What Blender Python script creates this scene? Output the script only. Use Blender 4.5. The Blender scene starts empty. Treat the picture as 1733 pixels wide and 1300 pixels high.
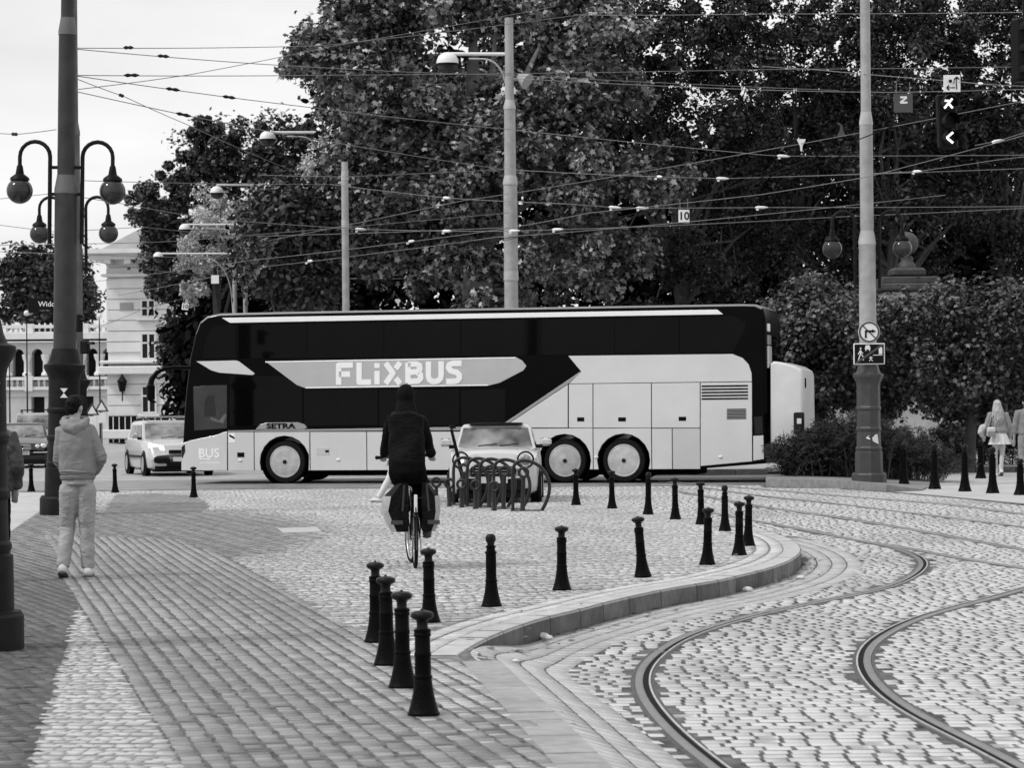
import bpy, bmesh, math, random
import numpy as np
from mathutils import Vector, Matrix
PI = math.pi
random.seed(7)
RNG = np.random.default_rng(7)
S = bpy.context.scene
COL = S.collection

# ---------------------------------------------------------------- camera
F, CX, CY0, HC, ROLL = 4500.0, 866.5, 692.0, 1.70, 0.0087   # photo pixels
cam_d = bpy.data.cameras.new('camera')
cam = bpy.data.objects.new('camera', cam_d); COL.objects.link(cam)
cam_d.sensor_width = 36.0; cam_d.sensor_fit = 'HORIZONTAL'
cam_d.lens = F / 1733 * 36.0
cam_d.shift_y = (CY0 - 650) / 1733
cam_d.clip_start = 0.1; cam_d.clip_end = 5000
cam_d.dof.use_dof = True; cam_d.dof.focus_distance = 34.0; cam_d.dof.aperture_fstop = 7.5
cam.location = (0, 0, HC); cam.rotation_euler = (PI/2, ROLL, 0)
S.camera = cam
S.render.resolution_x, S.render.resolution_y = 1024, 769

# ---------------------------------------------------------------- sky, sun, exposure
SUN_EL, SUN_AZ = math.radians(50), math.radians(-112)   # azimuth measured from +Y towards +X
W = bpy.data.worlds.new('World'); S.world = W; W.use_nodes = True
nt = W.node_tree; nt.nodes.clear()
sky = nt.nodes.new('ShaderNodeTexSky'); sky.sky_type = 'NISHITA'; sky.sun_disc = False
sky.sun_elevation = SUN_EL; sky.sun_rotation = SUN_AZ
sky.air_density = 1.0; sky.dust_density = 4.0
skm = nt.nodes.new('ShaderNodeVectorMath'); skm.operation = 'SCALE'; skm.inputs['Scale'].default_value = 0.10
bw = nt.nodes.new('ShaderNodeRGBToBW')
tc = nt.nodes.new('ShaderNodeTexCoord')
mp = nt.nodes.new('ShaderNodeMapping'); mp.inputs['Scale'].default_value = (3.0, 3.0, 9.0)
cn = nt.nodes.new('ShaderNodeTexNoise'); cn.inputs['Scale'].default_value = 1.6; cn.inputs['Detail'].default_value = 6
cr = nt.nodes.new('ShaderNodeMapRange')
cr.inputs['From Min'].default_value = 0.3; cr.inputs['From Max'].default_value = 0.7
cr.inputs['To Min'].default_value = 0.58; cr.inputs['To Max'].default_value = 0.80
mx = nt.nodes.new('ShaderNodeMix'); mx.data_type = 'FLOAT'; mx.inputs[0].default_value = 0.92   # overcast cover
bg = nt.nodes.new('ShaderNodeBackground'); bg.inputs['Strength'].default_value = 1.0
wo = nt.nodes.new('ShaderNodeOutputWorld')
L = nt.links.new
L(sky.outputs[0], skm.inputs[0]); L(skm.outputs[0], bw.inputs[0])
L(tc.outputs['Generated'], mp.inputs[0]); L(mp.outputs[0], cn.inputs['Vector'])
L(cn.outputs['Fac'], cr.inputs['Value'])
L(bw.outputs[0], mx.inputs[2]); L(cr.outputs[0], mx.inputs[3])
L(mx.outputs[0], bg.inputs['Color']); L(bg.outputs[0], wo.inputs[0])
sun_d = bpy.data.lights.new('sun', 'SUN'); sun_d.energy = 1.5; sun_d.angle = math.radians(10)
sun = bpy.data.objects.new('sun', sun_d); COL.objects.link(sun)
sd = Vector((math.sin(SUN_AZ)*math.cos(SUN_EL), math.cos(SUN_AZ)*math.cos(SUN_EL), math.sin(SUN_EL)))
sun.rotation_euler = (-sd).to_track_quat('-Z', 'Y').to_euler()
S.view_settings.view_transform = 'Standard'; S.view_settings.look = 'None'
S.view_settings.exposure = 0.46; S.view_settings.gamma = 1.0; S.view_settings.use_curve_mapping = False
cy = S.cycles
cy.max_bounces = 5; cy.diffuse_bounces = 2; cy.glossy_bounces = 3; cy.transmission_bounces = 3; cy.transparent_max_bounces = 6
cy.caustics_reflective = False; cy.caustics_refractive = False
cy.use_denoising = True

# ---------------------------------------------------------------- photograph <-> place
def unroll(x, y):
    return x - ROLL*(y-CY0) - CX, y + ROLL*(x-CX) - CY0
def P(x, y, d):
    u, v = unroll(x, y)
    return Vector((u*d/F, d, HC - v*d/F))
def smooth(a, b, t):
    t = np.clip((np.asarray(t, float)-a)/(b-a), 0, 1); return t*t*(3-2*t)
FL0, FL1 = (-0.235, 17.75), (0.30, 12.56)          # flush line of the kerb in front of the plaza
def zr(x, y):                                      # height of the carriageway
    ux, uy = FL1[0]-FL0[0], FL1[1]-FL0[1]; l = math.hypot(ux, uy)
    s = -((np.asarray(x)-FL0[0])*uy - (np.asarray(y)-FL0[1])*ux)/l
    return -0.165*smooth(-0.05, 0.75, s)*(1-smooth(36, 47, y))
def G(x, y, z=0.0):
    u, v = unroll(x, y); d = F*(HC-z)/v
    return Vector((u*d/F, d, z))
def GR(x, y):
    z = 0.0
    for _ in range(12):
        p = G(x, y, z); z = float(zr(p.x, p.y))
    return Vector((p.x, p.y, z))
def pxm(d): return F/d

# ---------------------------------------------------------------- materials
MATS = {}
def mat(name, v, rough=0.6, var=0.15, scale=4.0, bump=0.0, bscale=40.0, metal=0.0, spec=0.5, attr=False, coat=0.0,
        emit=0.0, detail=5.0, trans=0.0, stain=0.0, alpha=1.0, bmap=None, bdist=0.02):
    if name in MATS: return MATS[name]
    m = bpy.data.materials.new(name); MATS[name] = m; m.use_nodes = True
    t = m.node_tree; n = t.nodes; lk = t.links.new
    b = n['Principled BSDF']
    b.inputs['Roughness'].default_value = rough; b.inputs['Metallic'].default_value = metal
    b.inputs['Specular IOR Level'].default_value = spec; b.inputs['Coat Weight'].default_value = coat
    b.inputs['Coat Roughness'].default_value = 0.08; b.inputs['Alpha'].default_value = alpha
    b.inputs['Base Color'].default_value = (v, v, v, 1)
    tcn = n.new('ShaderNodeTexCoord')
    src = None
    if var > 0:
        no = n.new('ShaderNodeTexNoise'); no.inputs['Scale'].default_value = scale; no.inputs['Detail'].default_value = detail
        lk(tcn.outputs['Object'], no.inputs['Vector'])
        mr = n.new('ShaderNodeMapRange'); mr.inputs['From Min'].default_value = 0.25; mr.inputs['From Max'].default_value = 0.75
        mr.inputs['To Min'].default_value = v*(1-var); mr.inputs['To Max'].default_value = v*(1+var)
        lk(no.outputs['Fac'], mr.inputs['Value']); src = mr.outputs[0]
        if stain > 0:
            n2 = n.new('ShaderNodeTexNoise'); n2.inputs['Scale'].default_value = scale*0.17; n2.inputs['Detail'].default_value = 7
            n2.inputs['Roughness'].default_value = 0.65
            lk(tcn.outputs['Object'], n2.inputs['Vector'])
            m2 = n.new('ShaderNodeMapRange'); m2.inputs['From Min'].default_value = 0.35; m2.inputs['From Max'].default_value = 0.6
            m2.inputs['To Min'].default_value = 1-stain; m2.inputs['To Max'].default_value = 1.0
            lk(n2.outputs['Fac'], m2.inputs['Value'])
            mm = n.new('ShaderNodeMath'); mm.operation = 'MULTIPLY'; lk(src, mm.inputs[0]); lk(m2.outputs[0], mm.inputs[1]); src = mm.outputs[0]
    if attr:
        at = n.new('ShaderNodeAttribute'); at.attribute_name = 'shade'
        mu = n.new('ShaderNodeMath'); mu.operation = 'MULTIPLY'; lk(at.outputs['Fac'], mu.inputs[0])
        if src: lk(src, mu.inputs[1])
        else: mu.inputs[1].default_value = v
        src = mu.outputs[0]
    if src: lk(src, b.inputs['Base Color'])
    if bump > 0:
        nb = n.new('ShaderNodeTexNoise'); nb.inputs['Scale'].default_value = bscale; nb.inputs['Detail'].default_value = 4
        if bmap is None: lk(tcn.outputs['Object'], nb.inputs['Vector'])
        else:
            mpn = n.new('ShaderNodeMapping'); mpn.inputs['Scale'].default_value = bmap; mpn.inputs['Rotation'].default_value = (.25, .3, .2)
            nb.inputs['Distortion'].default_value = 0.8; nb.inputs['Detail'].default_value = 2.5
            lk(tcn.outputs['Object'], mpn.inputs[0]); lk(mpn.outputs[0], nb.inputs['Vector'])
        bp = n.new('ShaderNodeBump'); bp.inputs['Strength'].default_value = bump; bp.inputs['Distance'].default_value = bdist
        lk(nb.outputs['Fac'], bp.inputs['Height']); lk(bp.outputs[0], b.inputs['Normal'])
    if emit > 0:
        b.inputs['Emission Color'].default_value = (1, 1, 1, 1); b.inputs['Emission Strength'].default_value = emit
    if trans > 0:
        tr = n.new('ShaderNodeBsdfTranslucent'); ms = n.new('ShaderNodeMixShader'); ms.inputs[0].default_value = trans
        if src: lk(src, tr.inputs['Color'])
        else: tr.inputs['Color'].default_value = (v, v, v, 1)
        lk(b.outputs[0], ms.inputs[1]); lk(tr.outputs[0], ms.inputs[2]); lk(ms.outputs[0], n['Material Output'].inputs[0])
    return m
def glass(name, v=0.02, tint=0.5, rough=0.03):
    """car window glass: partly see-through, mirrors the sky"""
    if name in MATS: return MATS[name]
    m = bpy.data.materials.new(name); MATS[name] = m; m.use_nodes = True
    t = m.node_tree; n = t.nodes; n.clear(); lk = t.links.new
    o = n.new('ShaderNodeOutputMaterial'); g = n.new('ShaderNodeBsdfGlossy'); g.inputs['Roughness'].default_value = rough
    tr = n.new('ShaderNodeBsdfTransparent'); tr.inputs['Color'].default_value = (tint, tint, tint, 1)
    fr = n.new('ShaderNodeFresnel'); fr.inputs['IOR'].default_value = 1.6
    ms = n.new('ShaderNodeMixShader'); lk(fr.outputs[0], ms.inputs[0]); lk(tr.outputs[0], ms.inputs[1]); lk(g.outputs[0], ms.inputs[2])
    lk(ms.outputs[0], o.inputs[0]); return m

# ---------------------------------------------------------------- mesh building
class MB:
    def __init__(s): s.v = []; s.f = []
    def add(s, vs, fs):
        o = len(s.v); s.v += [tuple(p) for p in vs]; s.f += [tuple(i+o for i in f) for f in fs]; return s
    def box(s, c, d, rz=0.0, ch=0.0):
        """box centre c, full size d, optional chamfer on the upright and top edges"""
        x, y, z = d[0]/2, d[1]/2, d[2]/2
        if ch <= 0:
            vs = [(-x,-y,-z),(x,-y,-z),(x,y,-z),(-x,y,-z),(-x,-y,z),(x,-y,z),(x,y,z),(-x,y,z)]
            fs = [(3,2,1,0),(4,5,6,7),(0,1,5,4),(1,2,6,5),(2,3,7,6),(3,0,4,7)]
        else:
            vs = []; fs = []
            rings = [(-z+ch, 0, 1), (z-ch, 0, 1), (z, ch, 1), (-z, ch, 1)]
            def ring(zz, i):
                a, b = x-i, y-i
                return [(-a+ch,-b,zz),(a-ch,-b,zz),(a,-b+ch,zz),(a,b-ch,zz),(a-ch,b,zz),(-a+ch,b,zz),(-a,b-ch,zz),(-a,-b+ch,zz)]
            R = [ring(-z, ch), ring(-z+ch, 0), ring(z-ch, 0), ring(z, ch)]
            for r in R: vs += r
            for k in range(3):
                for i in range(8): fs.append((k*8+i, k*8+(i+1)%8, (k+1)*8+(i+1)%8, (k+1)*8+i))
            fs += [tuple(range(7, -1, -1)), tuple(range(24, 32))]
        cs, sn = math.cos(rz), math.sin(rz)
        return s.add([(c[0]+a*cs-b*sn, c[1]+a*sn+b*cs, c[2]+e) for a, b, e in vs], fs)
    def lathe(s, prof, n=16, c=(0,0,0), cap=True, axis=None):
        vs = []; fs = []
        for r, z in prof:
            for i in range(n):
                a = 2*PI*i/n; vs.append((r*math.cos(a), r*math.sin(a), z))
        for k in range(len(prof)-1):
            for i in range(n):
                j = (i+1) % n; fs.append((k*n+i, k*n+j, (k+1)*n+j, (k+1)*n+i))
        if cap:
            fs.append(tuple(range(n-1, -1, -1))); fs.append(tuple(range((len(prof)-1)*n, len(prof)*n)))
        if axis is not None:
            q = Vector((0,0,1)).rotation_difference(Vector(axis)); vs = [q @ Vector(p) for p in vs]
        return s.add([(p[0]+c[0], p[1]+c[1], p[2]+c[2]) for p in vs], fs)
    def tube(s, pts, r, n=8, flat=None, closed=False):
        """round tube through pts; r a number, list, or list of (a,b); flat = direction of the b axis"""
        pts = [Vector(p) for p in pts]; m = len(pts); vs = []; fs = []
        up = None
        for k, p in enumerate(pts):
            if closed: t = pts[(k+1) % m]-pts[k-1]
            else: t = pts[min(k+1, m-1)]-pts[max(k-1, 0)]
            t.normalize()
            if flat is not None:
                b = Vector(flat); b = b-t*b.dot(t)
                if b.length < 1e-4: b = t.orthogonal()
                b.normalize()
            else:
                if up is None: up = t.orthogonal().normalized()
                up = (up-t*up.dot(t)); up = up.normalized() if up.length > 1e-6 else t.orthogonal().normalized()
                b = up
            a = b.cross(t)
            rr = r[k] if isinstance(r, (list, tuple)) else r
            ra, rb = rr if isinstance(rr, (list, tuple)) else (rr, rr)
            for i in range(n):
                th = 2*PI*i/n; vs.append(p+a*(ra*math.cos(th))+b*(rb*math.sin(th)))
        for k in range(m if closed else m-1):
            q = (k+1) % m
            for i in range(n):
                j = (i+1) % n; fs.append((k*n+i, k*n+j, q*n+j, q*n+i))
        if not closed: fs += [tuple(range(n-1, -1, -1)), tuple(range((m-1)*n, m*n))]
        return s.add(vs, fs)
    def blob(s, c, r, n=12, m=8, rot=None):
        vs = []; fs = []
        rx, ry, rz_ = r if isinstance(r, (list, tuple)) else (r, r, r)
        for k in range(m+1):
            ph = PI*k/m
            for i in range(n):
                th = 2*PI*i/n
                p = Vector((rx*math.sin(ph)*math.cos(th), ry*math.sin(ph)*math.sin(th), -rz_*math.cos(ph)))
                if rot is not None: p = rot @ p
                vs.append((p[0]+c[0], p[1]+c[1], p[2]+c[2]))
        for k in range(m):
            for i in range(n):
                j = (i+1) % n; fs.append((k*n+i, k*n+j, (k+1)*n+j, (k+1)*n+i))
        return s.add(vs, fs)
    def prism(s, poly, a, b, fn):
        """polygon poly (2-D) swept from a to b; fn(p, q, t) gives the 3-D point"""
        n = len(poly); vs = [fn(p[0], p[1], a) for p in poly]+[fn(p[0], p[1], b) for p in poly]
        fs = [tuple(range(n)), tuple(range(2*n-1, n-1, -1))]
        fs += [(i, i+n, (i+1) % n+n, (i+1) % n) for i in range(n)]
        return s.add(vs, fs)
    def loft(s, rings, cap=True, closed=True):
        n = len(rings[0]); vs = [p for r in rings for p in r]; fs = []
        for k in range(len(rings)-1):
            for i in range(n if closed else n-1):
                j = (i+1) % n; fs.append((k*n+i, k*n+j, (k+1)*n+j, (k+1)*n+i))
        if cap: fs += [tuple(range(n-1, -1, -1)), tuple(range((len(rings)-1)*n, len(rings)*n))]
        return s.add(vs, fs)
    def mesh(s, name, smooth_deg=35, fix=True):
        me = bpy.data.meshes.new(name); me.from_pydata(s.v, [], s.f)
        if fix:
            bm = bmesh.new(); bm.from_mesh(me); bmesh.ops.recalc_face_normals(bm, faces=bm.faces); bm.to_mesh(me); bm.free()
        if smooth_deg:
            me.polygons.foreach_set('use_smooth', [True]*len(me.polygons)); me.set_sharp_from_angle(angle=math.radians(smooth_deg))
        return me
def link(name, me, m=None, parent=None, loc=None, rot=None):
    o = bpy.data.objects.new(name, me); COL.objects.link(o)
    if m is not None and me is not None and len(me.materials) == 0: me.materials.append(m)
    if parent is not None: o.parent = parent
    if loc is not None: o.location = loc
    if rot is not None: o.rotation_euler = rot
    return o
def part(name, mb, m, parent=None, deg=35, fix=True, label=None):
    o = link(name, mb.mesh(name, deg, fix), m, parent)
    if label: o['label'] = label
    return o
def tag(o, label=None, cat=None, group=None, kind=None):
    if label: o['label'] = label
    if cat: o['category'] = cat
    if group: o['group'] = group
    if kind: o['kind'] = kind
    return o
def thing(name, label, cat, loc=(0,0,0), rz=0.0, group=None):
    o = bpy.data.objects.new(name, None); COL.objects.link(o); o.location = loc; o.rotation_euler = (0, 0, rz)
    o.empty_display_size = 0.1
    return tag(o, label, cat, group)
def copy_tree(o, parent=None):
    c = o.copy(); COL.objects.link(c); c.parent = parent
    for ch in list(o.children): copy_tree(ch, c)
    return c
def np_mesh(name, V, Fq, shade=None, smooth_=False):
    """V (n,3), Fq (m,k) equal-size faces, shade per vertex"""
    me = bpy.data.meshes.new(name); V = np.asarray(V, np.float32); Fq = np.asarray(Fq, np.int32)
    m, k = Fq.shape
    me.vertices.add(len(V)); me.vertices.foreach_set('co', V.ravel())
    me.loops.add(m*k); me.loops.foreach_set('vertex_index', Fq.ravel())
    me.polygons.add(m); me.polygons.foreach_set('loop_start', np.arange(m, dtype=np.int32)*k)
    me.polygons.foreach_set('loop_total', np.full(m, k, np.int32))
    if smooth_: me.polygons.foreach_set('use_smooth', np.ones(m, bool))
    if shade is not None:
        a = me.attributes.new('shade', 'FLOAT', 'POINT'); a.data.foreach_set('value', np.asarray(shade, np.float32))
    me.update(calc_edges=True); me.validate()
    return me
def inpoly(px, py, poly):
    px = np.asarray(px); py = np.asarray(py); ins = np.zeros(px.shape, bool); n = len(poly)
    for i in range(n):
        x1, y1 = poly[i][0], poly[i][1]; x2, y2 = poly[(i+1) % n][0], poly[(i+1) % n][1]
        c = ((y1 > py) != (y2 > py)) & (px < (x2-x1)*(py-y1)/((y2-y1)+1e-12)+x1); ins ^= c
    return ins
def resample(pts, step):
    pts = [np.array(p, float) for p in pts]
    # Catmull-Rom through the points, then equal steps
    den = []
    for i in range(len(pts)-1):
        p0, p1, p2, p3 = pts[max(i-1, 0)], pts[i], pts[i+1], pts[min(i+2, len(pts)-1)]
        for t in np.linspace(0, 1, 14, endpoint=False):
            den.append(0.5*((2*p1)+(-p0+p2)*t+(2*p0-5*p1+4*p2-p3)*t*t+(-p0+3*p1-3*p2+p3)*t**3))
    den.append(pts[-1]); den = np.array(den)
    s = np.concatenate([[0], np.cumsum(np.linalg.norm(np.diff(den, axis=0), axis=1))])
    n = max(2, int(round(s[-1]/step))+1); q = np.linspace(0, s[-1], n)
    return np.stack([np.interp(q, s, den[:, k]) for k in range(den.shape[1])], 1)
def smooth_path(p, it):
    p = p.copy()
    for _ in range(it): p[1:-1] = 0.25*p[:-2]+0.5*p[1:-1]+0.25*p[2:]
    return p
def normals2(p):
    t = np.gradient(p[:, :2], axis=0); t /= np.linalg.norm(t, axis=1)[:, None]+1e-9
    return np.stack([t[:, 1], -t[:, 0]], 1)      # to the right of the direction of travel
# ================================================================ GROUND
M_joint = mat('joint_dirt', 0.05, 0.95, 0.5, 9, 0.3, 60)
M_joint_sand = mat('joint_sand', 0.095, 0.95, 0.95, 8, 0.3, 60)
M_sett_road = mat('sett_granite_pale', 0.56, 0.5, 0.14, 24, 0.15, 70, attr=True, spec=0.55, stain=.22)
M_sett_plaza = mat('sett_granite_plaza', 0.52, 0.55, 0.25, 22, 0.35, 70, attr=True)
M_sett_band = mat('sett_granite_grey', 0.25, 0.55, 0.25, 22, 0.4, 70, attr=True)
M_sett_dark = mat('sett_basalt_dark', 0.095, 0.6, 0.3, 22, 0.4, 70, attr=True)
M_kerb = mat('kerb_granite', 0.27, 0.7, 0.25, 9, 0.25, 90, stain=0.45)
M_concrete = mat('concrete_pale', 0.46, 0.6, 0.12, 3, 0.1, 60, stain=0.15)
M_asphalt = mat('asphalt', 0.24, 0.42, 0.25, 6, 0.35, 120, stain=0.3)
M_steel = mat('rail_steel', 0.26, 0.36, 0.2, 6, 0, metal=0.6)
M_groove = mat('rail_groove', 0.008, 0.8, 0.4, 12, spec=.1)
M_lip = mat('rail_lip', 0.62, 0.38, 0.2, 8, metal=0.6)
M_tar = mat('tar_joint', 0.085, 0.9, 0.4, 30, 0.8, 50)

def sheet(name, poly, z, m, kind='structure', parent=None):
    me = bpy.data.meshes.new(name); me.from_pydata([(p[0], p[1], z) for p in poly], [], [tuple(range(len(poly)))])
    bm = bmesh.new(); bm.from_mesh(me); bmesh.ops.triangulate(bm, faces=bm.faces, ngon_method='EAR_CLIP')
    for f in bm.faces:
        if f.normal.z < 0: f.normal_flip()
    bm.to_mesh(me); bm.free()
    o = link(name, me, m, parent)
    if kind: o['kind'] = kind
    return o
# far ground: pale setts that can no longer be told apart
m = mat('ground_far_setts', 0.36, 0.6, 0.3, 3.5, 0.5, 14, stain=0.2)
sheet('ground', [(-900, -40), (900, -40), (900, 2500), (-900, 2500)], -0.30, m)
sheet('street', [(-60, 47), (40, 47), (40, 260), (-60, 260)], -0.035, m)
sheet('road', [(-60, 57.9), (45, 57.9), (45, 66.6), (-60, 66.6)], -0.012, M_asphalt)
# edge stone strip between plaza and road
mb = MB()
for i in range(60):
    mb.box((-24+i*0.8+0.4, 57.78, -0.05), (0.79, 0.16, 0.10+random.uniform(-.004, .008)), 0, 0.008)
o = part('edging_stones', mb, mat('edging_dark', 0.10, 0.8, 0.3, 8, 0.2), None); o['kind'] = 'structure'

# ---- outline of the plaza
KERB_IMG = [(775,1110),(798,1095),(821,1082),(862,1065),(919,1046),(980,1031.5),(1052,1013),(1132,996),(1212,983),(1265.5,970.6),(1300,962),
            (1334,950),(1352,938),(1356,930),(1350,920),(1335,911),(1310,902),(1270,892)]
kp = np.array([[*G(x, y)[:2]] for x, y in KERB_IMG])
KP = smooth_path(resample(kp, 0.1), 14)
back = [G(x, y) for x, y in [(1227,884),(1143,867),(1097,860),(1036,852),(975,847),(900,842)]]
fl_dir = np.array([FL1[0]-FL0[0], FL1[1]-FL0[1]]); fl_dir /= np.linalg.norm(fl_dir)
fl_near = np.array(FL0)+fl_dir*9.0
PLAZA = [(-14, fl_near[1]), tuple(fl_near)]+[tuple(p) for p in KP]+[(p.x, p.y) for p in back]+[(0.6, 57.6), (-14, 57.6)]
plaza = sheet('plaza', PLAZA, -0.0026, mat('plaza_bed', 0.17, 0.8, 0.6, 7, 0.5, 30, stain=0.4))

# ---- carriageway bed
nx, ny = 330, 150
gx = np.linspace(-4, 15, nx); gy = np.linspace(8, 58, ny)
X, Y = np.meshgrid(gx, gy); Z = zr(X, Y)-0.0018-0.06*inpoly(X, Y, PLAZA)
idx = np.arange(nx*ny).reshape(ny, nx)
quads = np.stack([idx[:-1, :-1], idx[:-1, 1:], idx[1:, 1:], idx[1:, :-1]], -1).reshape(-1, 4)
roadway = link('carriageway', np_mesh('carriageway', np.stack([X, Y, Z], -1).reshape(-1, 3), quads), mat('carriageway_bed', 0.14, 0.95, 0.8, 7, 0.4, 60, spec=.1, stain=.4))
roadway['kind'] = 'structure'

# ---- rails
def rail(name, img, side, label, far=False, head_l=True, smooth_it=30):
    pts = np.array([[*GR(x, y)[:2]] for x, y in img])
    p = smooth_path(resample(pts, 0.15), smooth_it); nn = normals2(p)
    z0 = zr(p[:, 0], p[:, 1])
    def strip(prof):
        mb = MB(); k = len(prof)
        for i in range(len(p)):
            mb.v += [(p[i, 0]+nn[i, 0]*s*side, p[i, 1]+nn[i, 1]*s*side, z0[i]+h) for s, h in prof]
        for i in range(len(p)-1):
            for j in range(k-1):
                a = i*k+j; mb.f.append((a, a+1, a+k+1, a+k))
        return mb
    t = thing(name, label, 'tram rail', (0, 0, 0), 0, 'tram rails set in the setts')
    part('head', strip([(-.029, -.03), (-.027, .009), (-.020, .013), (.018, .013), (.025, .009), (.026, .0)]), M_steel, t, 60, False)
    part('groove', strip([(.0255, .0035), (.0275, .0012), (.064, .0012), (.066, .004)]), M_groove, t, 0, False)
    part('guard_lip', strip([(.065, .0), (.066, .009), (.078, .010), (.080, -.03)]), M_lip, t, 60, False)
    part('tar_seam', strip([(-.058, .0006), (-.027, .0016)]), M_tar, t, 0, False)
    part('tar_seam', strip([(.079, .0016), (.106, .0006)]), M_tar, t, 0, False)
    return p
RL = rail('tram_rail', [(1290,1365),(1207,1300),(1166,1268.5),(1130,1236),(1102,1204),(1083.5,1175.6),(1079.4,1155),(1085.5,1131),(1110,1107),(1142,1085),
     (1182,1068.6),(1243,1050),(1316,1032),(1396.5,1016),(1477,1000),(1526,984),(1554,965.6),(1560,953),(1548,941),(1526,932.5),(1489,922),(1437,913),
     (1388,903),(1316,889),(1275,882),(1200,868)], 1, 'curved tram rail nearest the kerb, sweeping round the plaza')
RR = rail('tram_rail', [(1850,1365),(1719.6,1294.7),(1639,1252),(1578,1224),(1517.7,1187.7),(1481,1155),(1467,1131),(1465,1115),(1473,1095),(1493,1078.7),
     (1530,1058.5),(1578,1040),(1639,1024),(1699,1008),(1733,998),(1800,978),(1850,955)], -1, 'curved tram rail farther from the kerb, bulging from the right edge')
RD = rail('tram_rail', [(1500,922),(1548,931),(1620,945),(1733,963),(1850,982)], -1, 'straight tram rail that forks off the curved rail beside the plaza tip', smooth_it=3)
RC = rail('tram_rail', [(1150,832),(1280,856),(1411,874.5),(1515,891.5),(1620,910),(1733,930.7),(1850,952)], 1, 'straight tram rail second from the plaza tip', smooth_it=8)
RB = rail('tram_rail', [(1190,826),(1298,841),(1468,860),(1588,874.5),(1733,893),(1850,908)], -1, 'straight tram rail third from the plaza tip', smooth_it=8)
RA = rail('tram_rail', [(1120,815),(1280,828),(1411,839),(1515,847),(1620,856),(1733,870.6),(1850,884)], 1, 'straight tram rail nearest the bollards beside the tall sign pole', smooth_it=8)
RAILS = [q_+np.c_[normals2(q_)]*.027*s_ for q_, s_ in ((RL, 1), (RR, -1), (RD, -1), (RC, 1), (RB, -1), (RA, 1))]
def near_rail(x, y, dist):
    hit = np.zeros(x.shape, bool)
    for p in RAILS:
        q = p[::1]
        for i0 in range(0, len(x), 4000):
            sl = slice(i0, i0+4000)
            d2 = ((x[sl, None]-q[None, :, 0])**2+(y[sl, None]-q[None, :, 1])**2).min(1)
            hit[sl] |= d2 < dist*dist
    return hit

# ---- setts
def rows(x0, x1, y0, y1, ang, rw, lens, gap_r, gap_e, wav=0.0, jit=0.1):
    """running-bond rows at angle ang covering the box; returns cx, cy, hl, hw, angle arrays"""
    cs, sn = math.cos(ang), math.sin(ang); cxm, cym = (x0+x1)/2, (y0+y1)/2
    R = math.hypot(x1-x0, y1-y0)/2; out = []
    nrow = int(2*R/rw)
    for r in range(nrow):
        t = -R+r*rw
        n = int(2*R/lens[0])+2
        ln = RNG.uniform(lens[0], lens[1], n); e = np.concatenate([[0], np.cumsum(ln)]); a = -R+e[:-1]+RNG.uniform(0, lens[1])
        c = a+ln/2
        tt = t+wav*np.sin(c*1.7+r*2.4)+RNG.normal(0, rw*0.025, n)
        x = cxm+c*cs-tt*sn; y = cym+c*sn+tt*cs
        k = (x > x0) & (x < x1) & (y > y0) & (y < y1)
        if k.any():
            hw = (rw-gap_r)/2*RNG.uniform(1-jit, 1+jit*.3, n)
            out.append(np.stack([x, y, (ln-gap_e*RNG.uniform(.5, 1.4, n))/2, hw, np.full(n, ang)+RNG.normal(0, .02, n)], 1)[k])
    return np.concatenate(out)
def in_view(a, margin=60):
    u = a[:, 0]*F/a[:, 1]+CX; v = HC*F/a[:, 1]+CY0
    return (u > -margin) & (u < 1733+margin) & (v < 1300+margin)
UNIT = {}
def unit_setts(key, m, lo, hi):
    L_ = []
    for k in range(14):
        ch = np.array([[-1,-1],[1,-1],[1,1],[-1,1]], float)
        top = ch*(0.93+RNG.uniform(-.03, .03, (4, 1))); 
        v = np.zeros((12, 3)); v[0:4, :2] = ch*(1+RNG.uniform(-.02, .02, (4, 2))); v[0:4, 2] = -.04
        v[4:8, :2] = ch*.985*(1+RNG.uniform(-.03, .02, (4, 2))); v[4:8, 2] = -.004
        v[8:12, :2] = top; v[8:12, 2] = RNG.uniform(-.001, .0015, 4)
        fs = [(0,1,5,4),(1,2,6,5),(2,3,7,6),(3,0,4,7),(4,5,9,8),(5,6,10,9),(6,7,11,10),(7,4,8,11),(8,9,10,11)]
        me = np_mesh('sett', v, np.array(fs), np.full(12, RNG.uniform(lo, hi))); me.materials.append(m); L_.append(me)
    UNIT[key] = L_
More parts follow.
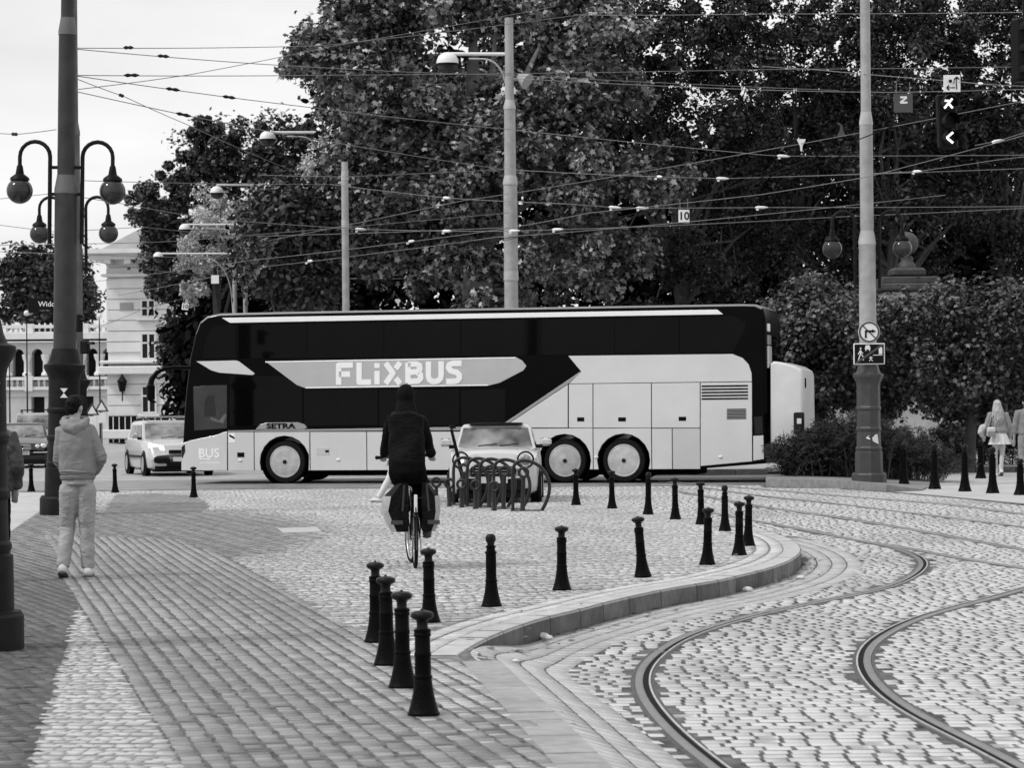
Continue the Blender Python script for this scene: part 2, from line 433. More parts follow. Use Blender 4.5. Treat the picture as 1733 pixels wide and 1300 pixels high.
def lay(parent, a, m, key, zf, lo=0.8, hi=1.2, n_single=300, name='setts', tilt=.004, patch=None):
    """a: rows array; the n_single largest in view become objects, the rest one stuff mesh"""
    score = (a[:, 2]*a[:, 3])/a[:, 1]**3
    u = a[:, 0]*F/a[:, 1]+CX; v = (HC-zf(a[:, 0], a[:, 1]))*F/a[:, 1]+CY0
    score = np.where((u > 5) & (u < 1728) & (v < 1296), score, 0)
    order = np.argsort(-score); single = order[:n_single]; rest = order[n_single:]
    if key not in UNIT: unit_setts(key, m, lo, hi)
    for i in single:
        x, y, hl, hw, an = a[i]
        o = bpy.data.objects.new('sett', random.choice(UNIT[key])); COL.objects.link(o); o.parent = parent
        o.location = (x, y, float(zf(x, y))+random.uniform(-.0005, .0005)); o.rotation_euler = (random.uniform(-.003, .003), random.uniform(-.005, .005), an)
        sx_ = float(zf(x+.05, y)-zf(x-.05, y))/.1; sy_ = float(zf(x, y+.05)-zf(x, y-.05))/.1
        if abs(sx_)+abs(sy_) > .003:
            nrm_ = Vector((-sx_, -sy_, 1)).normalized(); o.rotation_euler = (Vector((0, 0, 1)).rotation_difference(nrm_).to_matrix() @ Matrix.Rotation(an, 3, 'Z')).to_euler()
        o.scale = (hl, hw, 1)
    b = a[rest]; n = len(b)
    if n == 0: return
    cs, sn = np.cos(b[:, 4]), np.sin(b[:, 4]); V = np.zeros((n, 8, 3))
    ch = np.array([[-1,-1],[1,-1],[1,1],[-1,1]], float)
    for k in range(8):
        c = ch[k % 4]; ins = 1.0 if k < 4 else 1-np.minimum(.008/b[:, 2], .3)
        ins2 = 1.0 if k < 4 else 1-np.minimum(.006/b[:, 3], .3)
        lx = c[0]*b[:, 2]*ins*(1+RNG.normal(0, .025, n)); ly = c[1]*b[:, 3]*ins2*(1+RNG.normal(0, .03, n))
        V[:, k, 0] = b[:, 0]+lx*cs-ly*sn; V[:, k, 1] = b[:, 1]+lx*sn+ly*cs
        V[:, k, 2] = (-.03 if k < 4 else RNG.normal(0, tilt/14, n))
    V[:, :, 2] += zf(V[:, :, 0], V[:, :, 1])+RNG.normal(0, .0004, n)[:, None]
    fq = np.array([(0,1,5,4),(1,2,6,5),(2,3,7,6),(3,0,4,7),(4,5,6,7)])
    Fq = (np.arange(n)[:, None, None]*8+fq[None]).reshape(-1, 4)
    sh = RNG.uniform(lo, hi, n)
    if patch is not None: sh *= patch(b[:, 0], b[:, 1])
    o = link(name, np_mesh(name, V.reshape(-1, 3), Fq, np.repeat(sh, 8)), m, parent); o['kind'] = 'stuff'
def img_poly(pts): return [tuple(G(x, y)[:2]) for x, y in pts]
flat = lambda x, y: np.zeros(np.shape(x))

# roadway setts: gutter rows that follow the kerb, then cross rows
gut = np.concatenate([np.linspace(fl_near, np.array(FL0), 90)[:-1], KP[3:]]); gut = smooth_path(resample(gut, .1), 20); gn = normals2(gut)
arr = []
for k in range(4):
    off = 0.10+k*0.175; q = gut+gn*off; q = resample(q, 0.02)
    s = 0; i = 0
    while i < len(q)-14:
        ln = random.randint(8, 12); j = min(i+ln, len(q)-1); c = (q[i]+q[j])/2; d = q[j]-q[i]
        arr.append((c[0], c[1], np.linalg.norm(d)/2-.004, .0850, math.atan2(d[1], d[0]))); i = j
gut_a = np.array(arr)
gd = gut
def gut_side(x, y):
    """signed distance outside the kerb line"""
    r = np.empty(len(x))
    for i0 in range(0, len(x), 4000):
        sl = slice(i0, i0+4000)
        d = np.stack([x[sl, None]-gd[None, :, 0], y[sl, None]-gd[None, :, 1]], -1); d2 = (d**2).sum(-1); k = d2.argmin(1)
        sg = (d[np.arange(len(k)), k]*gn[k]).sum(1); r[sl] = np.sqrt(d2[np.arange(len(k)), k])*np.sign(sg)
    return r
a = rows(-1.5, 10.5, 11.2, 57.5, 0.015, 0.158, (0.125, 0.170), .012, .019, wav=.004, jit=.05)
a = a[in_view(a)]
pl = inpoly(a[:, 0], a[:, 1], PLAZA)
a = a[~pl]
gs = gut_side(a[:, 0], a[:, 1])
a = a[(gs > 0.70) | (a[:, 1] > 40)]
a = a[~near_rail(a[:, 0], a[:, 1], 0.104)]
island_edge = img_poly([(1290,826),(1426,827),(1733,853),(1900,866),(1900,790),(1290,790)])
a = a[~inpoly(a[:, 0], a[:, 1], island_edge)]
g2 = gut_a[in_view(gut_a)]; g2 = g2[~near_rail(g2[:, 0], g2[:, 1], .104)]
def road_patch(x, y):
    return 1-0.22*np.clip(np.sin(x*1.3+y*.35)*np.sin(y*.8-x*.5), 0, 1)
lay(roadway, a, M_sett_road, 'road', zr, .84, 1.10, 300, 'setts', .004, road_patch)
gx_ = roadway
lay(roadway, g2, mat('sett_granite_gutter', 0.42, 0.5, 0.2, 20, 0.3, 70, attr=True), 'gutter', zr, .85, 1.12, 0, 'gutter_setts')

# plaza regions
WEDGE = img_poly([(133,1028),(310,1300),(360,1380),(20,1380),(50,1300)])
BAND = img_poly([(80,906),(133,1028),(310,1300),(360,1380),(1060,1380),(965,1291),(800,1128),(760,1118),(690,1108),(590,1062),(470,990),(390,945),(300,912)])
DARK = img_poly([(-300,1380),(20,1380),(50,1300),(133,1028),(95,906),(300,912),(390,945),(470,935),(560,905),(520,880),(420,868),(355,866),(178,866),(100,845),(72,864),(12,906),(-80,960)])
ARC = img_poly([(196,837),(260,835),(315,838),(345,847),(360,858),(340,867),(176,867)])
SLAB = img_poly([(-300,832),(96,834),(70,864),(10,905),(-100,975),(-300,1000)])
band_ang = math.atan2(-0.98, 0.205)
ex = near_far = None
b = rows(-8, 2.5, 11.3, 38, band_ang, 0.118, (0.09, 0.15), .013, .009, wav=.004, jit=.14)
b = b[in_view(b)]; b = b[inpoly(b[:, 0], b[:, 1], BAND)]
c = rows(-8, 2.5, 50, 58, PI/2, 0.16, (0.15, 0.2), .03, .012); c = c[inpoly(c[:, 0], c[:, 1], ARC)]
d_ = rows(-9, 0, 11.3, 46, PI/2+.35, 0.105, (0.09, 0.14), .010, .010, wav=.012, jit=.2); d_ = d_[in_view(d_)]
d_ = d_[inpoly(d_[:, 0], d_[:, 1], DARK) & ~inpoly(d_[:, 0], d_[:, 1], SLAB)]
wl_a, wl_b = G(133, 1028), G(50, 1300)
w = rows(-5, 0, 11.3, 24, -0.12, 0.095, (0.075, 0.12), .010, .011, wav=.03, jit=.25); w = w[inpoly(w[:, 0], w[:, 1], WEDGE) & in_view(w)]
def pav(name, poly, z, m):
    o = sheet(name, poly, z, m); return o
pb = pav('striped_pavement', BAND, -0.0016, M_joint_sand)
lay(pb, b, M_sett_band, 'band', flat, .72, 1.25, 300, 'setts', .004,
    lambda x, y: 1+0.55*smooth(-1.6, -.1, x-(18-y)*.06)+.12*np.sin(y*.9+x*2))
lay(pb, c, M_sett_band, 'band', flat, .8, 1.2, 0, 'setts')
pd = pav('dark_pavement', DARK, -0.0021, mat('dark_bed', 0.06, .9, .6, 10, .4, 50))
def dark_patch(x, y):
    f = np.zeros(np.shape(x)); r_ = np.random.default_rng(3)
    for _ in range(7):
        xx, yy = x+r_.normal(0, .3, np.shape(x)), y+r_.normal(0, 1.6, np.shape(x)); f += ~(inpoly(xx, yy, DARK) | inpoly(xx, yy, BAND) | inpoly(xx, yy, SLAB) | inpoly(xx, yy, WEDGE)) & (xx > -5.2)
    return (1+1.1*smooth(24, 36, y))*(1+1.0*f/7)
lay(pd, d_, M_sett_dark, 'dark', flat, .7, 1.45, 200, 'setts', .005, dark_patch)
pw = pav('pale_wedge_pavement', WEDGE, -0.0013, mat('wedge_bed', .20, .9, .6, 12, .3, 50))
lay(pw, w, M_sett_plaza, 'wedge', flat, .72, 1.15, 200, 'setts', .006)
slab = sheet('concrete_footway', SLAB, -0.0008, M_concrete)
e = rows(-9, 6, 16.5, 57.5, 0.25, 0.098, (0.085, 0.13), .013, .014, wav=.05, jit=.2); e = e[in_view(e)]
ok = inpoly(e[:, 0], e[:, 1], PLAZA)
for pg in (BAND, DARK, WEDGE, SLAB, ARC): ok &= ~inpoly(e[:, 0], e[:, 1], pg)
e = e[ok]
gs = gut_side(e[:, 0], e[:, 1]); e = e[(gs < -.56) | (e[:, 1] > 40)]
def frac_in(x, y, poly, sx=.35, sy=1.6, n=7):
    r_ = np.random.default_rng(2); f = np.zeros(np.shape(x))
    for _ in range(n): f += inpoly(x+r_.normal(0, sx, np.shape(x)), y+r_.normal(0, sy, np.shape(x)), poly)
    return f/n
def plaza_patch(x, y): return (1+.12*np.sin(x*2.1+y*.4)*np.sin(y*.55))*(1-.62*frac_in(x, y, DARK))*(1-.3*frac_in(x, y, BAND, .2, .8))
lay(plaza, e, M_sett_plaza, 'plaza', flat, .68, 1.2, 300, 'setts', .007, plaza_patch)
arr = []
for k in range(2):                                   # two soldier rows behind the kerb
    q = KP-normals2(KP)*(0.29+k*.17); q = resample(q, .02); i = 0
    while i < len(q)-12:
        j = min(i+random.randint(6, 8), len(q)-1); cc = (q[i]+q[j])/2; dd = q[j]-q[i]
        arr.append((cc[0], cc[1], np.linalg.norm(dd)/2-.008, .075, math.atan2(dd[1], dd[0]))); i = j
g3 = np.array(arr); g3 = g3[g3[:, 1] < 42]
lay(plaza, g3, M_sett_plaza, 'plaza', flat, .85, 1.15, 0, 'setts')

# ---- kerb of separate granite stones
kerb = bpy.data.objects.new('kerb', None); COL.objects.link(kerb); kerb['kind'] = 'structure'
kn = normals2(KP); i = 0
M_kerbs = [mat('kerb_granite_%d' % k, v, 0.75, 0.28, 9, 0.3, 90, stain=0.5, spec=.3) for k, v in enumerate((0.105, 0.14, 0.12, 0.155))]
M_kerbtop = mat('kerb_granite_lit_top', .46, .55, .15, 9, .2, 90, stain=.15)  # pale tops over dark faces: light and shade put into the stone colour
while i < len(KP)-4:
    j = min(i+random.choice((6, 7, 8, 8, 9)), len(KP)-1); mb = MB(); rings = []
    sk = [k for k in range(i, j+1)]
    for q, k in enumerate(sk):
        p = KP[k].copy(); t = np.array([-kn[k][1], kn[k][0]])
        if q == 0: p = p+t*.008
        if q == len(sk)-1: p = p-t*.008
        h = -0.004*random.random()
        o_, n_ = p, kn[k]
        def pt(s, z): return (o_[0]+n_[0]*s, o_[1]+n_[1]*s, z)
        rings.append([pt(0.012, -.36), pt(0.0, -.02), pt(-.015, h+.004), pt(-.205, h+.004), pt(-.212, -.01), pt(-.21, -.36)])
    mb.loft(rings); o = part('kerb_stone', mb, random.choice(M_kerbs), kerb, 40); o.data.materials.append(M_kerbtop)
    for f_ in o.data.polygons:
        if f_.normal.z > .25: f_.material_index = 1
    i = j
# flush kerb flags towards the viewer
q = np.linspace(np.array(FL0)+fl_dir*0.05, fl_near, 26); nn = np.array([fl_dir[1], -fl_dir[0]])
for i in range(25):
    mb = MB(); a0, a1 = q[i]+fl_dir*.004, q[i+1]-fl_dir*.004
    if i == 0: a0 = a0-fl_dir*.25
    z = .002+random.uniform(-.002, .003)
    sgn = 1 if nn[0] < 0 else -1
    pts = [a0+nn*sgn*.10, a1+nn*sgn*.10, a1-nn*sgn*.16, a0-nn*sgn*.16]
    mb.loft([[(p[0], p[1], -.2) for p in pts], [(p[0], p[1], z-.006) for p in pts], [(p[0]*.999+np.mean([t[0] for t in pts])*.001, p[1], z) for p in pts]])
    part('kerb_stone', mb, mat('kerb_flag', .32, .6, .2, 9, .25, 80, stain=.25), kerb, 40)
# small inspection cover
cvr = [G(x, y) for x, y in [(470,895),(536,893),(545,901),(480,903)]]
mb = MB(); mb.loft([[(p.x, p.y, -.02) for p in cvr], [(p.x, p.y, .008) for p in cvr]])
tag(part('inspection_cover', mb, mat('cover_pale', .42, .5, .1, 8), None, 30), 'pale rectangular inspection cover set in the grey setts', 'cover')

# ---- raised island and footway on the far side of the tracks
ISL = img_poly([(1296,824),(1340,825),(1395,826),(1440,829),(1500,833),(1560,831),(1600,812),(1600,800),(1330,800),(1300,808)])
isl_top = [(p[0], p[1]) for p in ISL]
mb = MB(); n = len(ISL); cxy = np.mean(np.array(ISL), 0)
def hz(p): return 0.16*float(1-smooth(7.0, 8.4, p[0]))+.012
mb.loft([[(p[0], p[1], -.3) for p in ISL], [(p[0], p[1], hz(p)-.02) for p in ISL], [(p[0]*.998+cxy[0]*.002, p[1]*.998+cxy[1]*.002, hz(p)) for p in ISL]])
o = part('planting_bed', mb, mat('bed_kerb', .2, .7, .25, 8, .2, 60), None, 40); o['kind'] = 'structure'
FOOT = img_poly([(1440,829),(1594,841),(1733,854),(1900,868),(1900,784),(1600,784),(1560,800)])
foot = sheet('footway', FOOT, 0.0, M_concrete)
mb = MB()
fe = resample([G(x, y)[:2] for x, y in [(1426,828),(1500,833),(1594,841),(1733,854),(1900,868)]], .9)
for i in range(len(fe)-1):
    c = (fe[i]+fe[i+1])/2; d = fe[i+1]-fe[i]
    mb = MB(); mb.box((c[0], c[1]-.03, -.04), (np.linalg.norm(d)-.012, .16, .10), math.atan2(d[1], d[0]), .008)
    part('kerb_stone', mb, M_kerbs[i % 4], kerb, 40)
far_walk = sheet('far_footway', [(2.6, 66.75), (30, 66.75), (30, 74), (2.6, 74)], 0.13, M_concrete)
mb = MB()
for i in range(22):
    mb = MB(); mb.box((2.6+i*1.0+.5, 66.68, 0.03), (.985, .18, .22), 0, .012); part('kerb_stone', mb, M_kerbs[i % 4], kerb, 40)
# litter: fallen leaves and paper scraps along the kerb
mb = MB(); random.seed(3)
for k in range(170):
    if k < 90:
        i = random.randrange(10, 150); p = KP[i]+kn[i]*abs(random.gauss(.08, .12)); 
    else:
        p = np.array([random.uniform(-3.5, 3), random.uniform(14, 34)])
    z = float(zr(p[0], p[1])) if k < 90 else .004
    s = random.uniform(.015, .05); an = random.uniform(0, 6.3)
    pts = [(s*math.cos(an+t)*rr, s*math.sin(an+t)*rr, random.uniform(.004, .02)) for t, rr in ((0, 1.3), (1.2, .7), (2.4, .9), (3.6, .8), (5, .9))]
    mb.add([(p[0]+a, p[1]+b_, z+c) for a, b_, c in pts], [(0, 1, 2, 3, 4)])
o = part('litter', mb, mat('dead_leaf', .10, .8, .5, 20), None, 0, False); o['kind'] = 'stuff'
mb = MB()
for x, y, s in ((918,1078,.06),(926,1080,.05),(1265,998,.06),(1355,977,.05),(873,1118,.03)):
    p = GR(x, y+4); mb.blob((p.x, p.y, p.z+s*.4), (s, s*.8, s*.5), 7, 4)
o = part('litter', mb, mat('paper_scrap', .6, .8, .2, 20), None, 0, False); o['kind'] = 'stuff'
# ================================================================ BUILDINGS
M_plaster = mat('plaster_pale', 0.76, 0.8, 0.08, 1.2, 0.08, 30, stain=0.12)
M_plaster2 = mat('plaster_trim', 0.72, 0.75, 0.08, 2, 0.05, 30)
M_roof = mat('roof_metal', 0.30, 0.5, 0.15, 1.5)
M_pane = mat('window_pane_dark', 0.012, 0.15, 0.3, 3, spec=.2)
M_frame_w = mat('window_frame_white', 0.7, 0.5, 0.05, 6)
M_black = mat('iron_black', 0.005, 0.5, 0.2, 8, spec=.12)
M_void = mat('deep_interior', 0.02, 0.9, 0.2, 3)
M_stone = mat('sandstone', 0.36, 0.8, 0.25, 3, 0.2, 30, stain=0.3)

def window(par, x, z, w, h, y=0.0, cross=0.38):
    """sash window on a facade facing -Y: recessed pane, white frame, mullions, sill and head"""
    mb = MB()
    for dx in (-w/2+.05, w/2-.05): mb.box((x+dx, y-.03, z), (.10, .12, h))
    for zz in (z-h/2+.05, z+h/2-.05): mb.box((x, y-.032, zz), (w-.2, .12, .10))
    f = part('window', mb, M_frame_w, par, 0)
    mb = MB(); mb.box((x, y-.004, z), (w-.2, .03, h-.2)); part('pane', mb, M_pane, f, 0)
    mb = MB(); mb.box((x, y-.04, z), (.10, .08, h-.2)); part('mullion', mb, M_frame_w, f, 0)
    mb = MB(); mb.box((x, y-.045, z+h*(.5-cross)), (w-.2, .07, .09)); part('transom', mb, M_frame_w, f, 0)
    mb = MB(); mb.box((x, y-.10, z-h/2-.09), (w+.35, .30, .14), 0, .02); part('sill', mb, M_plaster2, f, 0)
    return f
# ---- corner house, facade grooves as separate courses
db = 145.0; pb_ = P(184, 750, db)
house = thing('corner_house', 'pale three-storey corner house with mansard roof behind the street lamps', 'building', (pb_.x, db, 0), math.radians(-4))
k = db/F
def hx(px): return (px-184)*k
def hzz(py, px=220): return float(P(px, py, db).z)
ztop = hzz(440); Wd = 15.0
mb = MB(); mb.box((Wd/2, 6.05, ztop/2), (Wd, 12, ztop)); part('wall', mb, M_plaster, house, 0)
zc = 0.9
while zc < ztop-0.4:
    h = 0.58
    if not (hzz(632) < zc+h/2 < hzz(606)+.3):
        mb = MB(); mb.box((Wd/2-.02, 0.02, zc+h/2), (Wd+.06, .10, h-.055)); part('stone_course', mb, M_plaster, house, 0)
    zc += h
for z0, hh, pr in ((hzz(627), .45, .35), (hzz(613), .18, .28), (hzz(735), .5, .2), (hzz(466), .15, .2)):
    mb = MB(); mb.box((Wd/2-.1, .1-pr/2, z0), (Wd+2*pr, .5+pr, hh), 0, .05); part('string_course', mb, M_plaster2, house, 0)
mb = MB()
mb.box((Wd/2, 5.7, ztop+.15), (Wd+1.6, 13.4, .3)); mb.box((Wd/2, 5.6, ztop+.42), (Wd+2.4, 14.2, .24))
for i in range(14): mb.box((.2+i*1.1, -.55, ztop-.12), (.35, .8, .25))
part('cornice', mb, M_plaster2, house, 0)
zr1 = hzz(382)
mb = MB(); o0 = [( -.3, -.5), (Wd+.3, -.5), (Wd+.3, 12.3), (-.3, 12.3)]; o1 = [(1.6, 1.6), (Wd-1.6, 1.6), (Wd-1.6, 10.5), (1.6, 10.5)]
mb.loft([[(x, y, ztop+.54) for x, y in o0], [(x, y, zr1) for x, y in o1], [(x+(.15 if x < 5 else -.15), y, zr1+.25) for x, y in o1]])
rf = part('roof', mb, M_roof, house, 0)
mb = MB(); mb.box((Wd/2, 6, zr1+.3), (Wd-2.8, 9.3, .3)); part('ridge_cap', mb, mat('ridge_dark', .1, .6), rf, 0)
for dx in (2.7, 6.2, 9.7):
    mb = MB(); mb.box((hx(232)+dx*1.0-1.4, .5, ztop+1.25), (1.1, 1.8, 1.4)); mb.blob((hx(232)+dx-1.4, .5, ztop+1.95), (.62, .95, .4), 12, 6)
    part('dormer', mb, M_roof, rf, 0)
for i, px in enumerate((254, 349, 443, 538)):
    for py0, py1 in ((563, 609), (652, 700)):
        window(house, hx(px), (hzz(py0, px)+hzz(py1, px))/2, .86, hzz(py0, px)-hzz(py1, px), -.04)
    window(house, hx(px), hzz(522, px), .85, 1.0, -.04, .5)
for px in (217,):
    mb = MB(); mb.box((hx(px), -.03, hzz(519, px)), (.75, .06, .42)); part('vent_plate', mb, M_roof, house, 0)
mb = MB(); mb.box((1.6, -.12, .75), (3.1, .1, 1.45)); cg = part('cellar_grille', mb, M_black, house, 0)
for i in range(9):
    mb = MB(); mb.box((.3+i*.33, -.19, .75), (.05, .04, 1.4)); part('bar', mb, M_frame_w, cg, 0)
def wall_lantern(par, x, z):
    mb = MB(); mb.lathe([(.03, 0), (.16, .05), (.26, .55), (.30, .57), (.10, .85), (.03, 1.0)], 6, (x, -.45, z)); mb.box((x, -.2, z-.05), (.06, .5, .06)); mb.box((x, -.42, z-.25), (.06, .06, .5))
    part('wall_lantern', mb, M_black, par, 0)
wall_lantern(house, hx(211), hzz(664)); 
# ---- gallery with arches and balustrades
dg = 168.0; kg = dg/F; pg = P(0, 745, dg)
gal = thing('gallery_building', 'pale two-tier arcade with arched openings and stone balustrades behind the parked cars', 'building', (pg.x, dg, 0))
def gx2(px): return px*kg
def gz(py, px=90): return float(P(px, py, dg).z)
x0g, x1g = -14.0, gx2(186)+1.5
def slab_wall(z0, z1, ops):
    """wall panel list between openings (openings: x centre, half width)"""
    xs = x0g
    for xc, hw in list(ops)+[(x1g, 0)]:
        mb = MB(); mb.box(((xs+xc-hw)/2, .5, (z0+z1)/2), (xc-hw-xs, 1.0, z1-z0)); part('wall', mb, M_plaster, gal, 0); xs = xc+hw
arches = [gx2(px) for px in (-58, -13, 32, 64, 110, 157, 184)]; hw = 9.5*kg
zs, zt, zb = gz(600), gz(588), gz(636)
slab_wall(zb, zs, [(a_, hw) for a_ in arches])
# spandrels with round heads
mb = MB(); z1 = gz(574); xs = x0g
for xc in arches:
    mb.box(((xs+xc-hw)/2, .5, (zs+z1)/2), (xc-hw-xs, 1.0, z1-zs)); xs = xc+hw
    n = 10; arc = [(xc-hw*math.cos(PI*i/n), zs+hw*1.05*math.sin(PI*i/n)) for i in range(n+1)]
    for i in range(n):
        a_, b_ = arc[i], arc[i+1]
        mb.prism([a_, b_, (b_[0], z1), (a_[0], z1)], 0, 1.0, lambda p, q, t: (p, t, q))
mb.box(((xs+x1g)/2, .5, (zs+z1)/2), (x1g-xs, 1.0, z1-zs)); part('arcade', mb, M_plaster, gal, 20)
for xc in arches:
    mb = MB(); mb.box((xc, 1.2, (zb+zt)/2), (2*hw+.1, .2, zt-zb+.8)); part('archway', mb, M_void, gal, 0)
    for sg in (-1, 1):
        mb = MB(); mb.lathe([(.28, 0), (.28, .15), (.17, .25), (.15, zs-zb-.5), (.26, zs-zb-.25), (.3, zs-zb)], 10, (xc+sg*(hw+.22), -.22, zb)); part('column', mb, M_plaster2, gal, 40)
mb = MB(); mb.box(((x0g+x1g)/2, .3, gz(571)), (x1g-x0g, 1.8, .5)); mb.box(((x0g+x1g)/2, .2, gz(577)), (x1g-x0g, 1.6, .2)); part('cornice', mb, M_plaster2, gal, 0)
mb = MB(); mb.box(((x0g+x1g)/2, .5, (gz(666)+gz(640))/2-.2), (x1g-x0g, 1.4, gz(640)-gz(666))); part('terrace_edge', mb, M_plaster, gal, 0)
def balustrade(par, x0, x1, y, z, h):
    mb = MB(); mb.box(((x0+x1)/2, y, z+.1), (x1-x0, .4, .2)); mb.box(((x0+x1)/2, y, z+h-.1), (x1-x0, .45, .2)); b_ = part('balustrade', mb, M_plaster2, par, 0)
    me = None; x = x0+.2; i = 0
    while x < x1-.1:
        if i % 9 == 8:
            mb = MB(); mb.box((x, y, z+h/2), (.5, .5, h+.15)); part('pier', mb, M_plaster2, b_, 0); x += .25
        else:
            if me is None:
                mb = MB(); mb.lathe([(.09, .2), (.05, .28), (.10, .5), (.05, .75), (.09, h-.2)], 8); me = mb.mesh('baluster', 60); me.materials.append(M_plaster2)
            link('baluster', me, None, b_, (x, y, z))
        x += .36; i += 1
balustrade(gal, gx2(-30), x1g, -.1, gz(567), gz(550)-gz(567))
balustrade(gal, gx2(-30), x1g, -.5, gz(660), gz(638)-gz(660))
slab_wall(-.3, gz(664), [(gx2(68), .55), (gx2(100), .9), (gx2(157), 1.1), (gx2(179), .75)])
for px, w_ in ((68, .6), (100, .95), (157, 1.15), (179, .8)):
    mb = MB(); mb.box((gx2(px), 1.1, 1.6), (2*w_, .2, 4.2)); part('doorway', mb, M_void, gal, 0)
mb = MB(); mb.box(((x0g+x1g)/2, 6, gz(580)/2), (x1g-x0g, 9, gz(580)-.6)); part('rear_wing', mb, M_plaster, gal, 0)

# ================================================================ VEGETATION
def leaf_mat(name, v, trans=0.25, rough=0.42, spec=0.45):
    return mat(name, v, rough, 0.0, attr=True, trans=trans, spec=spec)
PALM = np.array([(0,-.42),(.30,-.36),(.20,-.10),(.50,.08),(.18,.16),(0,.55),(-.18,.16),(-.5,.08),(-.2,-.1),(-.3,-.36)])
OVAL = np.array([(0,-.5),(.24,-.05),(0,.5),(-.24,-.05)])
HEX = np.array([(0,-.5),(.26,-.18),(.22,.2),(0,.5),(-.22,.2),(-.26,-.18)])
def leaves(name, cl, per, size, shape, lo, hi, up=0.55, out=0.6, jit=0.55, fill=0.45, rng=None, droop=.12, flat_=1.0):
    """cl (n,4) clump centres and radii; per leaves per clump"""
    rng = rng or RNG
    n = len(cl); N = n*per
    c = np.repeat(cl, per, 0)
    d = rng.normal(size=(N, 3)); d /= np.linalg.norm(d, axis=1)[:, None]
    rad = c[:, 3]*(fill+(1-fill)*rng.random(N)**.5)*np.where(rng.random(N) < .14, rng.uniform(1.0, 1.75, N), 1.0)
    p = c[:, :3]+d*rad[:, None]*np.array([1, 1, flat_])
    nrm = out*d+np.array([0, 0, up])+rng.normal(0, jit, (N, 3)); nrm /= np.linalg.norm(nrm, axis=1)[:, None]
    a = np.cross(nrm, rng.normal(size=(N, 3))); a /= np.linalg.norm(a, axis=1)[:, None]; b = np.cross(nrm, a)
    s = size*rng.uniform(.65, 1.3, N); k = len(shape)
    r2 = (shape**2).sum(1)
    V = p[:, None]+a[:, None]*(shape[None, :, 0, None]*s[:, None, None])+b[:, None]*(shape[None, :, 1, None]*s[:, None, None])-nrm[:, None]*(r2[None, :, None]*s[:, None, None]*droop*4*.5)
    clsh = np.repeat(rng.uniform(.5, 1.5, n), per)
    sh = (lo+(hi-lo)*rng.random(N)**1.7)*clsh
    Fq = np.arange(N*k).reshape(N, k)
    return np_mesh(name, V.reshape(-1, 3), Fq, np.repeat(sh, k))
def clumps(n, ctr, rad, cr, seed, shell=.55, zmin=None, lumps=7, amp=.22):
    """clump centres in a lumpy ellipsoid"""
    rng = np.random.default_rng(seed)
    ld = rng.normal(size=(lumps, 3)); ld /= np.linalg.norm(ld, axis=1)[:, None]
    out = []
    while len(out) < n:
        d = rng.normal(size=3); d /= np.linalg.norm(d)
        f = 1-amp+2*amp*np.max(np.clip(ld @ d, 0, 1)**3)
        r = (shell+(1-shell)*rng.random()**.6)*f
        p = np.array(ctr)+d*r*np.array(rad)
        if zmin is not None and p[2] < zmin: continue
        out.append((*p, rng.uniform(*cr)))
    return np.array(out)
def boughs(n, k, ctr, rad, br, cr, seed, shell=.6, amp=.2):
    """clumps gathered on n flattened boughs, so that tops catch the light and gaps stay dark"""
    rng = np.random.default_rng(seed); b = clumps(n, ctr, rad, (1, 1), seed, shell, None, 9, amp); out = []
    for c in b:
        R_ = rng.uniform(*br)
        d = rng.normal(size=(k, 3)); d /= np.linalg.norm(d, axis=1)[:, None]
        q = c[:3]+d*(rng.random((k, 1))**.45)*R_*np.array([1, 1, .55])
        out.append(np.c_[q, rng.uniform(cr[0], cr[1], k)])
    return np.concatenate(out)
M_bark = mat('bark', 0.06, 0.9, 0.4, 5, 0.6, 20)
M_bark_pale = mat('bark_plane_tree', 0.14, 0.85, 0.5, 3, 0.3, 15)
def limbs(base, top, cl, rng, n=9, r0=.38):
    mb = MB(); b = Vector((0, 0, 0)); t = Vector(top)-Vector(base)
    mid = t*.5+Vector((rng.uniform(-.3, .3), 0, 0))
    mb.tube([b-Vector((0, 0, .2)), b+Vector((0, 0, .3)), mid*.5, mid, t*.8, t], [r0*1.5, r0*1.1, r0, r0*.9, r0*.6, r0*.25], 10)
    ch = cl[rng.choice(len(cl), n)]
    for c in ch:
        e = Vector(c[:3])-Vector(base); s = mid*rng.uniform(.8, 1.5)
        m_ = (s+e)/2+Vector((rng.uniform(-.4, .4), rng.uniform(-.4, .4), rng.uniform(.1, .7)))
        mb.tube([s, m_, e], [r0*.42, r0*.25, r0*.07], 6)
        for _ in range(2):
            c2 = cl[rng.integers(len(cl))]; e2 = Vector(c2[:3])-Vector(base)
            if (e2-m_).length < 4.5: mb.tube([m_, (m_+e2)/2+Vector((0, 0, .2)), e2], [r0*.2, r0*.12, .03], 5)
    return mb
def tree(name, label, base, cl, per, size, shape, lo, hi, m, seed, trunk_r=.38, bark=None, nl=9, group=None, cat='tree', topf=.75, **kw):
    rng = np.random.default_rng(seed); base = Vector(base)
    t = thing(name, label, cat, base, 0, group)
    top = cl[:, :3].mean(0); top = Vector((top[0], top[1], cl[:, 2].min()+(cl[:, 2].max()-cl[:, 2].min())*topf))
    part('trunk', limbs(base, top, cl, rng, nl, trunk_r), bark or M_bark, t, 60)
    c2 = cl.copy(); c2[:, :3] -= np.array(base)
    link('crown', leaves('crown', c2, per, size, shape, lo, hi, rng=rng, **kw), m, t)
    return t
LM_plane = leaf_mat('leaf_plane', 0.125, .10, .5, .25); LM_dark = leaf_mat('leaf_dark', 0.022, .10, .55, .16); LM_mid = leaf_mat('leaf_mid', 0.042, .10, .5, .22)
LM_wood = leaf_mat('leaf_wood', 0.006, .05, .7, .08)
